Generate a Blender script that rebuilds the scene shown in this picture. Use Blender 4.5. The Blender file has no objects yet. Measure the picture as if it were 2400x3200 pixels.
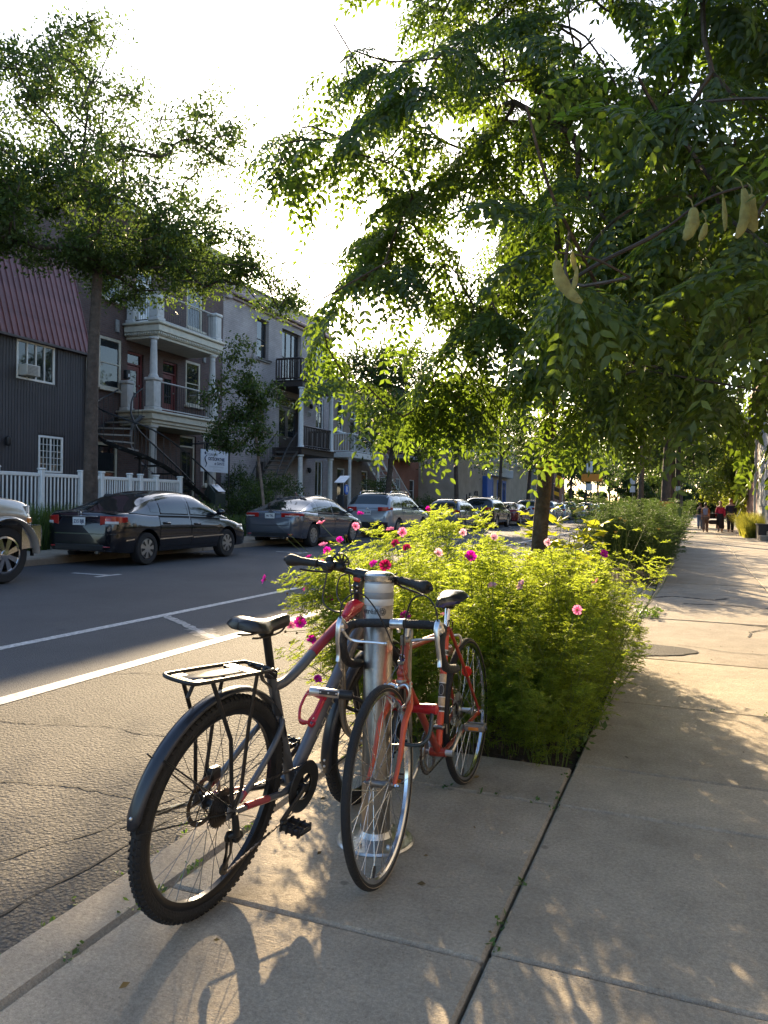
import bpy, bmesh, math, random
import numpy as np
from mathutils import Vector, Matrix, Quaternion
R = math.radians
PI = math.pi
random.seed(7)
rng = np.random.default_rng(11)
SC = bpy.context.scene
COL = SC.collection

# ------------------------------------------------------------------ camera
cam_d = bpy.data.cameras.new('camera')
cam_o = bpy.data.objects.new('camera', cam_d)
COL.objects.link(cam_o)
CAM = Vector((0.0, 0.0, 1.32))
yaw, pitch, roll = R(21.83), R(0.67), R(0.90)
F0 = Vector((-math.sin(yaw), math.cos(yaw), 0))
R0 = Vector((math.cos(yaw), math.sin(yaw), 0))
Z0 = Vector((0, 0, 1))
FW = F0 * math.cos(pitch) - Z0 * math.sin(pitch)
U0 = Z0 * math.cos(pitch) + F0 * math.sin(pitch)
RT = R0 * math.cos(roll) + U0 * math.sin(roll)
UP = U0 * math.cos(roll) - R0 * math.sin(roll)
m = Matrix((RT, UP, -FW)).transposed().to_4x4()
m.translation = CAM
cam_o.matrix_world = m
cam_d.sensor_width = 36
cam_d.lens = 27.03
cam_d.clip_start = 0.05
cam_d.clip_end = 2000
SC.camera = cam_o

# ------------------------------------------------------------------ light
SUN_AZ, SUN_EL = -26.94, 19.5
world = bpy.data.worlds.new('World')
SC.world = world
world.use_nodes = True
nt = world.node_tree
sky = nt.nodes.new('ShaderNodeTexSky')
sky.sky_type = 'NISHITA'
sky.sun_disc = False
sky.sun_elevation = R(SUN_EL)
sky.sun_rotation = R(SUN_AZ)
sky.air_density = 1.0
sky.dust_density = 1.8
sky.ozone_density = 2.5
bg = nt.nodes['Background']
bg.inputs['Strength'].default_value = 0.115
nt.links.new(sky.outputs[0], bg.inputs['Color'])
SUN_DIR = Vector((math.sin(R(SUN_AZ)) * math.cos(R(SUN_EL)), math.cos(R(SUN_AZ)) * math.cos(R(SUN_EL)), math.sin(R(SUN_EL))))
sun_d = bpy.data.lights.new('sun', 'SUN')
sun_d.energy = 5.0
sun_d.angle = R(0.53)
sun_d.color = (1.0, 0.77, 0.48)
sun_o = bpy.data.objects.new('sun', sun_d)
COL.objects.link(sun_o)
sun_o.rotation_euler = SUN_DIR.to_track_quat('Z', 'Y').to_euler()
sun_o.location = (0, 0, 30)
vs = SC.view_settings
vs.view_transform = 'Standard'
vs.look = 'None'
vs.gamma = 1
vs.use_curve_mapping = False
vs.exposure = 1.95
cy = SC.cycles
cy.max_bounces = 6
cy.diffuse_bounces = 3
cy.glossy_bounces = 3
cy.transmission_bounces = 5
cy.transparent_max_bounces = 8
cy.caustics_reflective = False
cy.caustics_refractive = False
cy.sample_clamp_indirect = 4
cy.use_denoising = True

# ------------------------------------------------------------------ helpers
def tag(o, label=None, cat=None, group=None, kind=None):
    if label: o['label'] = label
    if cat: o['category'] = cat
    if group: o['group'] = group
    if kind: o['kind'] = kind
    return o

def link(o, parent=None):
    COL.objects.link(o)
    if parent is not None: o.parent = parent
    return o

def thing(name, label, cat, loc=(0, 0, 0), rz=0.0, group=None, mat4=None):
    o = bpy.data.objects.new(name, None)
    o.empty_display_size = 0.1
    link(o)
    if mat4 is not None: o.matrix_world = mat4
    else:
        o.location = loc; o.rotation_euler = (0, 0, rz)
    return tag(o, label, cat, group)

def inst(name, me, parent=None, loc=(0, 0, 0), rot=(0, 0, 0), scale=(1, 1, 1), mat4=None):
    o = bpy.data.objects.new(name, me)
    link(o, parent)
    if mat4 is not None: o.matrix_local = mat4
    else:
        o.location = loc; o.rotation_euler = rot; o.scale = scale
    return o

def dup(o, parent=None, loc=None, rz=None, label=None):
    c = o.copy()
    link(c, parent)
    if loc is not None: c.location = loc
    if rz is not None: c.rotation_euler = (0, 0, rz)
    if label: c['label'] = label
    for ch in list(o.children): dup(ch, c)
    return c

def V(*a): return Vector(a)

class MB:
    """mesh builder: collects shapes, then links them as ONE mesh object"""
    def __init__(s): s.v = []; s.f = []; s.m = []
    def add(s, vs, fs, m=0):
        b = len(s.v)
        s.v.extend([tuple(p) for p in vs])
        for f in fs:
            s.f.append(tuple(b + i for i in f)); s.m.append(m)
        return s
    def box(s, c, d, m=0, bev=0.0, rot=None):
        hx, hy, hz = d[0] / 2, d[1] / 2, d[2] / 2
        c = Vector(c)
        if bev <= 0:
            vs = [V(x, y, z) for z in (-hz, hz) for y in (-hy, hy) for x in (-hx, hx)]
            fs = [(0, 2, 3, 1), (4, 5, 7, 6), (0, 1, 5, 4), (2, 6, 7, 3), (0, 4, 6, 2), (1, 3, 7, 5)]
        else:
            b = min(bev, hx * .9, hy * .9, hz * .9)
            vs = []; idx = {}
            for sx in (-1, 1):
                for sy in (-1, 1):
                    for sz in (-1, 1):
                        for a in range(3):
                            p = [sx * (hx - b), sy * (hy - b), sz * (hz - b)]
                            p[a] = (sx * hx, sy * hy, sz * hz)[a]
                            idx[(sx, sy, sz, a)] = len(vs); vs.append(V(*p))
            fs = []
            for a in range(3):
                o1, o2 = (a + 1) % 3, (a + 2) % 3
                for sg in (-1, 1):
                    def k(u, w):
                        t = [0, 0, 0]; t[a] = sg; t[o1] = u; t[o2] = w
                        return idx[(t[0], t[1], t[2], a)]
                    q = [k(-1, -1), k(1, -1), k(1, 1), k(-1, 1)]
                    fs.append(q if sg > 0 else q[::-1])
            for a in range(3):      # edges running along axis a
                o1, o2 = (a + 1) % 3, (a + 2) % 3
                for u in (-1, 1):
                    for w in (-1, 1):
                        def k(e, ax):
                            t = [0, 0, 0]; t[a] = e; t[o1] = u; t[o2] = w
                            return idx[(t[0], t[1], t[2], ax)]
                        q = [k(-1, o1), k(1, o1), k(1, o2), k(-1, o2)]
                        fs.append(q if u * w < 0 else q[::-1])
            for sx in (-1, 1):
                for sy in (-1, 1):
                    for sz in (-1, 1):
                        t = [idx[(sx, sy, sz, a)] for a in range(3)]
                        fs.append(t if sx * sy * sz > 0 else t[::-1])
        if rot is not None: vs = [rot @ p for p in vs]
        return s.add([p + c for p in vs], fs, m)
    def tube(s, pts, r, n=8, m=0, caps=True, closed=False, flat=None):
        """tube along a polyline; r a number or one per point; flat=(sx,sy) squashes the section"""
        P = [Vector(p) for p in pts]
        k = len(P)
        if not hasattr(r, '__len__'): r = [r] * k
        up = None; rings = []
        for i in range(k):
            if closed: t = P[(i + 1) % k] - P[(i - 1) % k]
            else: t = P[min(i + 1, k - 1)] - P[max(i - 1, 0)]
            if t.length < 1e-9: t = V(0, 0, 1)
            t.normalize()
            if up is None:
                a = V(0, 0, 1) if abs(t.z) < .9 else V(1, 0, 0)
                up = (a - t * a.dot(t)).normalized()
            else:
                up = up - t * up.dot(t)
                up = up.normalized() if up.length > 1e-6 else t.orthogonal().normalized()
            sd = t.cross(up)
            fx, fy = flat if flat else (1, 1)
            rings.append([P[i] + (up * math.cos(2 * PI * j / n) * fy + sd * math.sin(2 * PI * j / n) * fx) * r[i] for j in range(n)])
        vs = [p for rg in rings for p in rg]; fs = []
        for i in range(k if closed else k - 1):
            a, b = i * n, ((i + 1) % k) * n
            for j in range(n):
                j2 = (j + 1) % n
                fs.append((a + j, b + j, b + j2, a + j2))
        if caps and not closed:
            fs.append(tuple(range(n)))
            fs.append(tuple((k - 1) * n + j for j in reversed(range(n))))
        return s.add(vs, fs, m)
    def cyl(s, a, b, r, n=12, m=0, r2=None):
        return s.tube([a, b], [r, r if r2 is None else r2], n, m)
    def lathe(s, prof, n=24, c=(0, 0, 0), axis='z', m=0, closed=False):
        """prof [(radius, height)] turned about the axis"""
        c = Vector(c); vs = []
        for (r, h) in prof:
            for j in range(n):
                a = 2 * PI * j / n
                x, y = r * math.cos(a), r * math.sin(a)
                vs.append(c + (V(x, y, h) if axis == 'z' else V(x, h, -y) if axis == 'y' else V(h, x, y)))
        fs = []
        k = len(prof)
        for i in range(k if closed else k - 1):
            i2 = (i + 1) % k
            for j in range(n):
                j2 = (j + 1) % n
                fs.append((i * n + j, i * n + j2, i2 * n + j2, i2 * n + j))
        return s.add(vs, fs, m)
    def prism(s, poly, fr, th, m=0):
        """flat polygon [(a,b)] through frame fr(a,b,d), thickness th"""
        n = len(poly)
        vs = [fr(a, b, 0) for a, b in poly] + [fr(a, b, th) for a, b in poly]
        fs = [tuple(range(n))[::-1], tuple(range(n, 2 * n))] + [(i, (i + 1) % n, n + (i + 1) % n, n + i) for i in range(n)]
        return s.add(vs, fs, m)
    def sphere(s, c, r, n=12, k=8, m=0, sc=(1, 1, 1)):
        c = Vector(c); vs = [c + V(0, 0, r * sc[2])]; fs = []
        for i in range(1, k):
            t = PI * i / k
            for j in range(n):
                a = 2 * PI * j / n
                vs.append(c + V(r * math.sin(t) * math.cos(a) * sc[0], r * math.sin(t) * math.sin(a) * sc[1], r * math.cos(t) * sc[2]))
        vs.append(c - V(0, 0, r * sc[2]))
        for j in range(n): fs.append((0, 1 + j, 1 + (j + 1) % n))
        for i in range(k - 2):
            for j in range(n):
                a, b = 1 + i * n, 1 + (i + 1) * n
                fs.append((a + j, b + j, b + (j + 1) % n, a + (j + 1) % n))
        e = len(vs) - 1; a = 1 + (k - 2) * n
        for j in range(n): fs.append((e, a + (j + 1) % n, a + j))
        return s.add(vs, fs, m)
    def grid(s, fn, nu, nv, m=0, closeu=False):
        vs = [fn(i / (nu if closeu else nu - 1), j / (nv - 1)) for j in range(nv) for i in range(nu)]
        fs = []
        for j in range(nv - 1):
            for i in range(nu if closeu else nu - 1):
                i2 = (i + 1) % nu
                fs.append((j * nu + i, j * nu + i2, (j + 1) * nu + i2, (j + 1) * nu + i))
        return s.add(vs, fs, m)
    def mesh(s, name, mats, smooth=True, angle=40, normals=False):
        me = bpy.data.meshes.new(name)
        me.from_pydata([tuple(p) for p in s.v], [], s.f)
        if not isinstance(mats, (list, tuple)): mats = [mats]
        for mt in mats: me.materials.append(mt)
        if len(mats) > 1: me.polygons.foreach_set('material_index', s.m)
        if normals:
            bm = bmesh.new(); bm.from_mesh(me)
            bmesh.ops.recalc_face_normals(bm, faces=bm.faces); bm.to_mesh(me); bm.free()
        if smooth:
            me.polygons.foreach_set('use_smooth', [True] * len(me.polygons))
            me.set_sharp_from_angle(angle=R(angle))
        me.update()
        return me
    def build(s, name, mats, parent=None, smooth=True, angle=40, normals=True, loc=(0, 0, 0)):
        o = bpy.data.objects.new(name, s.mesh(name, mats, smooth, angle, normals))
        o.location = loc
        return link(o, parent)

def np_mesh(name, verts, quads=None, tris=None, mat=None, smooth=False):
    """big meshes from arrays"""
    me = bpy.data.meshes.new(name)
    nq = 0 if quads is None else len(quads); ntr = 0 if tris is None else len(tris)
    me.vertices.add(len(verts)); me.vertices.foreach_set('co', np.asarray(verts, np.float32).ravel())
    loops = []
    if nq: loops.append(np.asarray(quads).ravel())
    if ntr: loops.append(np.asarray(tris).ravel())
    L = np.concatenate(loops).astype(np.int32)
    me.loops.add(len(L)); me.loops.foreach_set('vertex_index', L)
    me.polygons.add(nq + ntr)
    st = np.concatenate([np.arange(nq) * 4, nq * 4 + np.arange(ntr) * 3]).astype(np.int32)
    me.polygons.foreach_set('loop_start', st)
    if smooth: me.polygons.foreach_set('use_smooth', np.ones(nq + ntr, bool))
    me.update(calc_edges=True)
    if mat: me.materials.append(mat)
    return me

def text(name, body, size, mat, parent, mat4, extrude=0.001, align='CENTER', sx=1.0, bold=0.0):
    c = bpy.data.curves.new(name, 'FONT')
    c.body = body; c.size = size; c.extrude = extrude; c.align_x = align; c.align_y = 'CENTER'
    c.resolution_u = 3; c.offset = bold
    c.materials.append(mat)
    t = bpy.data.objects.new(name, c)
    COL.objects.link(t)
    me = bpy.data.meshes.new_from_object(t.evaluated_get(bpy.context.evaluated_depsgraph_get()))
    bpy.data.objects.remove(t)
    o = bpy.data.objects.new(name, me)
    link(o, parent)
    o.matrix_local = mat4 @ Matrix.Diagonal((sx, 1, 1, 1))
    return o

def smooth_path(pts, n=8):
    """catmull-rom through points"""
    P = [Vector(p) for p in pts]
    out = []
    for i in range(len(P) - 1):
        p0 = P[max(i - 1, 0)]; p1 = P[i]; p2 = P[i + 1]; p3 = P[min(i + 2, len(P) - 1)]
        for k in range(n):
            t = k / n
            out.append(.5 * ((2 * p1) + (p2 - p0) * t + (2 * p0 - 5 * p1 + 4 * p2 - p3) * t * t + (3 * p1 - p0 - 3 * p2 + p3) * t ** 3))
    out.append(P[-1])
    return out

def interp(tab, x):
    """smooth-ish interpolation of a [(x, y)] table"""
    xs = [t[0] for t in tab]; ys = [t[1] for t in tab]
    if x <= xs[0]: return ys[0]
    if x >= xs[-1]: return ys[-1]
    i = max(j for j in range(len(xs)) if xs[j] <= x)
    n = len(xs)
    def sl(k):
        if k <= 0 or k >= n - 1: return (ys[min(k + 1, n - 1)] - ys[max(k - 1, 0)]) / (xs[min(k + 1, n - 1)] - xs[max(k - 1, 0)])
        a = (ys[k] - ys[k - 1]) / (xs[k] - xs[k - 1]); b = (ys[k + 1] - ys[k]) / (xs[k + 1] - xs[k])
        return 0 if a * b <= 0 else 2 * a * b / (a + b)
    h = xs[i + 1] - xs[i]; t = (x - xs[i]) / h
    return ((2 * t ** 3 - 3 * t * t + 1) * ys[i] + (t ** 3 - 2 * t * t + t) * h * sl(i) + (-2 * t ** 3 + 3 * t * t) * ys[i + 1] + (t ** 3 - t * t) * h * sl(i + 1))

# ------------------------------------------------------------------ materials
MATS = {}
def M(name, col, rough=.6, metal=0.0, var=.12, scale=6.0, bump=0.0, bscale=60.0, coat=0.0, trans=0.0, tcol=None,
      objvar=0.0, island=0.0, spec=.5, alpha=None, emit=None, det=4, bdist=.01):
    if name in MATS: return MATS[name]
    mt = bpy.data.materials.new(name); mt.use_nodes = True
    n = mt.node_tree.nodes; l = mt.node_tree.links
    b = n['Principled BSDF']
    b.inputs['Roughness'].default_value = rough
    b.inputs['Metallic'].default_value = metal
    b.inputs['Specular IOR Level'].default_value = spec
    b.inputs['Coat Weight'].default_value = coat
    b.inputs['Coat Roughness'].default_value = .05
    tc = n.new('ShaderNodeTexCoord')
    src = tc.outputs['Object']
    cur = None
    c4 = (*col, 1)
    nz = n.new('ShaderNodeTexNoise'); nz.inputs['Scale'].default_value = scale; nz.inputs['Detail'].default_value = det
    nz.inputs['Roughness'].default_value = .6
    l.new(src, nz.inputs['Vector'])
    mp = n.new('ShaderNodeMapRange'); mp.inputs[1].default_value = .3; mp.inputs[2].default_value = .7
    mp.inputs[3].default_value = 1 - var; mp.inputs[4].default_value = 1 + var
    l.new(nz.outputs['Fac'], mp.inputs[0])
    val = mp.outputs[0]
    def mul(a, bsock):
        x = n.new('ShaderNodeMath'); x.operation = 'MULTIPLY'; l.new(a, x.inputs[0]); l.new(bsock, x.inputs[1]); return x.outputs[0]
    if objvar:
        oi = n.new('ShaderNodeObjectInfo'); r2 = n.new('ShaderNodeMapRange')
        r2.inputs[3].default_value = 1 - objvar; r2.inputs[4].default_value = 1 + objvar
        l.new(oi.outputs['Random'], r2.inputs[0]); val = mul(val, r2.outputs[0])
    if island:
        gi = n.new('ShaderNodeNewGeometry'); r3 = n.new('ShaderNodeMapRange')
        r3.inputs[3].default_value = 1 - island; r3.inputs[4].default_value = 1 + island
        l.new(gi.outputs['Random Per Island'], r3.inputs[0]); val = mul(val, r3.outputs[0])
    mx = n.new('ShaderNodeVectorMath'); mx.operation = 'SCALE'
    mx.inputs[0].default_value = col
    l.new(val, mx.inputs['Scale'])
    l.new(mx.outputs[0], b.inputs['Base Color'])
    if bump:
        n2 = n.new('ShaderNodeTexNoise'); n2.inputs['Scale'].default_value = bscale; n2.inputs['Detail'].default_value = 3
        l.new(src, n2.inputs['Vector'])
        bp = n.new('ShaderNodeBump'); bp.inputs['Strength'].default_value = bump; bp.inputs['Distance'].default_value = bdist
        l.new(n2.outputs['Fac'], bp.inputs['Height']); l.new(bp.outputs[0], b.inputs['Normal'])
    if emit: b.inputs['Emission Color'].default_value = (*emit[0], 1); b.inputs['Emission Strength'].default_value = emit[1]
    if trans:
        tr = n.new('ShaderNodeBsdfTranslucent')
        t2 = n.new('ShaderNodeVectorMath'); t2.operation = 'SCALE'; t2.inputs[0].default_value = tcol or col
        l.new(val, t2.inputs['Scale']); l.new(t2.outputs[0], tr.inputs['Color'])
        ms = n.new('ShaderNodeMixShader'); ms.inputs[0].default_value = trans
        l.new(b.outputs[0], ms.inputs[1]); l.new(tr.outputs[0], ms.inputs[2])
        l.new(ms.outputs[0], n['Material Output'].inputs['Surface'])
    MATS[name] = mt
    return mt

def glass_mat(name, col=(.02, .025, .03), rough=.03):
    """window pane: dark mirror-like glass that lets some light through"""
    if name in MATS: return MATS[name]
    mt = bpy.data.materials.new(name); mt.use_nodes = True
    n = mt.node_tree.nodes; l = mt.node_tree.links
    b = n['Principled BSDF']
    b.inputs['Base Color'].default_value = (*col, 1); b.inputs['Roughness'].default_value = rough
    b.inputs['Specular IOR Level'].default_value = .9
    b.inputs['Coat Weight'].default_value = .6
    b.inputs['Coat Roughness'].default_value = .01
    tp = n.new('ShaderNodeBsdfTransparent'); tp.inputs[0].default_value = (.75, .8, .8, 1)
    ms = n.new('ShaderNodeMixShader'); ms.inputs[0].default_value = .28
    tc = n.new('ShaderNodeTexCoord'); nz = n.new('ShaderNodeTexNoise'); nz.inputs['Scale'].default_value = 1.2
    l.new(tc.outputs['Object'], nz.inputs['Vector'])
    bp = n.new('ShaderNodeBump'); bp.inputs['Strength'].default_value = .04; bp.inputs['Distance'].default_value = .05
    l.new(nz.outputs['Fac'], bp.inputs['Height']); l.new(bp.outputs[0], b.inputs['Normal'])
    l.new(b.outputs[0], ms.inputs[1]); l.new(tp.outputs[0], ms.inputs[2])
    l.new(ms.outputs[0], n['Material Output'].inputs['Surface'])
    MATS[name] = mt
    return mt

def ground_mat(name, kind, col):
    """asphalt / concrete with grain, stains and relief"""
    mt = bpy.data.materials.new(name); mt.use_nodes = True
    n = mt.node_tree.nodes; l = mt.node_tree.links
    b = n['Principled BSDF']
    tc = n.new('ShaderNodeTexCoord'); gm = n.new('ShaderNodeNewGeometry')
    pos = gm.outputs['Position']
    def noise(s, d=4, r=.6, vec=pos):
        x = n.new('ShaderNodeTexNoise'); x.inputs['Scale'].default_value = s; x.inputs['Detail'].default_value = d; x.inputs['Roughness'].default_value = r
        l.new(vec, x.inputs['Vector']); return x.outputs['Fac']
    def rng_(f, a, b_, lo, hi):
        x = n.new('ShaderNodeMapRange'); x.inputs[1].default_value = a; x.inputs[2].default_value = b_; x.inputs[3].default_value = lo; x.inputs[4].default_value = hi
        l.new(f, x.inputs[0]); return x.outputs[0]
    def math_(op, a, c):
        x = n.new('ShaderNodeMath'); x.operation = op
        for i, q in enumerate((a, c)):
            if isinstance(q, (int, float)): x.inputs[i].default_value = q
            else: l.new(q, x.inputs[i])
        return x.outputs[0]
    def scale_vec(v):
        x = n.new('ShaderNodeVectorMath'); x.operation = 'MULTIPLY'; l.new(pos, x.inputs[0]); x.inputs[1].default_value = v; return x.outputs[0]
    if kind == 'concrete':
        big = math_('MULTIPLY', rng_(noise(1.3, 5, .65), .3, .7, .78, 1.18), rng_(noise(6, 5, .7), .35, .65, .90, 1.08))
        vg = n.new('ShaderNodeTexVoronoi'); vg.inputs['Scale'].default_value = 3.1; l.new(pos, vg.inputs['Vector'])
        big = math_('MULTIPLY', big, rng_(vg.outputs['Distance'], .035, .060, .62, 1.0))
        fine = math_('MULTIPLY', rng_(noise(75, 4, .75), .3, .7, .74, 1.24), rng_(noise(330, 2, .7), .3, .7, .80, 1.2))
        vo = n.new('ShaderNodeTexVoronoi'); vo.inputs['Scale'].default_value = 55; l.new(pos, vo.inputs['Vector'])
        pit = rng_(vo.outputs['Distance'], .0, .20, .45, 1.0)
        pitmask = rng_(noise(14, 3), .50, .60, 0, 1)
        pit = math_('ADD', math_('MULTIPLY', pit, pitmask), math_('SUBTRACT', 1.0, pitmask))
        v = math_('MULTIPLY', math_('MULTIPLY', big, fine), pit)
        oi = n.new('ShaderNodeObjectInfo')
        v = math_('MULTIPLY', v, rng_(oi.outputs['Random'], 0, 1, .93, 1.07))
        broom = noise(1, 5, .75, scale_vec((26, 130, 40)))
        broom2 = noise(22, 4, .7)
        h = math_('ADD', math_('MULTIPLY', broom, .55), math_('ADD', math_('MULTIPLY', broom2, .8), math_('MULTIPLY', noise(240, 2), .35)))
        h = math_('ADD', h, math_('MULTIPLY', pit, .5))
        st, dist = 1.0, .016
        rough = .88
    elif kind == 'asphalt':
        big = math_('MULTIPLY', rng_(noise(.5, 4, .6), .3, .7, .80, 1.16), rng_(noise(2.3, 5, .7), .60, .72, 1.0, .72))
        vo = n.new('ShaderNodeTexVoronoi'); vo.inputs['Scale'].default_value = 95; l.new(pos, vo.inputs['Vector'])
        fine = rng_(noise(230, 2, .7), .3, .7, .7, 1.3)
        v = math_('MULTIPLY', math_('MULTIPLY', big, fine), rng_(vo.outputs['Distance'], 0, .7, 1.18, .8))
        h = math_('ADD', math_('MULTIPLY', vo.outputs['Distance'], -.8), math_('MULTIPLY', noise(150, 2), .6))
        st, dist = .9, .008
        rough = .86
    else:  # worn chip-sealed asphalt
        big = math_('MULTIPLY', rng_(noise(.9, 5, .6), .3, .7, .78, 1.2), rng_(noise(1.9, 5, .7), .58, .70, 1.0, .70))
        vo = n.new('ShaderNodeTexVoronoi'); vo.inputs['Scale'].default_value = 62; l.new(pos, vo.inputs['Vector'])
        fine = rng_(noise(120, 3, .7), .3, .7, .65, 1.35)
        v = math_('MULTIPLY', math_('MULTIPLY', big, fine), rng_(vo.outputs['Distance'], 0, .6, 1.28, .72))
        h = math_('ADD', math_('MULTIPLY', vo.outputs['Distance'], -1.0), math_('MULTIPLY', noise(110, 3, .7), .9))
        st, dist = 1.0, .017
        rough = .85
    mx = n.new('ShaderNodeVectorMath'); mx.operation = 'SCALE'; mx.inputs[0].default_value = col
    l.new(v, mx.inputs['Scale']); l.new(mx.outputs[0], b.inputs['Base Color'])
    b.inputs['Roughness'].default_value = rough
    b.inputs['Specular IOR Level'].default_value = .35
    bp = n.new('ShaderNodeBump'); bp.inputs['Strength'].default_value = st; bp.inputs['Distance'].default_value = dist
    l.new(h, bp.inputs['Height']); l.new(bp.outputs[0], b.inputs['Normal'])
    MATS[name] = mt
    return mt

def brick_mat(name, c1, c2, mortar, bw=.2, bh=.066, axis='x', rough=.85, bump=.6):
    """brick courses too far off to build one by one"""
    mt = bpy.data.materials.new(name); mt.use_nodes = True
    n = mt.node_tree.nodes; l = mt.node_tree.links
    b = n['Principled BSDF']
    gm = n.new('ShaderNodeNewGeometry'); sp = n.new('ShaderNodeSeparateXYZ'); l.new(gm.outputs['Position'], sp.inputs[0])
    ad = n.new('ShaderNodeMath'); ad.operation = 'ADD'; l.new(sp.outputs['X'], ad.inputs[0]); l.new(sp.outputs['Y'], ad.inputs[1])
    cb = n.new('ShaderNodeCombineXYZ'); l.new(ad.outputs[0], cb.inputs[0]); l.new(sp.outputs['Z'], cb.inputs[1])
    br = n.new('ShaderNodeTexBrick'); l.new(cb.outputs[0], br.inputs['Vector'])
    br.inputs['Color1'].default_value = (*c1, 1); br.inputs['Color2'].default_value = (*c2, 1); br.inputs['Mortar'].default_value = (*mortar, 1)
    br.inputs['Scale'].default_value = 1; br.inputs['Brick Width'].default_value = bw; br.inputs['Row Height'].default_value = bh
    br.inputs['Mortar Size'].default_value = .008; br.inputs['Mortar Smooth'].default_value = .2
    nz = n.new('ShaderNodeTexNoise'); nz.inputs['Scale'].default_value = 1.1; nz.inputs['Detail'].default_value = 5; l.new(gm.outputs['Position'], nz.inputs['Vector'])
    mp = n.new('ShaderNodeMapRange'); mp.inputs[1].default_value = .3; mp.inputs[2].default_value = .7; mp.inputs[3].default_value = .78; mp.inputs[4].default_value = 1.18
    l.new(nz.outputs['Fac'], mp.inputs[0])
    mx = n.new('ShaderNodeVectorMath'); mx.operation = 'SCALE'; l.new(br.outputs['Color'], mx.inputs[0]); l.new(mp.outputs[0], mx.inputs['Scale'])
    l.new(mx.outputs[0], b.inputs['Base Color']); b.inputs['Roughness'].default_value = rough
    bp = n.new('ShaderNodeBump'); bp.inputs['Strength'].default_value = bump; bp.inputs['Distance'].default_value = .012; bp.invert = True
    l.new(br.outputs['Fac'], bp.inputs['Height']); l.new(bp.outputs[0], b.inputs['Normal'])
    MATS[name] = mt
    return mt

black_pl = M('black plastic', (.012, .012, .013), .45, var=.2, bump=.15, bscale=200)
rubber = M('tyre rubber', (.014, .014, .015), .8, var=.3, bump=.4, bscale=120)
steel = M('brushed steel', (.27, .25, .225), .36, 1.0, var=.12, scale=30, bump=.08, bscale=90)
chrome = M('chrome', (.75, .75, .76), .12, 1.0, var=.08, bump=.04, bscale=50)
alu = M('aluminium', (.62, .62, .62), .28, 1.0, var=.15, scale=40)
white_pt = M('white paint', (.72, .72, .70), .5, var=.08, scale=8)
ivory_pt = M('ivory paint', (.52, .47, .37), .55, var=.14, scale=5, bump=.1, bscale=40)
black_mt = M('black iron', (.015, .015, .017), .5, .0, var=.2)
glass = glass_mat('window glass')
bark = M('bark', (.085, .06, .042), .9, var=.45, scale=14, bump=1.0, bscale=26, bdist=.03)
soil = M('soil', (.035, .024, .016), .95, var=.5, scale=30, bump=1, bscale=50, bdist=.03)
# ------------------------------------------------------------------ ground, road, pavements
conc = ground_mat('concrete', 'concrete', (.42, .355, .268))
conc_old = ground_mat('old concrete', 'concrete', (.34, .29, .225))
asph = ground_mat('road asphalt', 'asphalt', (.078, .079, .084))
asph_w = ground_mat('worn asphalt', 'chip', (.130, .116, .098))
asph_p = ground_mat('patch asphalt', 'chip', (.06, .055, .05))
line_m = M('road paint', (.41, .40, .385), .7, var=.55, scale=26, bump=.3, bscale=120)
line_w = M('worn road paint', (.27, .26, .25), .8, var=.7, scale=22, bump=.4, bscale=120)
crack_m = M('crack filler', (.012, .011, .010), .9, var=.4, scale=30)
grass_m = M('lawn', (.045, .065, .02), .9, var=.5, scale=3, bump=1, bscale=40, bdist=.05)
KX0, KX1 = -1.86, -1.635
def zroad(x): return -.04 + (-1.85 - x) * .011

def sheet(name, xs, y0, y1, zf, mat, parent=None, ny=2):
    b = MB(); ny_ = ny
    vs = [(x, y0 + (y1 - y0) * j / (ny_ - 1), zf(x)) for j in range(ny_) for x in xs]
    k = len(xs)
    fs = [(j * k + i, j * k + i + 1, (j + 1) * k + i + 1, (j + 1) * k + i) for j in range(ny_ - 1) for i in range(k - 1)]
    b.add(vs, fs)
    o = b.build(name, mat, parent, smooth=False, normals=False)
    if parent is None: o['kind'] = 'structure'
    return o

g0 = sheet('ground', [-700, 700], -400, 1200, lambda x: -.35, M('far ground', (.07, .07, .05), .95, var=.3, scale=.2))
road = sheet('road', [-11.25, -8, -4.22], -30, 320, zroad, asph)
lane = sheet('parking_lane', [-4.22, -3, -1.80], -30, 320, zroad, asph_w)

def strip(name, p, q, w, mat, parent, lift=.004, jag=0.0, n=2):
    """painted strip lying on the road from p to q"""
    p = V(p[0], p[1], 0); q = V(q[0], q[1], 0)
    d = (q - p).normalized(); s = V(-d.y, d.x, 0); b = MB(); vs = []; fs = []
    for i in range(n):
        c = p.lerp(q, i / (n - 1))
        for sg in (-1, 1):
            e = c + s * (w / 2 + random.uniform(-jag, jag)) * sg
            vs.append((e.x, e.y, zroad(e.x) + lift))
    for i in range(n - 1): fs.append((2 * i, 2 * i + 2, 2 * i + 3, 2 * i + 1))
    b.add(vs, fs)
    return b.build(name, mat, parent, smooth=False)

strip('lane_line', (-5.56, -6), (-5.66, 300), .115, line_m, road, jag=.006, n=240)
strip('lane_line', (-4.17, -6), (-4.16, 300), .150, line_m, road, jag=.007, n=240)
strip('diagonal_line', (-5.50, 7.16), (-4.26, 6.28), .10, line_w, road, jag=.02, n=20)
strip('diagonal_line', (-4.72, 6.66), (-4.26, 6.26), .22, M('faint road paint', (.13, .125, .12), .85, var=.7, scale=30), road, lift=.0025, jag=.04, n=16)
for (yy) in (10.15, 17.05, 23.9, 31.0, 38.0):
    b = MB()
    strip('parking_tick', (-9.75, yy), (-8.95, yy + .05), .10, line_m, road, jag=.01, n=8)
    strip('parking_tick', (-9.00, yy - .28), (-8.98, yy + .28), .10, line_m, road, lift=.005, jag=.01, n=6)
road.data.materials.append(asph_w)

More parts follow.
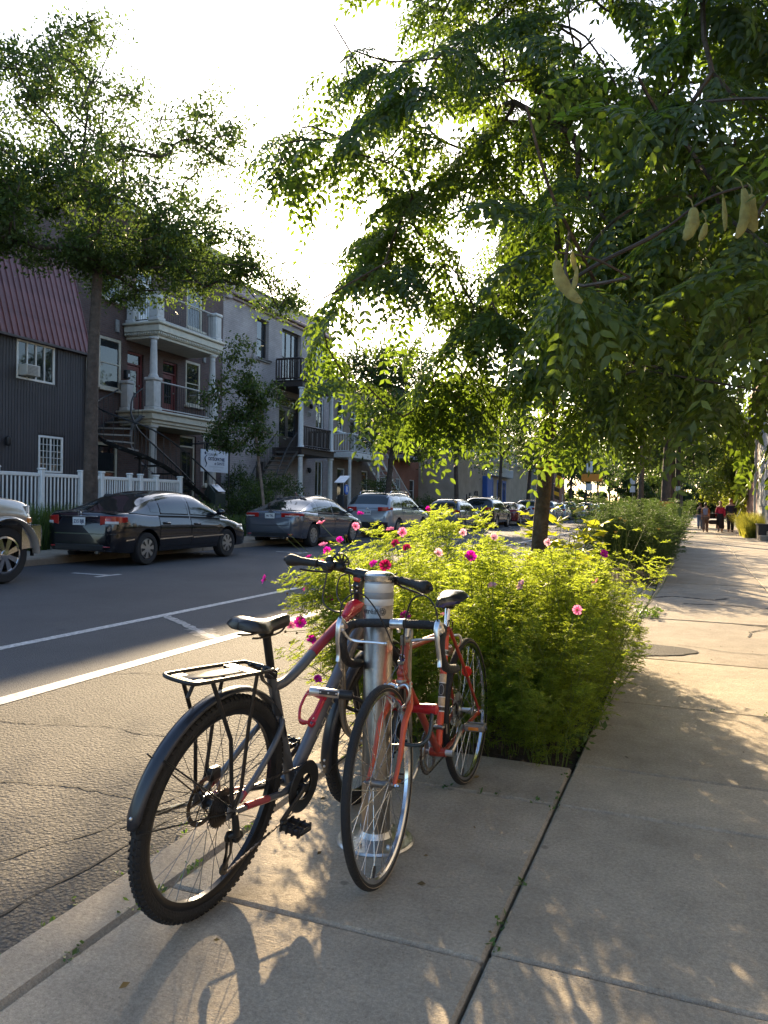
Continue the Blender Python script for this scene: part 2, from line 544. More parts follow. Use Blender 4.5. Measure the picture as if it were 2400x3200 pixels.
def crack(name, pts, w0, w1, zf, parent, step=.03, wob=.014):
    P = smooth_path([V(a, b, 0) for a, b in pts], 14)
    vs = []; fs = []; off = 0
    for i, c in enumerate(P):
        off = off * .7 + random.uniform(-wob, wob)
        t = (P[min(i + 1, len(P) - 1)] - P[max(i - 1, 0)]).normalized(); s = V(-t.y, t.x, 0)
        w = random.uniform(w0, w1) * (.25 if i in (0, len(P) - 1) else 1)
        for sg in (-1, 1):
            e = c + s * (off + sg * w / 2); vs.append((e.x, e.y, zf(e.x)))
    for i in range(len(P) - 1): fs.append((2 * i, 2 * i + 2, 2 * i + 3, 2 * i + 1))
    b = MB(); b.add(vs, fs)
    return b.build(name, crack_m, parent, smooth=False)
zc = lambda x: zroad(x) + .0035
for pts in ([(-4.15, 3.38), (-3.6, 3.45), (-3.2, 3.60), (-2.86, 3.60), (-2.3, 3.86), (-1.95, 4.02)],
            [(-3.6, 2.52), (-3.0, 2.69), (-2.6, 2.80), (-2.05, 2.79), (-1.95, 2.90)],
            [(-4.1, 4.66), (-3.82, 4.82), (-3.3, 4.92), (-2.5, 5.3), (-2.0, 5.42)],
            [(-2.9, 1.2), (-2.55, 1.75), (-2.3, 2.3), (-2.16, 2.9), (-2.12, 3.6)],
            [(-4.0, 2.0), (-3.2, 2.12), (-2.7, 2.02)], [(-2.06, .4), (-2.08, 1.4), (-2.03, 2.6), (-2.07, 4.2), (-2.02, 6)]):
    crack('asphalt_crack', pts, .003, .013, zc, lane)

# near pavement: every slab is a piece of its own
pave = sheet('pavement', [KX0 + .02, 3.0], -6, 175, lambda x: -.05, soil)
verge = sheet('verge', [3.0, 40], -10, 200, lambda x: -.02, grass_m)
def slab_mesh(w, l, key, mat, bev=.010, t=.07):
    b = MB(); b.box((0, 0, -t / 2), (w, l, t), bev=bev)
    return b.mesh('slab', mat, smooth=False)
gap = .011
ys_r = [-2.4, -.4, .93, 2.215, 3.43, 4.005, 5.42, 7.08]
ys_l = [-2.4, -.35, .90, 2.165, 3.425, 3.945]
def slab(x0, x1, y0, y1, mat, z=0):
    me = slab_mesh(x1 - x0 - gap, y1 - y0 - gap, 'p', mat)
    o = inst('slab', me, pave, ((x0 + x1) / 2, (y0 + y1) / 2, z + random.uniform(-.0015, .0015)))
    o.rotation_euler = (random.uniform(-.001, .001), random.uniform(-.001, .001), random.uniform(-.002, .002))
    return o
XJ = -.533
for a, c in zip(ys_r[:-1], ys_r[1:]):
    slab(XJ, 1.15, a, c, conc); slab(1.15, 2.95, a, c, conc)
for a, c in zip(ys_l[:-1], ys_l[1:]): slab(KX1, XJ, a, c, conc)
yr = [7.08, 9.66, 11.3, 12.8, 14.4]
while yr[-1] < 120: yr.append(yr[-1] + 1.55 * (1 if yr[-1] < 50 else 3))
for a, c in zip(yr[:-1], yr[1:]):
    slab(XJ, 1.15, a, c, conc_old, random.uniform(-.004, .004)); slab(1.15, 2.95, a, c, conc_old, random.uniform(-.004, .004))
for a, c in ((7.12, 8.6), (8.6, 10.2), (10.2, 12.0), (12.0, 13.7)): slab(KX1, XJ, a, c, conc_old, -.004)
for y in range(-6, 174, 3):   # kerb stones
    b = MB(); b.box((0, 0, -.09), (KX1 - KX0 - .012, 2.99, .18), bev=.022)
    inst('kerb_stone', b.mesh('kerb_stone', conc, smooth=False), pave, ((KX0 + KX1) / 2, y + 1.5 + .45, random.uniform(-.003, .001)))
zp = lambda x: .0035
crack('slab_crack', [(-.42, 9.86), (0, 9.72), (.4, 9.70), (.85, 9.58), (1.4, 9.62), (2.2, 9.45)], .02, .075, zp, pave)
crack('slab_crack', [(-.5, 11.9), (-.2, 12.2), (.3, 12.0), (.5, 12.3)], .03, .11, zp, pave)
crack('slab_crack', [(-.1, 11.35), (.5, 11.42), (1.0, 11.3), (2.1, 11.3)], .01, .10, zp, pave)
crack('slab_crack', [(.55, 8.7), (.62, 9.1), (.85, 9.5)], .012, .03, zp, pave)
crack('slab_crack', [(-.55, 11.3), (-.5, 10.8), (-.56, 10.3), (-.52, 9.9), (-.55, 9.4), (-.53, 8.4)], .02, .07, zp, pave)
crack('slab_crack', [(-.1, 7.92), (.3, 7.75), (.9, 7.72)], .006, .02, zp, pave)
b = MB()
vs = []
for i in range(26):
    a = 2 * PI * i / 26
    rr = (1 + .16 * math.sin(3 * a + 1) + random.uniform(-.06, .06))
    vs.append((-.42 + .42 * math.cos(a) * rr, 7.52 + .36 * math.sin(a) * rr, .006))
b.add(vs, [tuple(range(26))]); b.build('asphalt_patch', asph_p, pave, smooth=False)

# planting beds
def bed(x0, x1, y0, y1, n=26):
    b = MB(); nx, ny = 12, max(6, int((y1 - y0) * 6))
    def fn(u, v):
        x = x0 + (x1 - x0) * u; y = y0 + (y1 - y0) * v
        e = min(u, 1 - u, .2) * 5 * min(1, min(v, 1 - v) * (y1 - y0) * 3)
        return V(x, y, -.035 + e * random.uniform(.0, .05))
    b.grid(fn, nx, ny)
    o = b.build('flower_bed', soil); o['kind'] = 'structure'; return o
bed(KX1, XJ - .01, 3.95, 7.12)
bed(KX1, XJ - .01, 13.7, 37)
bed(KX1, XJ - .01, 42, 120)

# far side of the street
farp = sheet('far_pavement', [-14.0, -13.1, -11.42], -30, 320, lambda x: .20 + (-11.42 - x) * .008, conc_old)
for y in range(4, 70, 3):
    b = MB(); b.box((0, 0, 0), (.2, 2.985, .3), bev=.03)
    inst('far_kerb_stone', b.mesh('far_kerb_stone', conc_old, smooth=False), farp, (-11.33, y + 1.5, .055))
b = MB(); b.box((-11.33, 195, .05), (.2, 246, .3)); b.build('far_kerb', conc_old, farp)
yard = sheet('front_yard', [-18.2, -16.5, -14.6, -14.0], -30, 320, lambda x: .75 if x < -16 else (.62 if x < -14.2 else .23), grass_m)
# kerb line dirt and fallen leaves
leaf_litter = M('fallen leaf', (.16, .10, .03), .8, var=.4, island=.5)
b = MB()
for i in range(170):
    x = random.choice([random.uniform(-.6, 2.8), random.uniform(-2.0, -1.8), random.uniform(-1.6, -.6)])
    y = random.uniform(1.6, 14); z = .004 if x > -1.83 else zroad(x) + .005
    if x < -.55 and 3.9 < y < 7.2: continue
    a = random.uniform(0, 2 * PI); r = random.uniform(.006, .018)
    d = V(math.cos(a), math.sin(a), 0) * r; s = V(-d.y, d.x, 0) * .45
    c = V(x, y, z)
    b.add([c - d, c + s + V(0, 0, r * .5), c + d + V(0, 0, r * .2), c - s], [(0, 3, 2, 1)])
o = b.build('leaf_litter', leaf_litter, smooth=False); o['kind'] = 'stuff'
# ------------------------------------------------------------------ houses across the street
def WB(b, name, mats, T, **k):
    o = b.build(name, mats, T, **k); o.location = -T.location; return o

dark_room = M('dark room', (.03, .028, .026), .9)
curtain_m = M('pale curtain', (.42, .45, .42), .9, var=.25, scale=4)
blind_m = M('pale blind', (.5, .54, .58), .8, var=.1)
roof_m = M('flat roof', (.08, .08, .08), .9)
ibrick = brick_mat('dark red brick', (.095, .052, .045), (.12, .07, .058), (.10, .09, .085))
wbrick = brick_mat('pale painted brick', (.33, .285, .275), (.37, .32, .31), (.25, .22, .21), .24, .085)
bbrick = brick_mat('brown brick', (.20, .15, .115), (.24, .18, .14), (.17, .15, .13), .24, .085)
obrick = brick_mat('orange brick', (.30, .105, .055), (.34, .125, .07), (.2, .14, .11))
rbrick = brick_mat('red brick', (.20, .075, .055), (.24, .09, .065), (.17, .13, .11))
siding_m = M('charcoal siding', (.040, .036, .040), .6, var=.35, scale=2.2, objvar=.14)
mauve_m = M('mauve metal roofing', (.21, .085, .085), .5, var=.3, scale=1.6, objvar=.10)
slate_m = M('pink slate', (.27, .19, .185), .75, var=.3, scale=9, bump=.6, bscale=18)
wood_dk = M('dark stained wood', (.035, .025, .022), .55, var=.25, scale=12)
door_red = M('dark red door paint', (.13, .022, .02), .45, var=.15)
door_brn = M('brown door paint', (.04, .027, .022), .4, var=.2)
stone_m = M('grey stone', (.27, .26, .245), .8, var=.2, scale=9, bump=.4, bscale=40)
col_pt = M('grey white paint', (.50, .48, .45), .55, var=.12, scale=6)

def wall(T, X, y0, y1, z0, z1, ops, mat, depth=.16, name='front_wall'):
    """front wall in the plane x = X with real openings and reveals"""
    b = MB()
    ys = sorted({y0, y1, *[o[0] for o in ops], *[o[1] for o in ops]}); zs = sorted({z0, z1, *[o[2] for o in ops], *[o[3] for o in ops]})
    for a, c in zip(ys[:-1], ys[1:]):
        for d, e in zip(zs[:-1], zs[1:]):
            my, mz = (a + c) / 2, (d + e) / 2
            if any(o[0] < my < o[1] and o[2] < mz < o[3] for o in ops): continue
            b.add([(X, a, d), (X, c, d), (X, c, e), (X, a, e)], [(0, 1, 2, 3)])
    for (a, c, d, e) in ops:
        D = X - depth
        b.add([(X, a, d), (X, c, d), (X, c, e), (X, a, e), (D, a, d), (D, c, d), (D, c, e), (D, a, e)],
              [(0, 4, 5, 1), (1, 5, 6, 2), (2, 6, 7, 3), (3, 7, 4, 0)])
    return WB(b, name, mat, T, smooth=False, normals=False)

def shell(T, X, y0, y1, z0, z1, mat, deep=11.0):
    """the rest of a row house: side walls, back and a dark room behind the windows"""
    b = MB()
    for yy in (y0 + .15, y1 - .15): b.box((X - deep / 2 - .003, yy, (z0 + z1) / 2), (deep, .297, z1 - z0))
    b.box((X - deep - .15, (y0 + y1) / 2, (z0 + z1) / 2), (.3, y1 - y0 - .004, z1 - z0 - .004))
    WB(b, 'side_wall', mat, T, smooth=False)
    b = MB(); b.box((X - 1.5, (y0 + y1) / 2, (z0 + z1) / 2), (.1, y1 - y0 - .62, z1 - z0 - .1))
    n = max(1, round((z1 - z0) / 3.0))
    for i in range(n + 1): b.box((X - .85, (y0 + y1) / 2, z0 + .1 + (z1 - z0 - .2) * i / n), (1.2, y1 - y0 - .62, .08))
    WB(b, 'inner_wall', dark_room, T, smooth=False)
    b = MB(); b.box((X - deep / 2 - .1, (y0 + y1) / 2, z1 - .1), (deep - .2, y1 - y0 - .61, .18))
    WB(b, 'roof', roof_m, T, smooth=False)

def window(T, X, y0, y1, z0, z1, fm, cols=1, rows=1, fw=.07, depth=.10, curtain=None, sill=True, mw=.035, cf=(0, 1), part='window'):
    """window part > pane sub-parts; X is the wall face"""
    xf = X - depth
    b = MB()
    yc, zc_ = (y0 + y1) / 2, (z0 + z1) / 2
    b.box((xf, y0 + fw / 2, zc_), (.09, fw, z1 - z0 - .004), bev=.008); b.box((xf, y1 - fw / 2, zc_), (.09, fw, z1 - z0 - .004), bev=.008)
    b.box((xf, yc, z0 + fw / 2), (.088, y1 - y0 - 2 * fw, fw), bev=.008); b.box((xf, yc, z1 - fw / 2), (.088, y1 - y0 - 2 * fw, fw), bev=.008)
    iy0, iy1, iz0, iz1 = y0 + fw, y1 - fw, z0 + fw, z1 - fw
    for i in range(1, cols): b.box((xf, iy0 + (iy1 - iy0) * i / cols, zc_), (.07, mw, iz1 - iz0))
    for j in range(1, rows): b.box((xf + .001, yc, iz0 + (iz1 - iz0) * j / rows), (.068, iy1 - iy0, mw))
    if sill: b.box((X + .03, yc, z0 - .045), (.24, y1 - y0 + .16, .08), bev=.01)
    f = WB(b, part, fm, T)
    for i in range(cols):
        for j in range(rows):
            a0 = iy0 + (iy1 - iy0) * i / cols; a1 = iy0 + (iy1 - iy0) * (i + 1) / cols
            c0 = iz0 + (iz1 - iz0) * j / rows; c1 = iz0 + (iz1 - iz0) * (j + 1) / rows
            p = MB(); p.box((xf - .005, (a0 + a1) / 2, (c0 + c1) / 2), (.012, a1 - a0 - .004, c1 - c0 - .004))
            p.build('pane', glass, f, smooth=False)
    if curtain:
        p = MB(); n = 15
        z0c, z1c = iz0 + (iz1 - iz0) * cf[0], iz0 + (iz1 - iz0) * cf[1]
        p.grid(lambda u, v: V(xf - .14 + .02 * math.sin(u * 40), iy0 + (iy1 - iy0) * u, z0c + (z1c - z0c) * v), 40, 2)
        p.build('curtain', curtain, f)
    return f

def door(T, X, y0, y1, z0, z1, mat, fm, glazed=True, leaves=1, depth=.12):
    b = MB(); fw = .08; xf = X - depth; yc = (y0 + y1) / 2
    b.box((xf, y0 + fw / 2, (z0 + z1) / 2), (.1, fw, z1 - z0 - .006), bev=.008); b.box((xf, y1 - fw / 2, (z0 + z1) / 2), (.1, fw, z1 - z0 - .006), bev=.008)
    b.box((xf, yc, z1 - fw / 2), (.098, y1 - y0 - 2 * fw, fw), bev=.008)
    b.box((xf, yc, z1 - .42), (.096, y1 - y0 - 2 * fw, .06), bev=.008)
    f = WB(b, 'door_frame', fm, T)
    p = MB(); p.box((xf - .01, yc, z1 - .24), (.012, y1 - y0 - 2 * fw - .004, .29)); p.build('pane', glass, f, smooth=False)
    w = (y1 - y0 - 2 * fw) / leaves
    for i in range(leaves):
        a = y0 + fw + w * i; c = a + w / 2; zt = z1 - .46; h = zt - z0
        b = MB(); st = .13
        b.box((xf - .02, a + st / 2, z0 + h / 2), (.05, st - .004, h - .004)); b.box((xf - .02, a + w - st / 2, z0 + h / 2), (.05, st - .004, h - .004))
        b.box((xf - .02, c, zt - .08), (.048, w - 2 * st, .15)); b.box((xf - .02, c, z0 + .3), (.048, w - 2 * st, .58))
        b.box((xf - .0, c, z0 + .3), (.012, w - 2 * st - .1, .4), bev=.004)
        d = WB(b, 'door', mat, T)
        p = MB(); p.box((xf - .02, c, z0 + h / 2 + .22), (.014, w - 2 * st - .004, h - .77)); p.build('pane', glass, d, smooth=False)
        p = MB(); p.sphere((xf + .04, a + .06 if i else a + w - .06, z0 + 1.0), .035, 8, 6); p.build('handle', steel, d)

def railing(T, pts, h, mat_rail, mat_bal, sp=.12, rb=.009, rail=.035, base=.08, low=True, post=False):
    """top and bottom rail following pts (at floor level) and thin balusters between"""
    b = MB(); pts = [Vector(p) for p in pts]
    b.tube([p + V(0, 0, h) for p in pts], rail, 8, flat=(1.2, .8))
    if low: b.tube([p + V(0, 0, base) for p in pts], rail * .6, 6)
    WB(b, 'handrail', mat_rail, T)
    b = MB()
    for p, q in zip(pts[:-1], pts[1:]):
        n = max(1, int((q - p).length / sp))
        for i in range(n + 1):
            c = p.lerp(q, i / n); b.cyl(c + V(0, 0, base), c + V(0, 0, h), rb, 4)
    o = WB(b, 'balusters', mat_bal, T, smooth=False); o['kind'] = 'stuff'

def column(T, x, y, z0, z1, r, mat, square_base=.0):
    b = MB()
    H = z1 - z0
    b.lathe([(r * 1.35, 0), (r * 1.35, .05), (r * 1.15, .09), (r, .14), (r * .98, H * .4), (r * .84, H - .22), (r * .9, H - .2), (r * .84, H - .17), (r * .86, H - .1), (r * 1.25, H - .06), (r * 1.3, H)], 16, (x, y, z0))
    return WB(b, 'column', mat, T)

def pedestal(T, x, y, z0, z1, w, mat):
    b = MB(); H = z1 - z0
    b.box((x, y, z0 + .06), (w * 1.18, w * 1.18, .12), bev=.02); b.box((x, y, z0 + H / 2), (w, w, H - .24), bev=.02); b.box((x, y, z1 - .06), (w * 1.22, w * 1.22, .11), bev=.025)
    b.box((x + w / 2 + .004, y, z0 + H / 2), (.012, w * .6, H - .5), bev=.004)
    return WB(b, 'pedestal', mat, T)

def curve_stair(T, path, w, n, mat, edge_m, rail=.9, tread_d=.27):
    """treads along a path, stringers and rails each side"""
    P = smooth_path(path, 24)
    L = [0]
    for a, c in zip(P[:-1], P[1:]): L.append(L[-1] + (V(c.x, c.y, 0) - V(a.x, a.y, 0)).length)
    def at(s):
        i = max(j for j in range(len(L)) if L[j] <= s + 1e-9); i = min(i, len(P) - 2)
        t = (s - L[i]) / max(1e-6, L[i + 1] - L[i]); d = (P[i + 1] - P[i]); d.z = 0
        return P[i].lerp(P[i + 1], t), d.normalized()
    lf, rt_ = [], []
    z_top, z_bot = P[0].z, P[-1].z
    for i in range(n):
        c, d = at(L[-1] * (i + .5) / n); s = V(-d.y, d.x, 0)
        z = z_top + (z_bot - z_top) * (i + 1) / (n + 1)
        b = MB(); rot = Matrix((d, s, V(0, 0, 1))).transposed()
        b.box((c.x, c.y, z), (tread_d, w, .035), rot=rot, m=0)
        b.box(V(c.x, c.y, z) + d * (tread_d / 2 + .006), (.012, w, .05), rot=rot, m=1)
        WB(b, 'stair_tread', [mat, edge_m], T, smooth=False)
        lf.append(V(c.x, c.y, z) + s * w / 2); rt_.append(V(c.x, c.y, z) - s * w / 2)
    b = MB()
    for side in (lf, rt_): b.tube([p + V(0, 0, -.02) for p in side], .075, 4, flat=(.2, 1.1))
    WB(b, 'stringer', mat, T, smooth=False)
    for side in (lf, rt_):
        b = MB(); b.tube(smooth_path([p + V(0, 0, rail) for p in side], 3), .028, 6); WB(b, 'handrail', mat, T)
        b = MB()
        for p, q in zip(side[:-1], side[1:]):
            for k in range(2):
                c = p.lerp(q, k / 2); b.cyl(c, c + V(0, 0, rail), .011, 4)
        o = WB(b, 'balusters', mat, T, smooth=False); o['kind'] = 'stuff'

# ---- house 1: charcoal siding under a mauve metal mansard
X1 = -16.8
T = thing('siding_house', 'two storey house with charcoal siding under a steep mauve metal roof', 'house', (X1, 12, .3))
w1 = (15.40, 16.72, 4.50, 5.56); w2 = (16.17, 17.06, 2.02, 3.05)
wall(T, X1, 4, 18.0, .3, 5.6, [w1, w2], siding_m)
shell(T, X1, 4, 18.0, .3, 5.6, siding_m)
ub = MB(); ub.box((0, 0, 0), (1, 1, 1), bev=.06)
board_me = ub.mesh('siding_board', siding_m)
y = 12.6
while y < 17.95:
    segs = [(.3, 5.56)]
    for (a, c, d, e) in (w1, w2):
        if a - .05 < y + .05 < c + .05:
            segs = [s for q in segs for s in ((q[0], d - .04), (e + .04, q[1])) if s[1] - s[0] > .05] if any(q[0] < d < q[1] for q in segs) else segs
    for (a, c) in segs: inst('siding_board', board_me, T, V(X1 + .012, y + .05, (a + c) / 2) - T.location, (0, 0, 0), (.024, .088, c - a))
    y += .098
b = MB()
def mansard(b, X, y0, y1, z0, z1, back, over=.12, m=0):
    b.add([(X + over, y0, z0), (X + over, y1, z0), (X - back, y1, z1), (X - back, y0, z1), (X - back - 1, y0, z0), (X - back - 1, y1, z0), (X - 9, y0, z1), (X - 9, y1, z1), (X - 9, y0, z0), (X - 9, y1, z0)],
          [(0, 1, 2, 3), (3, 2, 7, 6), (0, 3, 4), (1, 5, 2), (0, 4, 5, 1), (3, 6, 8, 4), (2, 5, 9, 7)], m)
mansard(b, X1, 4, 18.02, 5.6, 8.4, .70)
WB(b, 'roof', mauve_m, T, smooth=False)
d = V(-.82, 0, 2.8); L_ = d.length; ang = math.atan2(.82, 2.8)
pm = MB(); pm.box((0, 0, 0), (.02, .178, L_), bev=.006); pm.box((.02, .091, 0), (.045, .022, L_), bev=.006)
pme = pm.mesh('roof_panel', mauve_m)
y = 11.6
while y < 17.9:
    o = inst('roof_panel', pme, T, V(X1 + .12 - .41 + .014, y + .09, 7.0) - T.location, (0, -ang, 0)); y += .2
b = MB(); b.box((X1 + .10, 11, 5.575), (.14, 14.0, .07), bev=.01); WB(b, 'eave_trim', M('dark trim', (.05, .035, .035), .5), T)
window(T, X1, *w1[:2], *w1[2:], white_pt, 4, 1, .06, .02, curtain_m, sill=False)
b = MB(); b.box((X1 + .12, 15.72, 4.74), (.34, .46, .30), bev=.015); ac = WB(b, 'air_conditioner', M('beige plastic', (.5, .48, .44), .5), T)
b = MB()
for k in range(7): b.box((X1 + .292, 15.69, 4.63 + k * .036), (.012, .34, .02))
b.build('grille', M('grey plastic', (.2, .2, .2), .5), ac)
f = window(T, X1, *w2[:2], *w2[2:], white_pt, 2, 1, .06, .02, curtain_m, sill=False, cf=(0, .9))
b = MB()
for s in range(2):
    a0 = w2[0] + .06 + s * (w2[1] - w2[0] - .12) / 2; wd = (w2[1] - w2[0] - .12) / 2
    for k in (1, 2): b.box((X1 - .006, a0 + wd * k / 3, (w2[2] + w2[3]) / 2), (.02, .014, .9))
    for k in (1, 2, 3, 4): b.box((X1 - .005, a0 + wd / 2, w2[2] + .06 + .91 * k / 5), (.018, wd, .014))
b.build('muntin', white_pt, f, smooth=False)
b = MB(); b.lathe([(.03, .16), (.07, .12), (.075, -.05), (.05, -.1)], 10, (X1 + .12, 15.07, 2.77)); b.box((X1 + .04, 15.07, 2.85), (.08, .05, .05)); WB(b, 'wall_lamp', black_mt, T)
b = MB(); b.cyl((X1 + .07, 17.93, .4), (X1 + .07, 17.93, 5.5), .045, 8); b.box((X1 + .03, 17.985, 2.95), (.06, .04, 5.2)); WB(b, 'downspout', col_pt, T)

# ---- the white picket fence in front, piece by piece
T = thing('picket_fence', 'white picket fence in front of the charcoal house', 'fence', (-14.3, 14, .55))
FX = -14.3
pk = MB(); pk.box((0, 0, 0), (.028, .036, 1.16), bev=.006); pk_me = pk.mesh('picket', white_pt)
ps = MB(); ps.box((0, 0, 0), (.12, .12, 1.42), bev=.012); ps.box((0, 0, .73), (.16, .16, .05), bev=.02); ps_me = ps.mesh('fence_post', white_pt)
posts = [10.0, 11.3, 12.6, 13.87, 15.14, 15.86, 16.94, 17.38, 18.06, 19.17]
for p in posts: inst('fence_post', ps_me, T, V(FX, p, 1.27) - T.location)
for p, q in zip(posts[:-1], posts[1:]):
    for zz_ in (1.86, .70):
        b = MB(); b.box((FX + .002, (p + q) / 2, zz_), (.05, q - p - .12, .085), bev=.01); WB(b, 'fence_rail', white_pt, T)
    n = int((q - p - .12) / (.108 if q < 16.5 else .085))
    for k in range(1, n): inst('picket', pk_me, T, V(FX, p + .06 + (q - p - .12) * k / n, 1.28) - T.location)

# ---- house 2: dark brick triplex with ivory balconies and a curved iron stair
X2 = -18.0
T = thing('brick_triplex', 'dark red brick triplex with ivory balconies and a curving black iron stair', 'house', (X2, 22, .6))
W = dict(lw2=(19.78, 20.86, 4.95, 6.66), d1=(21.15, 21.98, 4.28, 6.40), d2=(23.05, 23.90, 4.28, 6.40), rw2=(24.40, 25.36, 4.95, 6.66),
         lw1=(19.70, 20.72, 1.25, 3.18), d0=(24.10, 25.12, .75, 3.78), rw1=(25.60, 26.52, 1.9, 3.92), d3=(21.55, 22.42, 7.28, 9.4), w3=(24.42, 25.42, 7.9, 9.55), lw3=(19.78, 20.86, 7.9, 9.6))
wall(T, X2, 18.02, 26.85, .6, 11.0, list(W.values()), ibrick)
shell(T, X2, 18.02, 26.85, .6, 11.0, ibrick)
for k in ('lw2', 'rw2', 'lw1', 'w3', 'lw3', 'rw1'):
    window(T, X2, *W[k][:2], *W[k][2:], ivory_pt, 1, 2, .10, .06, blind_m if k in ('lw2', 'lw1') else None, cf=(.55, 1) if k == 'lw2' else (0, 1))
for k in ('d1', 'd2'): door(T, X2, *W[k], door_red, door_red)
door(T, X2, *W['d0'], door_brn, ivory_pt); door(T, X2, *W['d3'], white_pt, white_pt)
for (yy, zz_) in ((19.6, 7.1), (20.6, 7.1), (24.55, 6.95), (25.55, 6.95)):
    b = MB(); b.box((X2 + .03, yy, zz_), (.07, .17, .42), bev=.02); WB(b, 'keystone', stone_m, T)
for (yy) in (21.05, 22.6):
    b = MB(); b.box((X2 + .08, yy, 5.55), (.14, .2, .3), bev=.02); b.box((X2 + .155, yy, 5.52), (.004, .07, .10), m=1)
    WB(b, 'mailbox', [black_mt, white_pt], T)
XB = -16.5
def balcony_slab(T, y0, y1, z0, z1, mat, dent=True, x0=X2, x1=XB):
    b = MB(); h = z1 - z0
    b.box(((x0 + x1) / 2 + .02, (y0 + y1) / 2, z0 + h * .60), (x1 - x0 - .04, y1 - y0, h * .42), bev=.02)
    b.box(((x0 + x1) / 2 + .05, (y0 + y1) / 2, z0 + h * .90), (x1 - x0 + .06, y1 - y0 + .16, h * .18), bev=.03)
    b.box(((x0 + x1) / 2 - .02, (y0 + y1) / 2, z0 + h * .28), (x1 - x0 - .12, y1 - y0 - .12, h * .22), bev=.015)
    b.box(((x0 + x1) / 2 - .04, (y0 + y1) / 2, z0 + h * .085), (x1 - x0 - .2, y1 - y0 - .22, h * .17), bev=.01)
    s = WB(b, 'balcony', mat, T)
    if dent:
        b = MB(); y = y0 + .06
        while y < y1 - .04: b.box((x1 - .055, y, z0 + h * .30), (.06, .045, .07)); y += .095
        x = x0 + .1
        while x < x1 - .1: b.box((x, y0 + .025, z0 + h * .30), (.045, .06, .07)); x += .095
        o = b.build('dentils', mat, s, smooth=False); o['kind'] = 'stuff'
    return s
balcony_slab(T, 20.62, 24.50, 3.78, 4.28, ivory_pt, False)
balcony_slab(T, 20.90, 24.66, 6.72, 7.26, ivory_pt, True)
for (yy) in (20.92, 24.28):
    pedestal(T, XB - .22, yy, 4.28, 5.38, .36, col_pt); column(T, XB - .22, yy, 5.38, 6.72, .125, col_pt)
    column(T, XB - .22, yy, .65, 3.78, .14, col_pt); pedestal(T, XB - .20, yy + .1, 7.26, 8.28, .36, col_pt)
pedestal(T, X2 + .25, 20.85, 4.28, 5.30, .3, col_pt); pedestal(T, X2 + .25, 21.1, 7.26, 8.3, .3, col_pt); pedestal(T, XB - .2, 24.62, .65, .95, .3, stone_m)
railing(T, [(XB - .2, 21.1, 4.3), (XB - .2, 24.1, 4.3)], .98, col_pt, black_mt)
railing(T, [(X2 + .2, 24.4, 4.3), (XB - .2, 24.4, 4.3)], .98, col_pt, black_mt)
railing(T, [(XB - .2, 21.2, 7.28), (XB - .2, 24.2, 7.28)], .95, col_pt, black_mt, sp=.1)
railing(T, [(X2 + .4, 21.05, 7.28), (XB - .4, 21.05, 7.28)], .95, black_mt, black_mt, sp=.1)
curve_stair(T, [(-17.15, 20.5, 4.25), (-17.1, 19.6, 3.7), (-16.55, 18.98, 3.2), (-15.85, 19.15, 2.7), (-15.5, 19.9, 2.1), (-15.35, 21.0, 1.45), (-15.3, 22.2, .72)], 1.02, 14, black_mt, M('worn tread edge', (.22, .20, .18), .6))
b = MB(); b.cyl((-16.2, 19.6, .6), (-15.9, 19.3, 2.6), .04, 6); b.cyl((-15.9, 18.6, .6), (-15.75, 19.4, 2.4), .03, 6); WB(b, 'stair_strut', black_mt, T)
b = MB(); b.box((X2 + .2, 22.45, 11.05), (.5, 8.7, .35), bev=.05); WB(b, 'cornice', ivory_pt, T)

# clinic sign hanging in front
T = thing('clinic_sign', 'white hanging sign board of an osteopathy clinic', 'sign', (-15.5, 22.72, 2.30))
b = MB(); b.box((0, 0, .38), (.04, 1.62, .76), bev=.008); board = b.build('sign_board', M('sign white', (.62, .66, .72), .5, var=.05), T)
navy = M('sign navy', (.02, .035, .09), .6)
rz = Matrix.Rotation(R(90), 4, 'Z') @ Matrix.Rotation(R(90), 4, 'X')
def sgn(s, size, y, z, bold=0, al='LEFT', sx=1.0): return text('lettering', s, size, navy, board, Matrix.Translation((.022, y, z)) @ rz, .001, al, sx, bold)
sgn('CLINIQUE', .125, -.42, .60); sgn('OSTÉOPATHIE', .155, -.42, .45, .006); sgn('et SANTÉ', .15, -.04, .30, .002)
b = MB()
b.sphere((.024, -.58, .64), .055, 10, 6, sc=(.1, 1, 1))
b.tube(smooth_path([(.024, -.47, .70), (.024, -.50, .58), (.024, -.62, .48), (.024, -.58, .36), (.024, -.52, .26), (.024, -.60, .16)], 5), [.008] * 6 + [.035] * 14 + [.02] * 5 + [.005], 6, flat=(.15, 1))
b.build('emblem', navy, board)
b = MB()
for k, (ln, z) in enumerate(((.9, .20), (.8, .17), (.45, .115), (.5, .07))): b.box((.0215, .1, z), (.003, ln, .010))
b.build('small_print', M('sign grey', (.33, .36, .40), .6), board, smooth=False)
b = MB(); b.cyl((-1.0, -.02, 1.0), (.02, -.02, 1.0), .025, 6); b.cyl((0, -.95, 1.0), (0, .95, 1.0), .025, 6)
for y in (-.6, .55): b.box((0, y, .86), (.05, .07, .2), bev=.01)
b.cyl((-.95, .9, 1.0), (0, .9, 1.0), .022, 6)
b.cyl((-.03, .95, -1.6), (-.03, .95, 1.0), .03, 6)
b.build('bracket', black_mt, T)
T = thing('post_box', 'dark green metal box with a pale slanted lid under the clinic sign', 'mailbox', (-14.8, 21.75, .6))
b = MB(); b.prism([(-.35, 0), (.35, 0), (.35, .95), (-.1, 1.25), (-.35, 1.0)], lambda a, c, d: V(a * .6, d - .3, c), .6); b.build('box_body', M('dark green metal', (.02, .03, .025), .5), T, smooth=False)
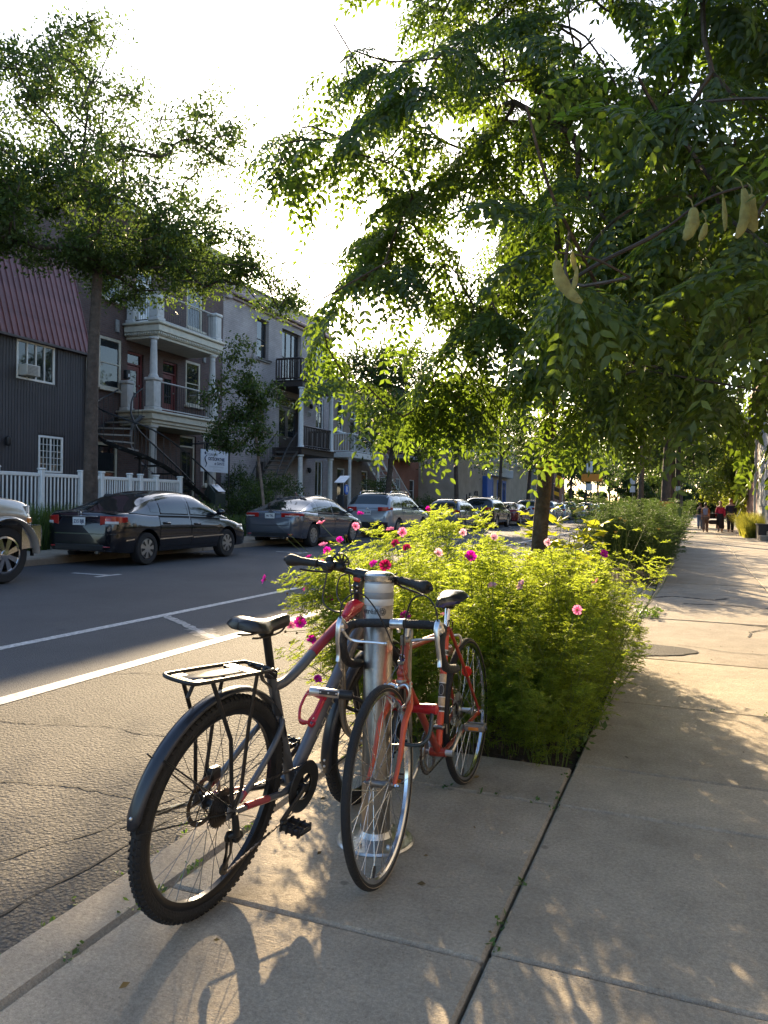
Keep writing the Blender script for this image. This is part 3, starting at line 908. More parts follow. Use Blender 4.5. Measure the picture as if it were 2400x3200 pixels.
b = MB(); b.box((.10, .02, 1.13), (.02, .42, .40), bev=.005, rot=Matrix.Rotation(R(-52), 3, 'Y')); b.build('lid', M('pale plate', (.5, .52, .55), .3), T)

# ---- house 3: pale painted brick with dark timber balconies and white columns
T = thing('pale_brick_house', 'pale painted brick house with dark timber balconies and white columns', 'house', (X2, 31, .6))
y0, y1 = 26.87, 37.0
W = dict(a3=(29.50, 30.52, 7.70, 9.46), b3=(31.74, 33.62, 6.92, 9.46), c3=(35.3, 36.2, 7.6, 9.4), a2=(29.56, 30.44, 4.6, 6.2), b2=(31.55, 33.78, 3.86, 6.28), c2=(35.35, 36.25, 5.1, 6.66), a1=(29.56, 30.44, 1.5, 3.1), c1=(35.35, 36.25, 1.6, 3.45))
wall(T, X2, y0, y1, .6, 9.95, list(W.values()), wbrick, .26)
shell(T, X2, y0, y1, .6, 10.2, wbrick)
window(T, X2, *W['a3'][:2], *W['a3'][2:], wood_dk, 1, 2, .06, .2, blind_m, cf=(.45, 1)); window(T, X2, *W['a2'][:2], *W['a2'][2:], wood_dk, 1, 2, .06, .2); window(T, X2, *W['a1'][:2], *W['a1'][2:], wood_dk, 1, 2, .06, .2)
for k in ('c2', 'c1', 'c3'): window(T, X2, *W[k][:2], *W[k][2:], white_pt, 2, 1, .07, .1, blind_m if k != 'c1' else None, cf=(0, 1))
window(T, X2, *W['b3'][:2], *W['b3'][2:], wood_dk, 3, 2, .09, .2, curtain_m, sill=False)
door(T, X2, *W['b2'], door_brn, door_brn, leaves=2, depth=.22)
b = MB(); mansard(b, X2, y0 + .02, y1 - .02, 10.02, 10.78, .42, .16); WB(b, 'roof', slate_m, T, smooth=False)
b = MB()
b.box((X2 + .10, (y0 + y1) / 2, 9.96), (.30, y1 - y0 - .03, .14), bev=.03); b.box((X2 + .05, (y0 + y1) / 2, 9.80), (.13, y1 - y0 - .05, .10), bev=.02)
WB(b, 'cornice', slate_m, T)
b = MB(); b.box((X2 - .42, (y0 + y1) / 2, 10.80), (.22, y1 - y0, .07), bev=.015); WB(b, 'roof_edge', M('grey flashing', (.20, .22, .25), .4, .6), T)
b = MB()
for k in range(5): b.box((X2 + .08 + .03 * k, y0 + .22, 9.75 + .2 * k), (.22, .34 - .02 * (k % 2), .17), bev=.02)
WB(b, 'corbel', wbrick, T)
b = MB()
for z in (7.62, 4.52): b.box((X2 + .04, 30.0, z), (.16, 1.2, .12), bev=.015)
WB(b, 'window_ledge', stone_m, T)
def timber_deck(z0, z1, yy0, yy1):
    b = MB(); b.box(((X2 + XB) / 2, (yy0 + yy1) / 2, (z0 + z1) / 2), (XB - X2, yy1 - yy0, z1 - z0 - .06), bev=.01); b.box(((X2 + XB) / 2 + .03, (yy0 + yy1) / 2, z1 - .02), (XB - X2 + .1, yy1 - yy0 + .1, .05), bev=.01)
    WB(b, 'balcony', wood_dk, T)
timber_deck(3.46, 3.80, 31.0, 34.42); timber_deck(6.54, 6.86, 31.0, 34.48)
def slat_rail(p, q, h, n):
    p, q = Vector(p), Vector(q)
    b = MB(); b.tube([p + V(0, 0, h), q + V(0, 0, h)], .05, 4); b.tube([p + V(0, 0, .1), q + V(0, 0, .1)], .04, 4); WB(b, 'handrail', wood_dk, T, smooth=False)
    d = (q - p).normalized(); rot = Matrix((d, V(-d.y, d.x, 0), V(0, 0, 1))).transposed()
    for i in range(n + 1):
        c = p.lerp(q, i / n); b = MB(); b.box(c + V(0, 0, h / 2 + .03), (.07, .03, h - .1), rot=rot); WB(b, 'rail_slat', wood_dk, T, smooth=False)
slat_rail((XB - .1, 31.15, 3.8), (XB - .1, 34.2, 3.8), 1.0, 18); slat_rail((XB - .1, 31.1, 6.86), (XB - .1, 34.4, 6.86), 1.0, 20)
slat_rail((X2 + .1, 31.08, 6.86), (XB - .15, 31.08, 6.86), 1.0, 9); slat_rail((X2 + .1, 34.38, 3.8), (XB - .15, 34.38, 3.8), 1.0, 9)
for yy in (31.15, 34.28):
    column(T, XB - .13, yy, 3.80, 6.54, .12, white_pt); column(T, XB - .13, yy, .62, 3.46, .125, white_pt)
b = MB()
for (yy, zz_) in ((31.28, 5.74), (34.55, 5.74)):
    b.box((X2 + .02, yy, zz_), (.04, .36, .22), bev=.02, m=0); b.box((X2 + .042, yy, zz_), (.008, .32, .18), bev=.004, m=1)
npl = WB(b, 'number_plate', [white_pt, black_mt], T)
text('lettering', '1017', .15, white_pt, npl, Matrix.Translation((X2 + .048, 31.28, 5.74)) @ rz)
b = MB()
for (yy, zz_) in ((31.32, 6.12), (34.6, 6.12), (34.5, 2.9)):
    b.sphere((X2 + .12, yy, zz_), .10, 10, 6, sc=(1, 1, 1.4)); b.box((X2 + .04, yy, zz_ + .1), (.08, .06, .06))
WB(b, 'wall_lamp', black_mt, T)
curve_stair(T, [(-17.1, 30.9, 3.78), (-17.05, 29.6, 2.8), (-16.8, 28.4, 1.9), (-16.5, 27.3, .75)], 1.05, 13, M('black stair paint', (.02, .018, .018), .5), M('worn stair edge', (.12, .11, .10), .6))

# ---- house 4: brown brick with a white balcony and stair
T = thing('brown_brick_house', 'brown brick house with a white railed balcony and a white stair', 'house', (X2, 40, .6))
y0, y1 = 37.02, 43.4
W = dict(a=(37.9, 38.7, 5.2, 6.9), b=(39.6, 40.5, 4.05, 6.5), c=(41.4, 42.4, 5.2, 6.9), d=(38.0, 39.0, 1.6, 3.2), e=(41.3, 42.3, 1.6, 3.2))
wall(T, X2, y0, y1, .6, 7.9, list(W.values()), bbrick); shell(T, X2, y0, y1, .6, 7.9, bbrick)
for k in ('a', 'c', 'd', 'e'): window(T, X2, *W[k][:2], *W[k][2:], white_pt, 1, 2, .07, .1, curtain_m if k in 'ac' else None)
door(T, X2, *W['b'], door_brn, white_pt)
b = MB(); b.box((X2 + .1, (y0 + y1) / 2, 7.95), (.4, y1 - y0 - .02, .22), bev=.03); WB(b, 'cornice', stone_m, T)
b = MB(); b.box((X2 + .6, 39.3, 3.86), (1.2, 4.3, .30), bev=.02); WB(b, 'balcony', white_pt, T)
railing(T, [(X2 + .1, 37.25, 4.0), (X2 + 1.12, 37.25, 4.0), (X2 + 1.12, 41.3, 4.0)], .98, white_pt, white_pt, sp=.13, rb=.014)
for yy in (37.3, 41.3): column(T, X2 + 1.05, yy, .6, 3.7, .1, white_pt)
curve_stair(T, [(X2 + .65, 41.5, 4.0), (X2 + .65, 43.2, 2.9), (X2 + .7, 45.6, 1.3), (X2 + .8, 46.6, .7)], .95, 12, white_pt, white_pt)
b = MB(); b.box((X2 - 2.2, 40.2, 8.35), (3.2, 4.6, .06)); WB(b, 'roof_deck', wood_dk, T)
railing(T, [(X2 - .6, 38.0, 8.1), (X2 - .6, 42.6, 8.1)], 1.0, col_pt, col_pt, sp=.14, rb=.014)

# ---- house 5 and the low commercial block farther on
def row_house(name, label, X, y0, y1, z1, mat, storeys, trim, base=.5, cols=3, balc=None, fm=white_pt):
    T = thing(name, label, 'house', (X, (y0 + y1) / 2, base))
    ops = []; st = (z1 - base - .5) / storeys; w = (y1 - y0) / cols
    for s in range(storeys):
        for c in range(cols):
            yc = y0 + w * (c + .5)
            ops.append((yc - .5, yc + .5, base + s * st + (.95 if not (s == 0 and c == cols // 2) else .1), base + s * st + 2.45))
    wall(T, X, y0, y1, base, z1, ops, mat); shell(T, X, y0, y1, base, z1, mat)
    for k, o in enumerate(ops):
        window(T, X, *o[:2], *o[2:], fm, 1, 2, .07, .09, random.choice([None, curtain_m, blind_m]))
    b = MB(); b.box((X + .12, (y0 + y1) / 2, z1 + .06), (.42, y1 - y0 - .02, .26), bev=.04); WB(b, 'cornice', trim, T)
    if balc:
        b = MB(); b.box((X + .6, (y0 + y1) / 2, base + st - .05), (1.2, (y1 - y0) * .55, .22), bev=.02); WB(b, 'balcony', trim, T)
        ya, yb = (y0 + y1) / 2 - (y1 - y0) * .26, (y0 + y1) / 2 + (y1 - y0) * .26
        railing(T, [(X + .1, ya, base + st + .06), (X + 1.12, ya, base + st + .06), (X + 1.12, yb, base + st + .06), (X + .1, yb, base + st + .06)], .95, balc, balc, sp=.14, rb=.013)
    return T
row_house('orange_brick_house', 'orange brick house with a dark railed balcony beyond the white stair', X2, 43.42, 51.4, 8.6, obrick, 2, stone_m, balc=black_mt)
stucco = M('beige stucco', (.36, .29, .22), .85, var=.15, scale=1.5, bump=.2, bscale=60)
T = thing('stucco_shop', 'low beige stucco building with bright blue door frames', 'building', (-15.2, 60, .4))
XS = -15.2
W = [(60.5, 62.0, .5, 3.4), (63.2, 64.6, .5, 3.4), (65.2, 66.6, .5, 3.4)]
wall(T, XS, 51.5, 78, .3, 4.9, W, stucco); shell(T, XS, 51.5, 78, .3, 4.9, stucco, 9)
blue_pt = M('bright blue paint', (.03, .10, .38), .5, var=.1)
for w in W: window(T, XS, *w[:2], *w[2:], blue_pt, 2, 1, .22, .02, None, sill=False, mw=.14)
b = MB(); b.box((XS + .2, 59.3, 1.95), (.4, 1.7, 3.2), bev=.02); WB(b, 'blue_panel', blue_pt, T)
b = MB(); b.box((XS + .25, 63.5, 4.0), (.5, 7.5, .7), bev=.02); WB(b, 'fascia', M('pale fascia', (.42, .43, .45), .6), T)
b = MB(); random.seed(3)
for k in range(9):
    y = 54.2 + k * .42; b.tube(smooth_path([(XS + .006, y + random.uniform(-.3, .3), random.uniform(.8, 2.3)) for _ in range(6)], 4), .05, 4, flat=(.05, 1))
WB(b, 'graffiti', black_mt, T, smooth=False)
row_house('grey_brick_house', 'grey brick block beyond the beige stucco building', -16.5, 78.1, 92, 8.4, brick_mat('grey brick', (.26, .25, .24), (.3, .29, .27), (.2, .2, .2)), 2, stone_m, cols=4)
row_house('red_brick_house', 'red brick block far down the left side of the street', -17, 92.1, 112, 9.4, rbrick, 3, stone_m, cols=5)
random.seed(5)

# ---- building on the right edge of the pavement
T = thing('corner_building', 'white walled building with a pale flat canopy at the right edge', 'building', (3.0, 40, 0))
b = MB(); b.box((6.05, 38.9, 3.2), (6.0, 9.0, 6.4), bev=.02); WB(b, 'white_wall', M('white render', (.20, .20, .21), .8, var=.12, scale=1.2), T, smooth=False)  # white wall coloured grey to stand in for the shade of trees
b = MB(); b.box((6.2, 49.0, 4.2), (6.0, 11.0, 8.4)); WB(b, 'brick_wall', rbrick, T, smooth=False)
b = MB(); b.box((3.6, 47.5, 5.75), (3.6, 12.5, .16), bev=.02); b.box((1.78, 47.5, 5.82), (.08, 12.6, .34), bev=.01); b.box((3.6, 41.2, 5.82), (3.7, .08, .34), bev=.01); WB(b, 'canopy', M('pale metal', (.5, .52, .55), .4, var=.1), T)
for yy in (36.2, 38.6, 41.0):
    f = MB(); f.box((3.04, yy, 2.4), (.06, 1.1, 1.9), bev=.02); f = WB(f, 'window', col_pt, T)
    p = MB(); p.box((3.075, yy, 2.4), (.012, .95, 1.75)); p.build('pane', glass, f, smooth=False)
b = MB(); b.box((2.95, 43.3, 3.0), (.10, .10, 6.0)); WB(b, 'downspout', col_pt, T)

# ---- the near side of the street behind the camera: the sunlit house row that the steel, glass and car paint mirror
T = thing('near_row_house', 'grey stone row house on the near side of the street behind the viewpoint', 'house', (7.0, -6, 0))
b = MB(); b.box((10.5, -8, 4.3), (8.0, 76, 8.6)); WB(b, 'wall', MATS['grey stone'], T, smooth=False)
b = MB(); b.box((10.4, -8, 8.7), (8.4, 76.4, .3), bev=.05); WB(b, 'cornice', stone_m, T)
for k in range(18):
    for z in (1.3, 5.0):
        y = -44 + k * 4.2
        f = MB(); f.box((6.47, y, z + .9), (.10, 1.4, 2.1), bev=.02); f = WB(f, 'window', white_pt, T)
        p = MB(); p.box((6.415, y, z + .9), (.012, 1.2, 1.9)); p.build('pane', glass, f, smooth=False)
# ------------------------------------------------------------------ vehicles
car_glass = glass_mat('car glass', (.012, .016, .018), .02)
red_lens = M('red lens', (.35, .012, .012), .15, coat=1.0, var=.15)
clear_lens = M('clear lens', (.55, .55, .53), .12, coat=1.0)
amber_lens = M('amber lens', (.55, .17, .02), .15, coat=1.0)
plate_m = M('plate white', (.62, .62, .60), .45, var=.06)
plate_ink = M('plate ink', (.02, .03, .08), .5)
seam_m = M('seam shadow gap', (.006, .006, .006), .9)
def paint(name, col, metal=.35):
    return M(name, col, .22, metal, var=.04, coat=1.0, scale=2)

class Car:
    """car facing +y, right side at +x, origin on the ground at the centre"""
    def __init__(s, L, W, wb, roh, zdeck, zroof, sill=.24, wr=.315, gh=None, belt=None, n=3.6, tumble=.16, plan=(.32, .40), width=None, arch=1.17):
        s.L, s.W, s.wb, s.sill, s.wr = L, W / 2, wb, sill, wr
        s.y0, s.y1 = -L / 2, L / 2
        s.yr = s.y0 + roh; s.yf = s.yr + wb                       # axles
        s.deck = zdeck; s.roof = zroof; s.n = n; s.tum = tumble; s.arch = wr * arch
        s.g0, s.g1 = zroof[0][0], zroof[-1][0]
        s.pl = plan
    def hw(s, y):      # half width in plan
        a = (y - s.y0) / s.pl[0]; b = (s.y1 - y) / s.pl[1]
        w = 1.0
        if a < 1: w -= .17 * (1 - max(a, 0)) ** 2.6
        if b < 1: w -= .22 * (1 - max(b, 0)) ** 2.4
        return s.W * w
    def zd(s, y): return interp(s.deck, y)
    def zr(s, y): return interp(s.roof, y)
    def zb(s, y):
        z = s.sill + .05 * max(0, 1 - (y - s.y0) / .35) + .03 * max(0, 1 - (s.y1 - y) / .4)
        for c in (s.yr, s.yf):
            d = s.arch ** 2 - (y - c) ** 2
            if d > 0: z = max(z, s.wr + math.sqrt(d))
        return z
    def bx(s, y, z):   # body side: half width at height z
        zd = s.zd(y); w = s.hw(y)
        t = (z - s.sill) / (zd - s.sill)
        f = 1 - .055 * max(0, (.38 - t) / .38) ** 1.5 - .075 * max(0, (t - .62) / .38) ** 2
        crease = .010 * math.exp(-((t - .66) / .05) ** 2)
        return w * f + crease
    def gx(s, y, z):   # greenhouse side: half width at height z
        zd = s.zd(y); h = max(1e-3, s.zr(y) - zd); q = min(1, max(0, (z - zd) / h))
        H = max(p[1] for p in s.roof) - zd
        w = s.hw(min(max(y, s.y0 + .4), s.y1 - .5)) * .925
        return w * (1 - s.tum * (z - zd) / H) * max(0, 1 - q ** s.n) ** (1 / s.n)
    def gz(s, x, y):   # greenhouse height over (x, y)
        lo, hi = s.zd(y), s.zr(y)
        for _ in range(26):
            m_ = (lo + hi) / 2
            if s.gx(y, m_) > abs(x): lo = m_
            else: hi = m_
        return lo
    def body(s, T, mat, under):
        ys = set()
        for k in range(34): ys.add(s.y0 + s.L * k / 33)
        for k in range(8): ys.add(s.y0 + .3 * (k / 8) ** 2); ys.add(s.y1 - .4 * (k / 8) ** 2)
        for c in (s.yr, s.yf):
            for k in range(17):
                ys.add(c + s.arch * math.cos(PI * k / 16) * .9999); 
            ys.add(c - s.arch - .006); ys.add(c + s.arch + .006)
        ys = sorted(ys)
        ys = [y for i, y in enumerate(ys) if i == 0 or y - ys[i - 1] > 1e-4]
        b = MB(); N = 12; rows = []
        for y in ys:
            zb, zd = s.zb(y), s.zd(y); pts = []
            e = 1.0
            de = min(y - s.y0, s.y1 - y)
            rnd = .07 * (1 - min(1, de / .10)) ** 2     # rounded ends
            pts.append((0, zb)); pts.append((s.bx(y, zb) - .10, zb)); pts.append((s.bx(y, zb) - .02, zb + .002))
            for k in range(N):
                z = zb + .012 + (zd - rnd - zb - .055) * k / (N - 1)
                pts.append((s.bx(y, z) - rnd, z))
            xd = s.bx(y, zd - .045)
            pts.append((xd - .022 - rnd, zd - .016 - rnd)); pts.append((xd - .06 - rnd, zd - .004 - rnd)); pts.append((xd * .55, zd + .018 - rnd)); pts.append((0, zd + .024 - rnd))
            rows.append(pts)
        k = len(rows[0]); vs = []; fs = []
        for sg in (1, -1):
            off = len(vs)
            for y, r in zip(ys, rows):
                for (x, z) in r: vs.append((x * sg, y, z))
            for i in range(len(ys) - 1):
                for j in range(k - 1):
                    q = (off + i * k + j, off + i * k + j + 1, off + (i + 1) * k + j + 1, off + (i + 1) * k + j)
                    fs.append(q if sg > 0 else q[::-1])
            fs.append(tuple(off + j for j in range(k))); fs.append(tuple(off + (len(ys) - 1) * k + j for j in range(k)))
        b.add(vs, fs)
        o = b.build('body', mat, T, angle=38)
        b = MB(); b.box((0, 0, s.sill + .17), (s.W * 1.2, s.L * .86, .30))
        for c in (s.yr, s.yf): b.cyl((-s.W * .9, c, s.wr), (s.W * .9, c, s.wr), .06, 8)
        b.build('underbody', under, T, smooth=False)
        return o
    def cabin(s, T, mat):
        b = MB()
        n = 44
        rows = []
        ys = [s.g0 + (s.g1 - s.g0) * (.5 - .5 * math.cos(PI * i / n)) for i in range(n + 1)]
        for y in ys:
            zd, h = s.zd(y) - .01, s.zr(y) - s.zd(y) + .01
            r = []
            for k in range(17):
                a = PI / 2 * k / 16
                q = math.sin(a) ** (2 / s.n * 1.0)
                z = zd + h * q
                r.append((s.gx(y, z) if k < 16 else 0, z))
            rows.append(r)
        vs = []; fs = []
        for sg in (1, -1):
            off = len(vs)
            for y, r in zip(ys, rows):
                for (x, z) in r: vs.append((x * sg, y, z))
            for i in range(n):
                for j in range(16):
                    q = (off + i * 17 + j, off + i * 17 + j + 1, off + (i + 1) * 17 + j + 1, off + (i + 1) * 17 + j)
                    fs.append(q if sg > 0 else q[::-1])
        b.add(vs, fs)
        return b.build('roof_shell', mat, T, angle=60)
    def side_patch(s, ya, yb, off, fn, lo=None, hi=None, mar=(.035, .07), m=14, k=6, sides=(1, -1)):
        b = MB()
        for sg in sides:
            def f(u, v):
                y = ya + (yb - ya) * u
                z0 = lo(y) if lo else s.zd(y) + mar[0]; z1 = hi(y) if hi else s.zr(y) - mar[1]
                z1 = max(z1, z0 + .004)
                z = z0 + (z1 - z0) * v
                return V((fn(y, z) + off) * sg, y, z)
            b.grid(f, m, k)
        return b
    def end_patch(s, ya, yb, off, wfrac=.86, m=12, k=10):
        """windscreen / rear window on the sloping end of the greenhouse"""
        b = MB()
        def f(u, v):
            y = ya + (yb - ya) * v
            wm = s.gx(y, s.zd(y) + (s.zr(y) - s.zd(y)) * .55) * wfrac
            x = -wm + 2 * wm * u
            z = s.gz(x, y); dy = .01
            nz = V(0, -(s.zr(y + dy) - s.zr(y - dy)) / (2 * dy), 1).normalized()
            return V(x, y, z) + nz * off
        b.grid(f, m, k); return b
    def outline(s, x_in, y_side, z, rear=True, off=.008, n=14):
        """plan line round a rear (or front) corner from the end face onto the side, right-hand side"""
        pts = []
        ye = s.y0 if rear else s.y1; sg = 1 if rear else -1
        de = abs(y_side - ye)
        for i in range(n):
            t = i / (n - 1)
            if t < .45:
                u = t / .45; x = x_in + (s.bx(ye + sg * .001, z) - .07 - x_in) * u
                pts.append(V(x, ye - sg * off, z))
            else:
                u = (t - .45) / .55; d = de * u ** 2
                rnd = .07 * (1 - min(1, d / .10)) ** 2
                pts.append(V(s.bx(ye + sg * d, z) - rnd + off, ye + sg * (d - off * (1 - u)), z))
        return pts
    def lamp(s, T, name, x_in, y_side, z0, z1, mat, rear=True, taper=0.0, off=.010, sides=(1, -1)):
        for sd in sides:
            b = MB()
            P0 = s.outline(x_in, y_side, (z0 + z1) / 2, rear, off); n = len(P0)
            vs = []
            for i, p in enumerate(P0):
                t = i / (n - 1)
                zl = z0 + (z1 - z0) * taper * t; zh = z1 - (z1 - z0) * taper * .3 * t
                for z, ins in ((zl, .012), (zl + .01, 0), (zh - .01, 0), (zh, .012)):
                    d = V(p.x, p.y - (s.y0 + .8 if rear else s.y1 - .8), 0).normalized()
                    q = p - d * ins; vs.append((q.x * sd, q.y, z))
            fs = []
            for i in range(n - 1):
                for j in range(3):
                    q = (i * 4 + j, i * 4 + j + 1, i * 4 + 5 + j, i * 4 + 4 + j); fs.append(q)
            fs.append((0, 1, 2, 3)); fs.append(tuple((n - 1) * 4 + j for j in (3, 2, 1, 0)))
            b.add(vs, fs); b.build(name, mat, T)
    def wheels(s, T, rim_mat, spokes=5, width=.20, style='hub'):
        r = s.wr
        tb = MB(); w = width / 2
        tb.lathe([(r * .64, -w * .8), (r * .70, -w), (r * .93, -w), (r * .985, -w * .75), (r, -w * .3), (r, w * .3), (r * .985, w * .75), (r * .93, w), (r * .70, w), (r * .64, w * .8)], 32, axis='x', closed=True)
        tme = tb.mesh('tyre', rubber)
        rb = MB(); ri = r * .655
        rb.lathe([(ri, -w * .8), (ri, w * .86), (ri * .95, w * .9), (ri * .9, w * .62), (ri * .86, w * .35), (0.001, w * .30)], 28, axis='x', m=1)
        if style == 'hub':
            rb.lathe([(ri * .93, w * .55), (ri * .90, w * .92), (ri * .2, w * 1.0), (.001, w * 1.02)], 30, axis='x', m=0)
            for i in range(spokes):
                a = 2 * PI * (i + .5) / spokes; rot = Matrix.Rotation(a, 3, 'X')
                rb.add([rot @ V(w * 1.02, y, z) for y, z in ((-.012, ri * .38), (.012, ri * .38), (.035, ri * .86), (-.035, ri * .86))], [(0, 1, 2, 3)], 1)
        else:
            for i in range(spokes):
                a = 2 * PI * i / spokes; rot = Matrix.Rotation(a, 3, 'X')
                sw = ri * (2.1 / spokes)
                rb.add([rot @ V(x, y, z) for x, y, z in ((w * .95, -sw * .35, .03), (w * .95, sw * .35, .03), (w * .88, sw * .62, ri * .93), (w * .88, -sw * .62, ri * .93), (w * .5, -sw * .4, .03), (w * .5, sw * .4, .03), (w * .5, sw * .62, ri * .93), (w * .5, -sw * .62, ri * .93))],
                       [(0, 1, 2, 3), (0, 3, 7, 4), (1, 5, 6, 2)], 0)
            rb.lathe([(ri * .96, w * .5), (ri, w * .92), (ri * .90, w * .94), (ri * .88, w * .6)], 28, axis='x')
            rb.lathe([(ri * .26, w * .4), (ri * .25, w * 1.02), (.001, w * 1.06)], 14, axis='x')
        rme = rb.mesh('rim', [rim_mat, black_pl], normals=True)
        for c in (s.yr, s.yf):
            for sd in (1, -1):
                wo = inst('wheel', tme, T, (sd * (s.W - w - .012), c, r), (0, 0, 0 if sd > 0 else PI))
                inst('rim', rme, wo, rot=(random.uniform(0, 2), 0, 0))
    def plate(s, T, body, z, y, tilt=0.0, w=.30, h=.15):
        mt = Matrix.Translation((0, y, z)) @ Matrix.Rotation(R(90) - tilt, 4, 'X')
        b = MB(); b.box((0, 0, 0), (w, h, .008), bev=.004)
        o = b.build('number_plate', plate_m, T); o.matrix_local = mt
        if body: text('lettering', body, h * .62, plate_ink, o, Matrix.Translation((0, -h * .03, .006)), .0008, sx=.80, bold=.002)
        return o

def doors(c, T, mat, spans, glass_spans, handle=True, hm=None):
    """door panels proud of the body with a dark gap round them; side glass above"""
    for (ya, yb) in spans:
        lo = lambda y: max(c.sill + .10, c.zb(y) + .035); hi = lambda y: c.zd(y) - .05
        for sg in (1, -1):
            g = c.side_patch(ya - .007, yb + .007, .003, c.bx, lambda y: lo(y) - .008, lambda y: hi(y) + .03, sides=(sg,))
            g.build('door_gap', seam_m, T)
            d = c.side_patch(ya, yb, .0075, c.bx, lo, hi, m=18, k=10, sides=(sg,)).build('door', mat, T)
            if handle:
                h = MB()
                z = c.zd((ya + yb) / 2) - .15; y = ya + .20
                h.box(((c.bx(y, z) + .026) * sg, y, z), (.022, .20, .030), bev=.009)
                h.box(((c.bx(y, z) + .009) * sg, y - .01, z - .01), (.012, .24, .060), m=1)
                h.build('handle', [hm or mat, black_pl], d)
    for (ya, yb) in glass_spans:
        for sg in (1, -1):
            w = c.side_patch(ya - .02, yb + .02, .002, c.gx, mar=(.012, .052), sides=(sg,)).build('window_trim', seam_m, T)
            c.side_patch(ya, yb, .007, c.gx, mar=(.035, .072), sides=(sg,)).build('side_window', car_glass, T)

def mirrors(c, T, mat, y, z):
    for sg in (1, -1):
        b = MB(); x = c.W * .95
        b.sphere((sg * (x + .10), y, z + .05), .10, 12, 8, sc=(1.05, .6, .72)); b.box((sg * (x + .01), y + .02, z), (.12, .05, .05), bev=.015)
        b.build('mirror', mat, T)

def silhouette_interior(c, T):
    b = MB()
    for x in (-.38, .38):
        for y in (-.05, -.85):
            b.box((x, y - .20, c.zd(0) - .05), (.44, .16, .56), bev=.05); b.box((x, y - .22, c.zd(0) + .33), (.24, .10, .20), bev=.04)
    b.build('seats', M('seat cloth', (.03, .03, .032), .9), T)

def strip_trim(c, T, z, mat, spans, h=.022):
    for (ya, yb) in spans:
        for sg in (1, -1):
            b = MB(); b.grid(lambda u, v: V((c.bx(ya + (yb - ya) * u, z) + .014) * sg, ya + (yb - ya) * u, z + h * (v - .5) + .02 * u), 10, 2)
            b.build('side_trim', mat, T)

def sedan(name, label, loc, col, plate, dims, lamp_style, rim, group, rz=0.0, brand=None, spokes=5, wheel_style='hub', deck=None, roof=None):
    T = thing(name, label, 'car', loc, rz, group)
    mat = paint(name + ' ' + label[:18], col)
    h = dims['L'] / 2
    c = Car(dims['L'], dims['W'], dims['wb'], dims['roh'],
            deck or [(-h, .86), (-h + .10, .985), (-h + .45, 1.01), (-h + 1.0, .97), (-.2, .94), (h - 1.45, .90), (h - .9, .86), (h - .35, .74), (h - .08, .60), (h, .50)],
            roof or [(-h + .42, 1.01), (-h + .80, 1.17), (-h + 1.25, 1.355), (-h + 1.75, 1.44), (-.10, 1.455), (.35, 1.42), (.85, 1.20), (1.25, .985), (1.42, .90)], wr=dims.get('wr', .315))
    c.body(T, mat, black_pl); c.cabin(T, mat); silhouette_interior(c, T)
    g0 = c.g0
    c.end_patch(g0 + .05, g0 + .92, .006, .88).build('rear_window', car_glass, T)
    c.end_patch(c.g1 - .92, c.g1 - .08, .006, .90).build('windscreen', car_glass, T)
    yb = dims.get('bpost', -.10)
    doors(c, T, mat, [(yb - 1.0, yb - .02), (yb + .02, yb + 1.10)], [(yb - .92, yb - .05), (yb + .05, yb + .92)], hm=mat)
    for sg in (1, -1): c.side_patch(yb - 1.22, yb - .96, .007, c.gx, mar=(.05, .10), sides=(sg,)).build('quarter_window', car_glass, T)
    mirrors(c, T, mat, yb + .98, .96)
    z0, z1, xin, ys = lamp_style
    c.lamp(T, 'tail_light', xin, c.y0 + ys, z0, z1, red_lens, taper=.3)
    c.lamp(T, 'reverse_light', xin + .12, c.y0 + ys * .35, z0 + .02, z0 + (z1 - z0) * .42, clear_lens, off=.016)
    c.lamp(T, 'headlight', .42, c.y1 - .55, .60, .74, clear_lens, rear=False, taper=.4)
    c.plate(T, plate, (z0 + z1) / 2 - .02, c.y0 - .006)
    b = MB(); b.box((0, c.y0 - .004, z1 - .015), (xin * 1.75, .016, .018), bev=.005); b.build('trunk_trim', chrome, T)
    b = MB(); b.grid(lambda u, v: V((u - .5) * c.W * 1.9, c.y0 - .016 + .06 * (2 * u - 1) ** 4, .60 + .02 * v), 16, 2); b.build('bumper_line', chrome if brand == 'H' else mat, T)
    b = MB(); b.box((0, c.y0 - .003, .36), (c.W * 1.3, .02, .10), bev=.01); b.build('bumper_insert', black_pl, T)
    c.lamp(T, 'rear_reflector', .50, c.y0 + .02, .36, .385, red_lens, off=.012)
    c.wheels(T, rim, spokes, style=wheel_style)
    b = MB(); b.cyl((.45, c.y0 + .02, .27), (.45, c.y0 - .03, .27), .03, 10); b.build('exhaust', steel, T)
    return T, c, mat

silver_rim = M('wheel silver', (.45, .44, .42), .32, .7, var=.1)
GRP = 'cars parked along the far kerb'
# black saloon right in front of the white fence
T, c, mt = sedan('parked_car', 'black four door saloon parked in front of the white picket fence', (-10.60, 13.46, .055), (.006, .007, .011), 'Z15 BJ8',
                 dict(L=4.54, W=1.76, wb=2.74, roh=.88, bpost=-.02), (.77, .95, .50, .30), silver_rim, GRP, brand='H', spokes=7)
b = MB()
for sx in (-1, 1): b.box((sx * .026, c.y0 + .012, .985), (.010, .012, .075), rot=Matrix.Rotation(sx * R(-8), 3, 'Y'))
b.box((0, c.y0 + .012, .985), (.045, .011, .010)); b.tube([(-.042, c.y0 + .014, 1.03), (.042, c.y0 + .014, 1.03), (.032, c.y0 + .014, .935), (-.032, c.y0 + .014, .935)], .005, 4, closed=True)
b.build('badge', chrome, T)
strip_trim(c, T, .49, chrome, [(-1.05, .02), (.05, 1.15), (c.y0 + .25, c.yr - .40)])
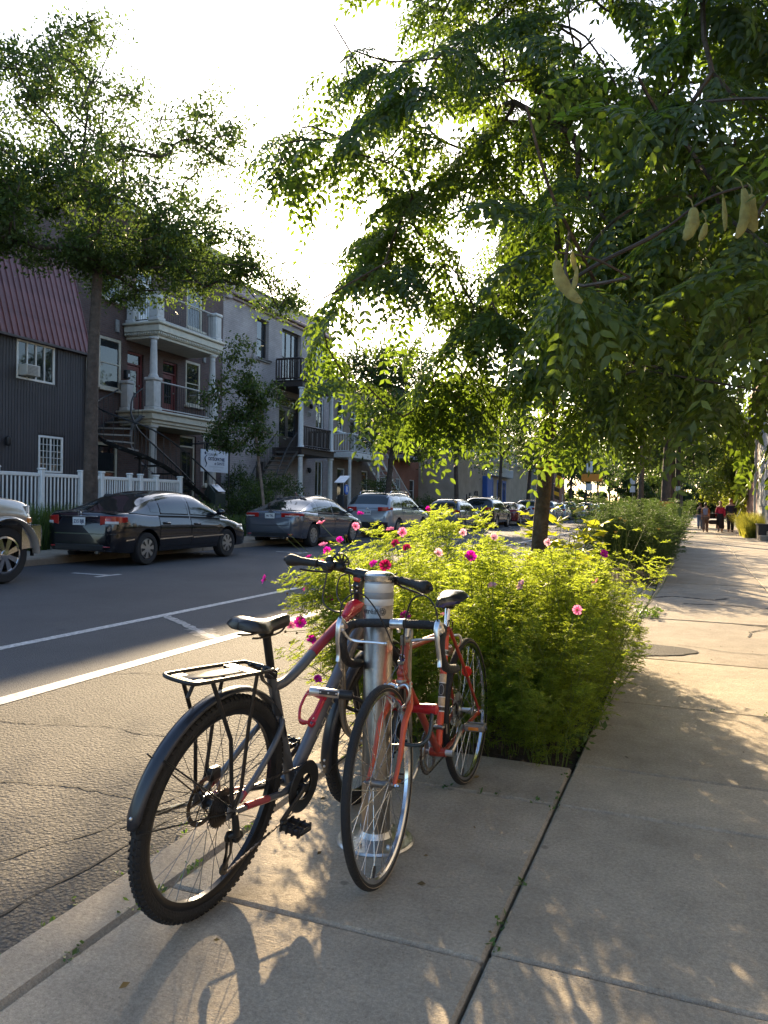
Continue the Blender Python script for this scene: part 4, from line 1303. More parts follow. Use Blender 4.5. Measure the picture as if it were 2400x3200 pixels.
b = MB(); b.grid(lambda u, v: V((u - .5) * 1.45, c.y0 + .10 + .10 * v, 1.00 + .035 * v + .012 * math.sin(PI * u)), 12, 3); b.build('spoiler_lip', mt, T)
# grey saloon
T, c, mt = sedan('parked_car', 'dark grey saloon with slim tail lights, parked second in the row', (-10.75, 20.70, .055), (.085, .09, .11), 'J46 TRL',
                 dict(L=4.56, W=1.78, wb=2.70, roh=.95, wr=.325, bpost=-.02), (.83, .955, .36, .36), silver_rim, GRP, spokes=10, wheel_style='alloy')
b = MB(); b.lathe([(.001, 0), (.062, 0), (.060, .008), (.001, .010)], 18, (0, 0, 0)); o = b.build('badge', black_pl, T); o.matrix_local = Matrix.Translation((0, c.y0 + .045, .985)) @ Matrix.Rotation(R(80), 4, 'X') @ Matrix.Diagonal((1.15, .62, 1, 1))
text('lettering', 'KIA', .06, chrome, o, Matrix.Translation((0, 0, .012)))
b = MB(); b.prism([(0, 0), (.20, 0), (.02, .10), (0, .09)], lambda a, q, d: V(d - .012, -.85 + a, 1.445 + q), .024); b.build('antenna_fin', mt, T)

def box_car(name, label, loc, col, plate, kind, group=GRP, rz=0, detail=True, rim=silver_rim):
    """suv or hatchback"""
    T = thing(name, label, 'car', loc, rz, group)
    mat = paint(name + ' ' + label[:22], col)
    if kind == 'suv':
        L, W, wb, h = 4.50, 1.84, 2.68, 2.25
        c = Car(L, W, wb, .86, [(-h, .92), (-h + .06, 1.06), (-h + .5, 1.10), (0, 1.08), (h - 1.4, 1.05), (h - .8, 1.00), (h - .25, .88), (h - .05, .70), (h, .6)],
                [(-h + .05, 1.08), (-h + .12, 1.22), (-h + .36, 1.56), (-h + .60, 1.635), (-.4, 1.675), (.30, 1.64), (.75, 1.42), (1.15, 1.12), (1.25, 1.06)], sill=.30, wr=.345, n=4.2, tumble=.17, plan=(.26, .4))
        tl = (.97, 1.12, .42, .30); rw = (.10, .42); bp = -.05
    elif kind == 'hatch':
        L, W, wb, h = 3.95, 1.68, 2.48, 1.975
        c = Car(L, W, wb, .72, [(-h, .84), (-h + .06, .96), (-h + .5, 1.00), (0, .97), (h - 1.2, .93), (h - .7, .88), (h - .25, .76), (h - .05, .60), (h, .5)],
                [(-h + .05, .98), (-h + .12, 1.10), (-h + .38, 1.40), (-h + .65, 1.485), (-.2, 1.51), (.35, 1.47), (.75, 1.26), (1.1, 1.0), (1.2, .94)], sill=.24, wr=.295, n=4.0, plan=(.26, .4))
        tl = (.80, 1.0, .50, .16); rw = (.10, .40); bp = -.05
    c.body(T, mat, black_pl); c.cabin(T, mat)
    c.end_patch(c.g0 + rw[0] - .03, c.g0 + rw[1] + .05, .006, .90).build('rear_window', car_glass, T)
    c.end_patch(c.g1 - .85, c.g1 - .08, .006, .9).build('windscreen', car_glass, T)
    if detail:
        silhouette_interior(c, T)
        doors(c, T, mat, [(bp - .95, bp - .02), (bp + .02, bp + 1.0)], [(bp - .88, bp - .05), (bp + .05, bp + .85)], hm=mat)
        for sg in (1, -1): c.side_patch(c.g0 + .42, bp - .98, .007, c.gx, mar=(.05, .12), sides=(sg,)).build('quarter_window', car_glass, T)
        mirrors(c, T, black_pl, bp + .92, c.zd(1) + .06)
    else:
        for a in (bp - .88, bp + .05): c.side_patch(a, a + .82, .007, c.gx, sides=(1,)).build('side_window', car_glass, T)
    c.lamp(T, 'tail_light', tl[2], c.y0 + tl[3], tl[0], tl[1], red_lens, taper=.1)
    c.lamp(T, 'headlight', .42, c.y1 - .5, .70, .84, clear_lens, rear=False, taper=.4)
    c.plate(T, plate, tl[0] - (.06 if kind == 'suv' else .02), c.y0 - .006)
    b = MB(); b.box((0, c.y0 - .006, .47), (c.W * 1.75, .03, .22), bev=.02); b.build('bumper', black_pl if kind == 'suv' else mat, T)
    c.lamp(T, 'rear_reflector', .55, c.y0 + .02, .50, .53, red_lens, off=.022)
    if kind == 'suv' and detail:
        for sg in (1, -1):
            b = MB(); b.tube(smooth_path([(sg * .60, -1.55, 1.60), (sg * .585, -1.35, 1.69), (sg * .58, -.5, 1.715), (sg * .585, .2, 1.68), (sg * .6, .38, 1.60)], 5), .018, 6); b.build('roof_rail', chrome, T)
        b = MB(); b.lathe([(.04, 0), (.05, .004), (.05, .010), (.04, .012)], 16, closed=True); b.tube([(-.026, .03, .006), (-.010, -.032, .006), (0, .0, .006), (.010, -.032, .006), (.026, .03, .006)], .005, 4); b.tube([(-.010, .035, .006), (0, .008, .006), (.010, .035, .006)], .005, 4)
        o = b.build('badge', chrome, T); o.matrix_local = Matrix.Translation((0, c.y0 - .004, 1.045)) @ Matrix.Rotation(R(90), 4, 'X')
    c.wheels(T, rim, 10 if kind == 'suv' else 7, style='alloy')
    return T
box_car('parked_car', 'silver grey sport utility car with roof rails, parked third in the row', (-10.85, 27.7, .055), (.30, .31, .33), 'Z50 WPL', 'suv')
box_car('parked_car', 'small grey hatchback with round red tail lights parked by the stair', (-10.75, 36.1, .055), (.16, .16, .18), '', 'hatch')
box_car('parked_car', 'dark green grey sport utility car behind the small hatchback', (-10.75, 42.6, .055), (.03, .034, .036), '', 'suv')
T, c, mt = sedan('parked_car', 'wine red saloon parked beyond the dark sport utility car', (-10.70, 48.6, .055), (.13, .006, .012), '', dict(L=4.6, W=1.8, wb=2.72, roh=.95), (.80, .93, .34, .36), silver_rim, GRP, spokes=9, wheel_style='alloy')
box_car('parked_car', 'white sport utility car glimpsed past the near tree trunk', (-10.8, 56.0, .055), (.55, .55, .55), '', 'suv')
far = [('silver saloon farther down the row past the white car', (.34, .35, .36), 'suv', 62.3), ('pale blue hatchback far along the row', (.30, .36, .42), 'hatch', 68.0), ('black car with roof bars far along the row', (.012, .012, .014), 'suv', 74.0),
       ('pale grey car far down the street', (.42, .42, .42), 'hatch', 80.4), ('dark blue car far down the street', (.02, .03, .06), 'suv', 87.0), ('white hatchback far down the street', (.55, .55, .56), 'hatch', 94), ('silver car at the far end of the row', (.4, .4, .42), 'suv', 101)]
for lb, cl, kd, yy in far: box_car('parked_car', lb, (-10.75, yy, .055), cl, '', kd, detail=False)
for lb, cl, xx, yy, rz_ in (('white car coming up the far end of the street', (.55, .55, .56), -7.2, 96, 1), ('silver hatchback waiting at the far end by the near kerb', (.42, .43, .44), -3.2, 74, 0), ('grey car by the near kerb beyond the planting beds', (.2, .2, .22), -3.2, 62, 0)):
    box_car('parked_car', lb, (xx, yy, .0), cl, '', 'suv' if rz_ else 'hatch', rz=PI * rz_, detail=False, group='cars at the far end of the street')

# beige pickup at the left edge: nose towards the black saloon
T = thing('pickup_truck', 'beige pickup truck with a chrome bumper, its nose at the left edge', 'pickup', (-10.32, 6.02, .05))
tan = paint('pickup tan', (.46, .40, .33), .5)
tan2 = paint('pickup flare tan', (.48, .42, .35), .4)
h = 3.0
c = Car(6.0, 2.02, 3.98, 1.0, [(-h, 1.18), (-h + .05, 1.30), (-.9, 1.32), (-.8, 1.30), (.8, 1.30), (1.5, 1.30), (2.3, 1.27), (2.75, 1.20), (2.93, 1.04), (h, .86)],
        [(-.95, 1.32), (-.85, 1.60), (-.6, 1.86), (-.2, 1.92), (.55, 1.92), (.85, 1.82), (1.30, 1.45), (1.5, 1.31)], sill=.52, wr=.42, n=4.5, tumble=.14, plan=(.12, .30), arch=1.24)
c.yf = 2.37; c.yr = -1.95
c.body(T, tan, black_pl); c.cabin(T, tan)
c.end_patch(c.g1 - .80, c.g1 - .06, .006, .9).build('windscreen', car_glass, T)
doors(c, T, tan, [(-.75, .85)], [(-.7, .62)])
c.wheels(T, chrome, 8, .28, 'alloy')
b = MB()
for sg in (1, -1):
    for yc in (c.yf, c.yr):
        P = [V((c.bx(yc, .8) + .02) * sg, yc + math.cos(a) * c.arch * 1.04, c.wr + math.sin(a) * c.arch * 1.04) for a in [PI * k / 20 for k in range(21)]]
        b = MB(); b.tube(P, .075, 8, flat=(.45, 1)); b.build('wheel_flare', tan2, T)
b = MB()
for sg in (1, -1):
    b.box((sg * 1.0, c.yf - .52, .50), (.30, .02, .42), bev=.008); b.box((sg * .92, c.yf + .56, .55), (.06, .02, .35))
b.build('mud_flap', black_pl, T)
b = MB(); b.grid(lambda u, v: V((u - .5) * 2.02, h + .14 - .13 * abs(2 * u - 1) ** 3.5 + .03 * math.sin(PI * v), .52 + .33 * v), 20, 7)
b.grid(lambda u, v: V((u - .5) * 2.02, h + .14 - .13 * abs(2 * u - 1) ** 3.5 - .16 * v, .85), 20, 2)
for sg in (1, -1): b.grid(lambda u, v: V(sg * 1.012, h + .01 - .36 * u, .52 + .33 * v - .03 * u), 5, 3)
b.build('front_bumper', chrome, T)
c.lamp(T, 'headlight', .62, h - .26, .98, 1.16, clear_lens, rear=False, off=.014)
c.lamp(T, 'turn_signal', .62, h - .26, .88, .97, amber_lens, rear=False, off=.014)
b = MB(); b.box((0, h - .02, 1.0), (1.15, .06, .36), bev=.02)
for k in range(3): b.box((0, h + .015, .90 + .1 * k), (1.1, .03, .035))
b.build('grille', chrome, T)
mirrors(c, T, black_pl, .95, 1.38)
# ------------------------------------------------------------------ steel post, bicycles, locks
def frame_mat(loc, heading, lean):
    """x forward, y left, z up (leaning to its right)"""
    h, l = R(heading), R(lean)
    f = V(math.sin(h), math.cos(h), 0); rt = V(math.cos(h), -math.sin(h), 0)
    up = V(0, 0, 1) * math.cos(l) + rt * math.sin(l)
    lf = up.cross(f)
    mt = Matrix((f, lf, up)).transposed().to_4x4(); mt.translation = Vector(loc); return mt

# the post
PX, PY, PR = -1.127, 2.775, .0565
T = thing('bike_post', 'brushed steel bicycle post with a looped ring on a bolted round foot', 'bike post', (PX, PY, 0))
b = MB(); b.lathe([(PR, .012), (PR, 1.018), (PR - .0005, 1.0185)], 40); b.build('post_tube', steel, T, angle=50)
b = MB(); b.lathe([(PR + .0015, 1.018), (PR + .0025, 1.022), (PR + .0025, 1.040), (PR - .004, 1.047), (PR - .02, 1.051), (.001, 1.053)], 40); b.build('post_cap', M('cap steel', (.62, .61, .58), .25, 1.0, var=.1, scale=20), T)
b = MB()
for z0_, z1_, mi in ((.975, 1.010, 0), (.925, .950, 0), (.951, .974, 1)): b.lathe([(PR + .0006, z0_), (PR + .0010, z0_ + .001), (PR + .0010, z1_ - .001), (PR + .0006, z1_)], 40, m=mi)
b.build('reflective_band', [M('silver tape', (.60, .59, .57), .45, .35, var=.06), M('dull tape', (.26, .26, .26), .5, .3, var=.1)], T)
b = MB()
b.lathe([(.150, -.005), (.152, .004), (.146, .012), (.128, .016), (.085, .020), (.068, .026), (.060, .040), (PR, .046)], 40); fl = b.build('foot_flange', M('cast aluminium', (.58, .57, .55), .36, 1.0, var=.2, scale=25, bump=.2, bscale=70), T)
for k in range(6):
    a = 2 * PI * k / 6 + .35; b = MB(); b.lathe([(.011, 0), (.011, .009), (.006, .012), (.001, .012)], 6, (.112 * math.cos(a), .112 * math.sin(a), .016)); b.build('bolt', alu, fl, smooth=False)
lp = smooth_path([(0, .075, .345), (-.10, .07, .36), (-.150, .02, .43), (-.152, 0, .60), (-.152, 0, .76), (-.11, .03, .835), (0, .07, .85), (.11, .03, .835), (.125, 0, .76), (.125, 0, .60), (.124, .02, .43), (.09, .07, .36), (0, .075, .345)], 8)[:-1]
b = MB(); b.tube(lp, .0145, 12, closed=True); b.build('ring', steel, T)
def wrap_text(name, body, size, mat, parent, ang0, z, r, al='RIGHT', sx=1.0, bold=0):
    o = text(name, body, size, mat, parent, Matrix.Identity(4), .0003, al, 1, bold)
    for v in o.data.vertices:
        x, y_, d = v.co
        a = ang0 + x * sx / r
        v.co = (r * math.cos(a) + 0, r * math.sin(a), z + y_)
        rr = r + .0012 + d; v.co.x = rr * math.cos(a); v.co.y = rr * math.sin(a)
    return o
ang = math.atan2(-PY, -PX)
engr = M('engraved black', (.05, .05, .05), .6)
wrap_text('lettering', 'Montréal', .030, engr, T, ang - .02, .903, PR, 'RIGHT')
b = MB()
for k in range(4):     # rosette emblem of four hearts
    a0 = PI / 4 + PI / 2 * k
    for s in (-.4, .4):
        pts = []
        for j in range(9):
            t = 2 * PI * j / 8; px_ = .0055 * math.cos(t) + .0095 * math.cos(a0 + s); pz_ = .0055 * math.sin(t) + .0095 * math.sin(a0 + s)
            a = ang + .24 + px_ / PR; pts.append(((PR + .0012) * math.cos(a), (PR + .0012) * math.sin(a), .903 + pz_))
        b.tube(pts[:-1], .0009, 4, closed=True)
b.build('emblem', engr, T, smooth=False)

# ------------------------------------------------------------------ wheels
sp_b = MB(); sp_b.cyl((0, 0, 0), (0, 0, 1), 1, 5)
spoke_me = {}
def spoke_mesh(mat):
    if mat.name not in spoke_me: spoke_me[mat.name] = sp_b.mesh('spoke', mat)
    return spoke_me[mat.name]
def bike_wheel(T, c, r, tw, rim_d, rim_mat, tyre_mats, spoke_mat, hub_mat, n=32, flange=.024, hubw=.035, knobs=False, wall=None, rotz=0.0, rim_w=None):
    """wheel part (rim) > tyre, hub, spoke, valve; axle along local y"""
    ri = r - tw * .92; rw = (rim_w or tw * .62) / 2
    b = MB(); b.lathe([(ri, -rw), (ri + .010, -rw), (ri + .010, -rw + .003), (ri + .002, -rw + .004), (ri + .002, rw - .004), (ri + .010, rw - .003), (ri + .010, rw), (ri, rw), (ri - rim_d * .55, rw * .95), (ri - rim_d, rw * .55), (ri - rim_d, -rw * .55), (ri - rim_d * .55, -rw * .95)], 72, axis='y', closed=True)
    w = b.build('wheel', rim_mat, T, angle=30); w.location = c; w.rotation_euler = (0, 0, rotz)
    b = MB(); rm = r - tw / 2
    prof = []
    for k in range(16):
        a = 2 * PI * k / 16 + PI / 16
        prof.append((rm + tw / 2 * math.cos(a), tw / 2 * math.sin(a)))
    for k in range(16):
        pr = [prof[k], prof[(k + 1) % 16]]
        mi = 0 if (pr[0][0] + pr[1][0]) / 2 > rm + tw * .02 or len(tyre_mats) == 1 else 1
        b.lathe(pr, 80, axis='y', m=mi)
    if knobs:
        for k in range(96):
            a = 2 * PI * k / 96
            for s in (-1, 1):
                aa = a + (.5 * 2 * PI / 96 if s > 0 else 0)
                rad = V(math.cos(aa), 0, math.sin(aa)); tg = V(-math.sin(aa), 0, math.cos(aa)); ax = V(0, 1, 0)
                nrm = (rad * .72 + ax * s * .69).normalized(); sd = nrm.cross(tg)
                cc = rad * rm + nrm * (tw / 2 + .0012)
                b.box(cc, (.009, .012, .0055), rot=Matrix((tg, sd, nrm)).transposed())
            cc = V(math.cos(a), 0, math.sin(a)) * (r + .0005)
            b.box(cc, (.010, .012, .004), rot=Matrix((V(-math.sin(a), 0, math.cos(a)), V(0, 1, 0), V(math.cos(a), 0, math.sin(a)))).transposed())
    b.build('tyre', tyre_mats, w, normals=False)
    if wall:
        b = MB()
        for s in (-1, 1): b.lathe([(ri + .008, s * (rw + .0015)), (ri + .013, s * tw * .47), (rm + tw * .10, s * tw * .497 + s * .0008)], 72, axis='y')
        b.build('tyre_sidewall', wall, w, normals=False)
    b = MB(); b.lathe([(.004, -hubw - .022), (.006, -hubw - .020), (.012, -hubw - .006), (flange, -hubw - .003), (flange, -hubw), (.013, -hubw + .008), (.012, 0), (.013, hubw - .008), (flange, hubw), (flange, hubw + .003), (.012, hubw + .006), (.006, hubw + .020), (.004, hubw + .022)], 18, axis='y')
    b.build('hub', hub_mat, w)
    sm = spoke_mesh(spoke_mat)
    for k in range(n):
        a = 2 * PI * (k + .5) / n; s = 1 if k % 2 else -1; lead = 1 if (k // 2) % 2 else -1
        ah = a + lead * R(66)
        p = V(flange * .9 * math.cos(ah), s * hubw, flange * .9 * math.sin(ah)); q = V((ri - rim_d) * math.cos(a), s * .002, (ri - rim_d) * math.sin(a))
        d = q - p
        mt = Matrix.Translation(p) @ d.to_track_quat('Z', 'Y').to_matrix().to_4x4() @ Matrix.Diagonal((.0012, .0012, d.length, 1))
        inst('spoke', sm, w, mat4=mt)
    b = MB(); a = R(-72); q = V(math.cos(a), 0, math.sin(a)); b.cyl(q * (ri - rim_d), q * (ri - rim_d - .032), .004, 6); b.cyl(q * (ri - rim_d - .014), q * (ri - rim_d - .036), .0055, 6); b.build('valve', black_pl, w)
    return w

def fender(T, c, r, w, a0, a1, mat, name='mudguard'):
    b = MB(); n = 36
    def f(u, v):
        a = R(a0 + (a1 - a0) * u); s = (v - .5) * 2
        rr = r - .012 * abs(s) ** 2.2
        ew = w / 2 * (1 - .45 * max(0, (abs(2 * u - 1) - .95) / .05) ** 2)
        return V(c[0] + rr * math.cos(a), ew * s, c[2] + rr * math.sin(a))
    b.grid(f, n, 9)
    o = b.build(name, mat, T)
    md = o.modifiers.new('t', 'SOLIDIFY'); md.thickness = .0025
    return o

def saddle(T, pts, mat, mat_side, name='saddle'):
    """pts: (x, half width, z) from tail to nose"""
    b = MB(); n = len(pts); k = 14
    vs = []
    xs = [p[0] for p in pts]
    for i in range(25):
        x = xs[0] + (xs[-1] - xs[0]) * i / 24
        hw = interp([(p[0], p[1]) for p in pts], x); z = interp([(p[0], p[2]) for p in pts], x)
        e = min(1, min(i, 24 - i) / 3.0); e = math.sqrt(max(.02, 1 - (1 - e) ** 2))
        for j in range(k):
            a = PI * j / (k - 1); ca, sa = math.cos(a), max(0.0, math.sin(a))
            yy = hw * e * (abs(ca) ** .8) * (1 if ca > 0 else -1)
            drop = .030 * (abs(ca) ** 3.0) * (.55 + .45 * min(1, hw / .06))
            vs.append((x, yy, z - drop - .006 * (1 - e)))
        hb = hw * e * .80
        vs.append((x, -hb, z - .040 + .012 * (1 - e))); vs.append((x, hb, z - .040 + .012 * (1 - e)))
    kk = k + 2; fs = []
    for i in range(24):
        for j in range(kk):
            j2 = (j + 1) % kk
            fs.append((i * kk + j, i * kk + j2, (i + 1) * kk + j2, (i + 1) * kk + j))
    fs.append(tuple(range(kk))); fs.append(tuple(24 * kk + j for j in range(kk)))
    b.add(vs, fs)
    # strips of another material along the lower sides
    b.m = [1 if (i % kk) >= k - 1 else 0 for i in range(24 * kk)] + [0, 0]
    return b.build(name, [mat, mat_side], T, angle=50)

def grip(b, p, q, r, palm=0.0, m=0):
    P = [Vector(p).lerp(Vector(q), t) for t in (0, .03, .1, .3, .55, .72, .84, .93, .985, 1)]
    rr = [r * .9, r * 1.1, r, r * 1.02, r * 1.08, r * (1.15 + palm * .6), r * (1.2 + palm), r * (1.15 + palm), r * (1.0 + palm * .7), r * .5]
    b.tube(P, rr, 12, m, flat=(1.15, .9))

# ------------------------------------------------------------------ grey and red city bicycle, near left
T1 = thing('city_bicycle', 'grey and red city bicycle with rear rack, mudguards and red bottle cage, seen from behind', 'bicycle', mat4=frame_mat((-1.435, 2.07, .0), 5, 7))
grey_f = M('grey bicycle frame', (.105, .112, .125), .38, .25, var=.10, coat=.3, bump=.03, bscale=200)
red_f = M('red bicycle paint', (.34, .018, .035), .35, .1, var=.08, coat=.5)
blk_f = M('matt black parts', (.013, .013, .014), .42, .1, var=.2)
blk_sh = M('gloss black mudguard', (.013, .015, .022), .36, .0, var=.15, coat=.2)
grey_rim = M('black rim', (.03, .03, .032), .3, .7, var=.15)
spk_b = M('dark spokes', (.20, .20, .20), .3, 1.0, var=.05)
spk_s = M('bright spokes', (.55, .55, .55), .25, 1.0, var=.05)
chain_m = M('oily chain', (.12, .10, .085), .35, .9, var=.3, scale=60)
r1 = .353
RA, FA, BB = V(0, 0, r1), V(1.06, 0, r1), V(.445, 0, .285)
w = bike_wheel(T1, RA, r1, .046, .020, grey_rim, [rubber], spk_b, blk_f, 32, .024, .032, True, rim_w=.03)
text('lettering', 'TRAVERSE', .016, M('tyre print', (.34, .33, .27), .7), w, Matrix.Identity(4), .0003, bold=.0004)
tl = w.children[-1]
for v in tl.data.vertices:
    a = R(128) - v.co.x / (r1 - .034); rr = r1 - .034 + v.co.y; v.co = (rr * math.cos(a), -.0235 + .004, rr * math.sin(a))
w = bike_wheel(T1, FA, r1, .046, .020, grey_rim, [rubber], spk_b, blk_f, 32, .024, .032, True, rim_w=.03)
# frame
ST_top, HT_t, HT_b = V(.232, 0, .735), V(.800, 0, .940), V(.860, 0, .770)
fb = MB()
fb.tube([BB, BB.lerp(ST_top, .5), ST_top], [.021, .018, .0175], 14)
tt = smooth_path([(.25, 0, .685), (.32, 0, .690), (.40, 0, .718), (.52, 0, .780), (.68, 0, .855), (.82, 0, .905)], 8)
fb.tube(tt, .0185, 14, flat=(1.05, 1))
fb.tube([BB, BB.lerp(V(.845, 0, .815), .35), BB.lerp(V(.845, 0, .815), .8), V(.845, 0, .815)], [.024, .029, .028, .024], 16, flat=(.92, 1.08))
fb.tube([HT_b, HT_t], [.024, .023], 14)
fb.cyl(BB + V(0, -.038, 0), BB + V(0, .038, 0), .024, 14)
for s in (-1, 1):
    fb.tube(smooth_path([(.305, s * .012, .565), (.285, s * .035, .555), (.22, s * .052, .50), (.10, s * .062, .41), (.0, s * .066, r1 + .012)], 5), .0105, 10)
    fb.tube(smooth_path([BB + V(-.015, s * .024, 0), (.33, s * .042, .293), (.16, s * .058, .325), (.01, s * .066, r1 - .008)], 5), [.013] * 5 + [.0115] * 6 + [.010] * 5, 10)
    fb.box((.0, s * .068, r1), (.05, .006, .045), bev=.003)
fb.box((.30, 0, .562), (.03, .034, .03), bev=.008)
frm = fb.build('frame', grey_f, T1, angle=55)
b = MB()
b.tube(tt[22:], .0192, 14, flat=(1.05, 1))
b.build('red_paint_sleeve', red_f, frm)
for s in (-1, 1):
    b = MB(); b.tube([(.22, s * .0535, .3145), (.08, s * .0625, .340)], .0128, 10); b.build('red_paint_sleeve', red_f, frm)
    b = MB(); b.tube([(.065, s * .0640, .392), (.035, s * .0655, .374)], .0113, 10); b.build('red_paint_sleeve', red_f, frm)
b = MB(); tri = [(.70, .895), (.80, .962), (.838, .88), (.79, .865)]
b.tube([(.70, 0, .872), (.755, 0, .906), (.812, 0, .918)], [.014, .027, .0245], 12); b.build('red_head_gusset', M('bright red gloss', (.50, .01, .03), .3, 0, coat=.6, var=.05), frm)
dd = (V(.845, 0, .815) - BB).normalized()
lt = M('pale decal', (.50, .47, .38), .5)
b = MB()       # block letters down the right side of the down tube
up_ = V(-dd.z, 0, dd.x)
for k in range(6):
    c0 = BB + dd * (.20 + k * .048)
    for (du, dw) in ((-.012, .006), (.012, .006)):
        b.add([c0 + dd * (du - dw / 2) + up_ * .012 - V(0, .0268, 0), c0 + dd * (du + dw / 2) + up_ * .012 - V(0, .0268, 0), c0 + dd * (du + dw / 2) - up_ * .012 - V(0, .0268, 0), c0 + dd * (du - dw / 2) - up_ * .012 - V(0, .0268, 0)], [(0, 1, 2, 3)])
    b.add([c0 + dd * -.012 + up_ * .012 - V(0, .0268, 0), c0 + dd * .012 + up_ * .012 - V(0, .0268, 0), c0 + dd * .012 + up_ * .006 - V(0, .0268, 0), c0 + dd * -.012 + up_ * .006 - V(0, .0268, 0)], [(0, 1, 2, 3)])
b.build('decal', lt, frm, smooth=False)
# fork
b = MB()
b.tube([HT_b + V(.004, 0, -.005), HT_b + V(.012, 0, -.03)], .022, 12); b.box(HT_b + V(.016, 0, -.045), (.045, .125, .03), bev=.01, rot=Matrix.Rotation(R(18), 3, 'Y'))
for s in (-1, 1):
    b.tube([HT_b + V(.018, s * .056, -.04), (.955, s * .058, .57), (.955, s * .058, .565), (1.045, s * .060, .40), (1.062, s * .060, r1)], [.0155, .0155, .0185, .0175, .014], 12)
b.build('fork', blk_f, T1)
fender(T1, RA, r1 + .029, .054, 20, 171, blk_sh); fender(T1, FA, r1 + .026, .054, 60, 198, blk_sh)
for s in (-1, 1):
    for p_, q_ in ((V(-.377, s * .028, .41), V(.0, s * .072, r1)), (V(-.30, s * .03, .60), V(.0, s * .072, r1 + .01)), (V(1.06 - .36, s * .028, .27), V(1.06, s * .07, r1))):
        b = MB(); b.tube([p_, q_], .0028, 6); b.build('mudguard_stay', blk_f, T1)
b = MB()
for c_, a_ in ((RA, 166), (FA, 193), (FA, 189)):
    q = V(math.cos(R(a_)), 0, math.sin(R(a_))); b.sphere(c_ + q * (r1 + .029 if c_ is RA else r1 + .0265), .0055, 8, 5)
b.build('rivet', alu, T1)
# seat post and saddle
b = MB(); b.tube([ST_top - V(-.01, 0, .02), V(.172, 0, .895)], .0145, 14); b.build('seat_post', blk_f, T1)
b = MB(); b.lathe([(.021, -.012), (.0225, -.01), (.0225, .01), (.021, .012)], 16, ST_top, closed=True); b.tube([ST_top + V(.02, 0, 0), ST_top + V(.055, .01, .005)], [.006, .005], 8, flat=(1.6, .6)); b.build('seat_clamp', blk_f, T1)
b = MB(); b.tube(smooth_path([(.06, .03, .892), (.12, .024, .884), (.22, .022, .886), (.27, .012, .902)], 4), .0035, 6); b.tube(smooth_path([(.06, -.03, .892), (.12, -.024, .884), (.22, -.022, .886), (.27, -.012, .902)], 4), .0035, 6); b.box((.172, 0, .888), (.05, .04, .026), bev=.008); b.build('saddle_rail', blk_f, T1)
saddle(T1, [(.015, .044, .950), (.045, .070, .955), (.085, .070, .950), (.125, .052, .940), (.17, .031, .934), (.23, .021, .936), (.28, .020, .939), (.305, .015, .934)], M('black saddle skin', (.016, .016, .017), .30, var=.15, bump=.1, bscale=150), blk_f)
# rack
b = MB()
rl = [(.16, 0, .778), (.155, .045, .778), (.12, .062, .781), (-.18, .062, .806), (-.238, .052, .811), (-.247, 0, .811), (-.238, -.052, .811), (-.18, -.062, .806), (.12, -.062, .781), (.155, -.045, .778)]
b.tube(smooth_path(rl + [rl[0]], 5)[:-1], .0065, 8, closed=True)
b.box((-.06, 0, .794), (.29, .052, .004), rot=Matrix.Rotation(R(4.8), 3, 'Y'), bev=.0015); b.box((.06, 0, .786), (.05, .115, .004), rot=Matrix.Rotation(R(4.8), 3, 'Y')); b.box((-.19, 0, .804), (.05, .118, .004), rot=Matrix.Rotation(R(4.8), 3, 'Y'))
for s in (-1, 1):
    b.tube([(-.16, s * .061, .803), (-.05, s * .070, .60), (-.015, s * .073, .40), (.0, s * .073, r1 + .02)], .0065, 8, flat=(.8, 1.2)); b.tube([(.06, s * .063, .785), (.035, s * .070, .62), (.03, s * .073, .42), (.005, s * .073, r1 + .02)], .0065, 8, flat=(.8, 1.2))
    b.tube([(.14, s * .03, .778), (.22, s * .022, .742)], .0055, 6); b.tube([(.10, s * .062, .782), (.20, s * .03, .735)], .004, 6)
b.tube([(.15, 0, .778), (.19, 0, .72), (.265, 0, .67)], .006, 6, flat=(1.6, .6))
b.cyl((-.16, 0, .80), (-.19, 0, .745), .006, 6)
b.build('rear_rack', blk_f, T1, angle=50)
# drivetrain on the right (-y)
ring_y = -.048
b = MB()
pts = []
for k in range(72):
    a = 2 * PI * k / 72; pts.append((.080 if k % 2 else .0765))
vs = [BB + V(pts[k] * math.cos(2 * PI * k / 72), ring_y + o, pts[k] * math.sin(2 * PI * k / 72)) for o in (-.0035, .0035) for k in range(72)]
vi = [BB + V(.060 * math.cos(2 * PI * k / 72), ring_y + o, .060 * math.sin(2 * PI * k / 72)) for o in (-.0035, .0035) for k in range(72)]
fs = []
for k in range(72):
    k2 = (k + 1) % 72; fs += [(k, k2, 72 + k2, 72 + k), (k, 144 + k, 144 + k2, k2), (72 + k, 72 + k2, 216 + k2, 216 + k)]
b.add(vs + vi, fs)
b.lathe([(.094, ring_y - .014), (.096, ring_y - .010), (.084, ring_y - .007), (.050, ring_y - .009), (.048, ring_y - .013), (.080, ring_y - .015)], 40, BB, 'y', closed=True)
for k in range(5):
    a = 2 * PI * k / 5 + .5; b.tube([BB + V(0, ring_y, 0), BB + V(.066 * math.cos(a), ring_y, .066 * math.sin(a))], [.012, .007], 6, flat=(1, .6))
b.build('chainring', blk_f, T1, angle=35)
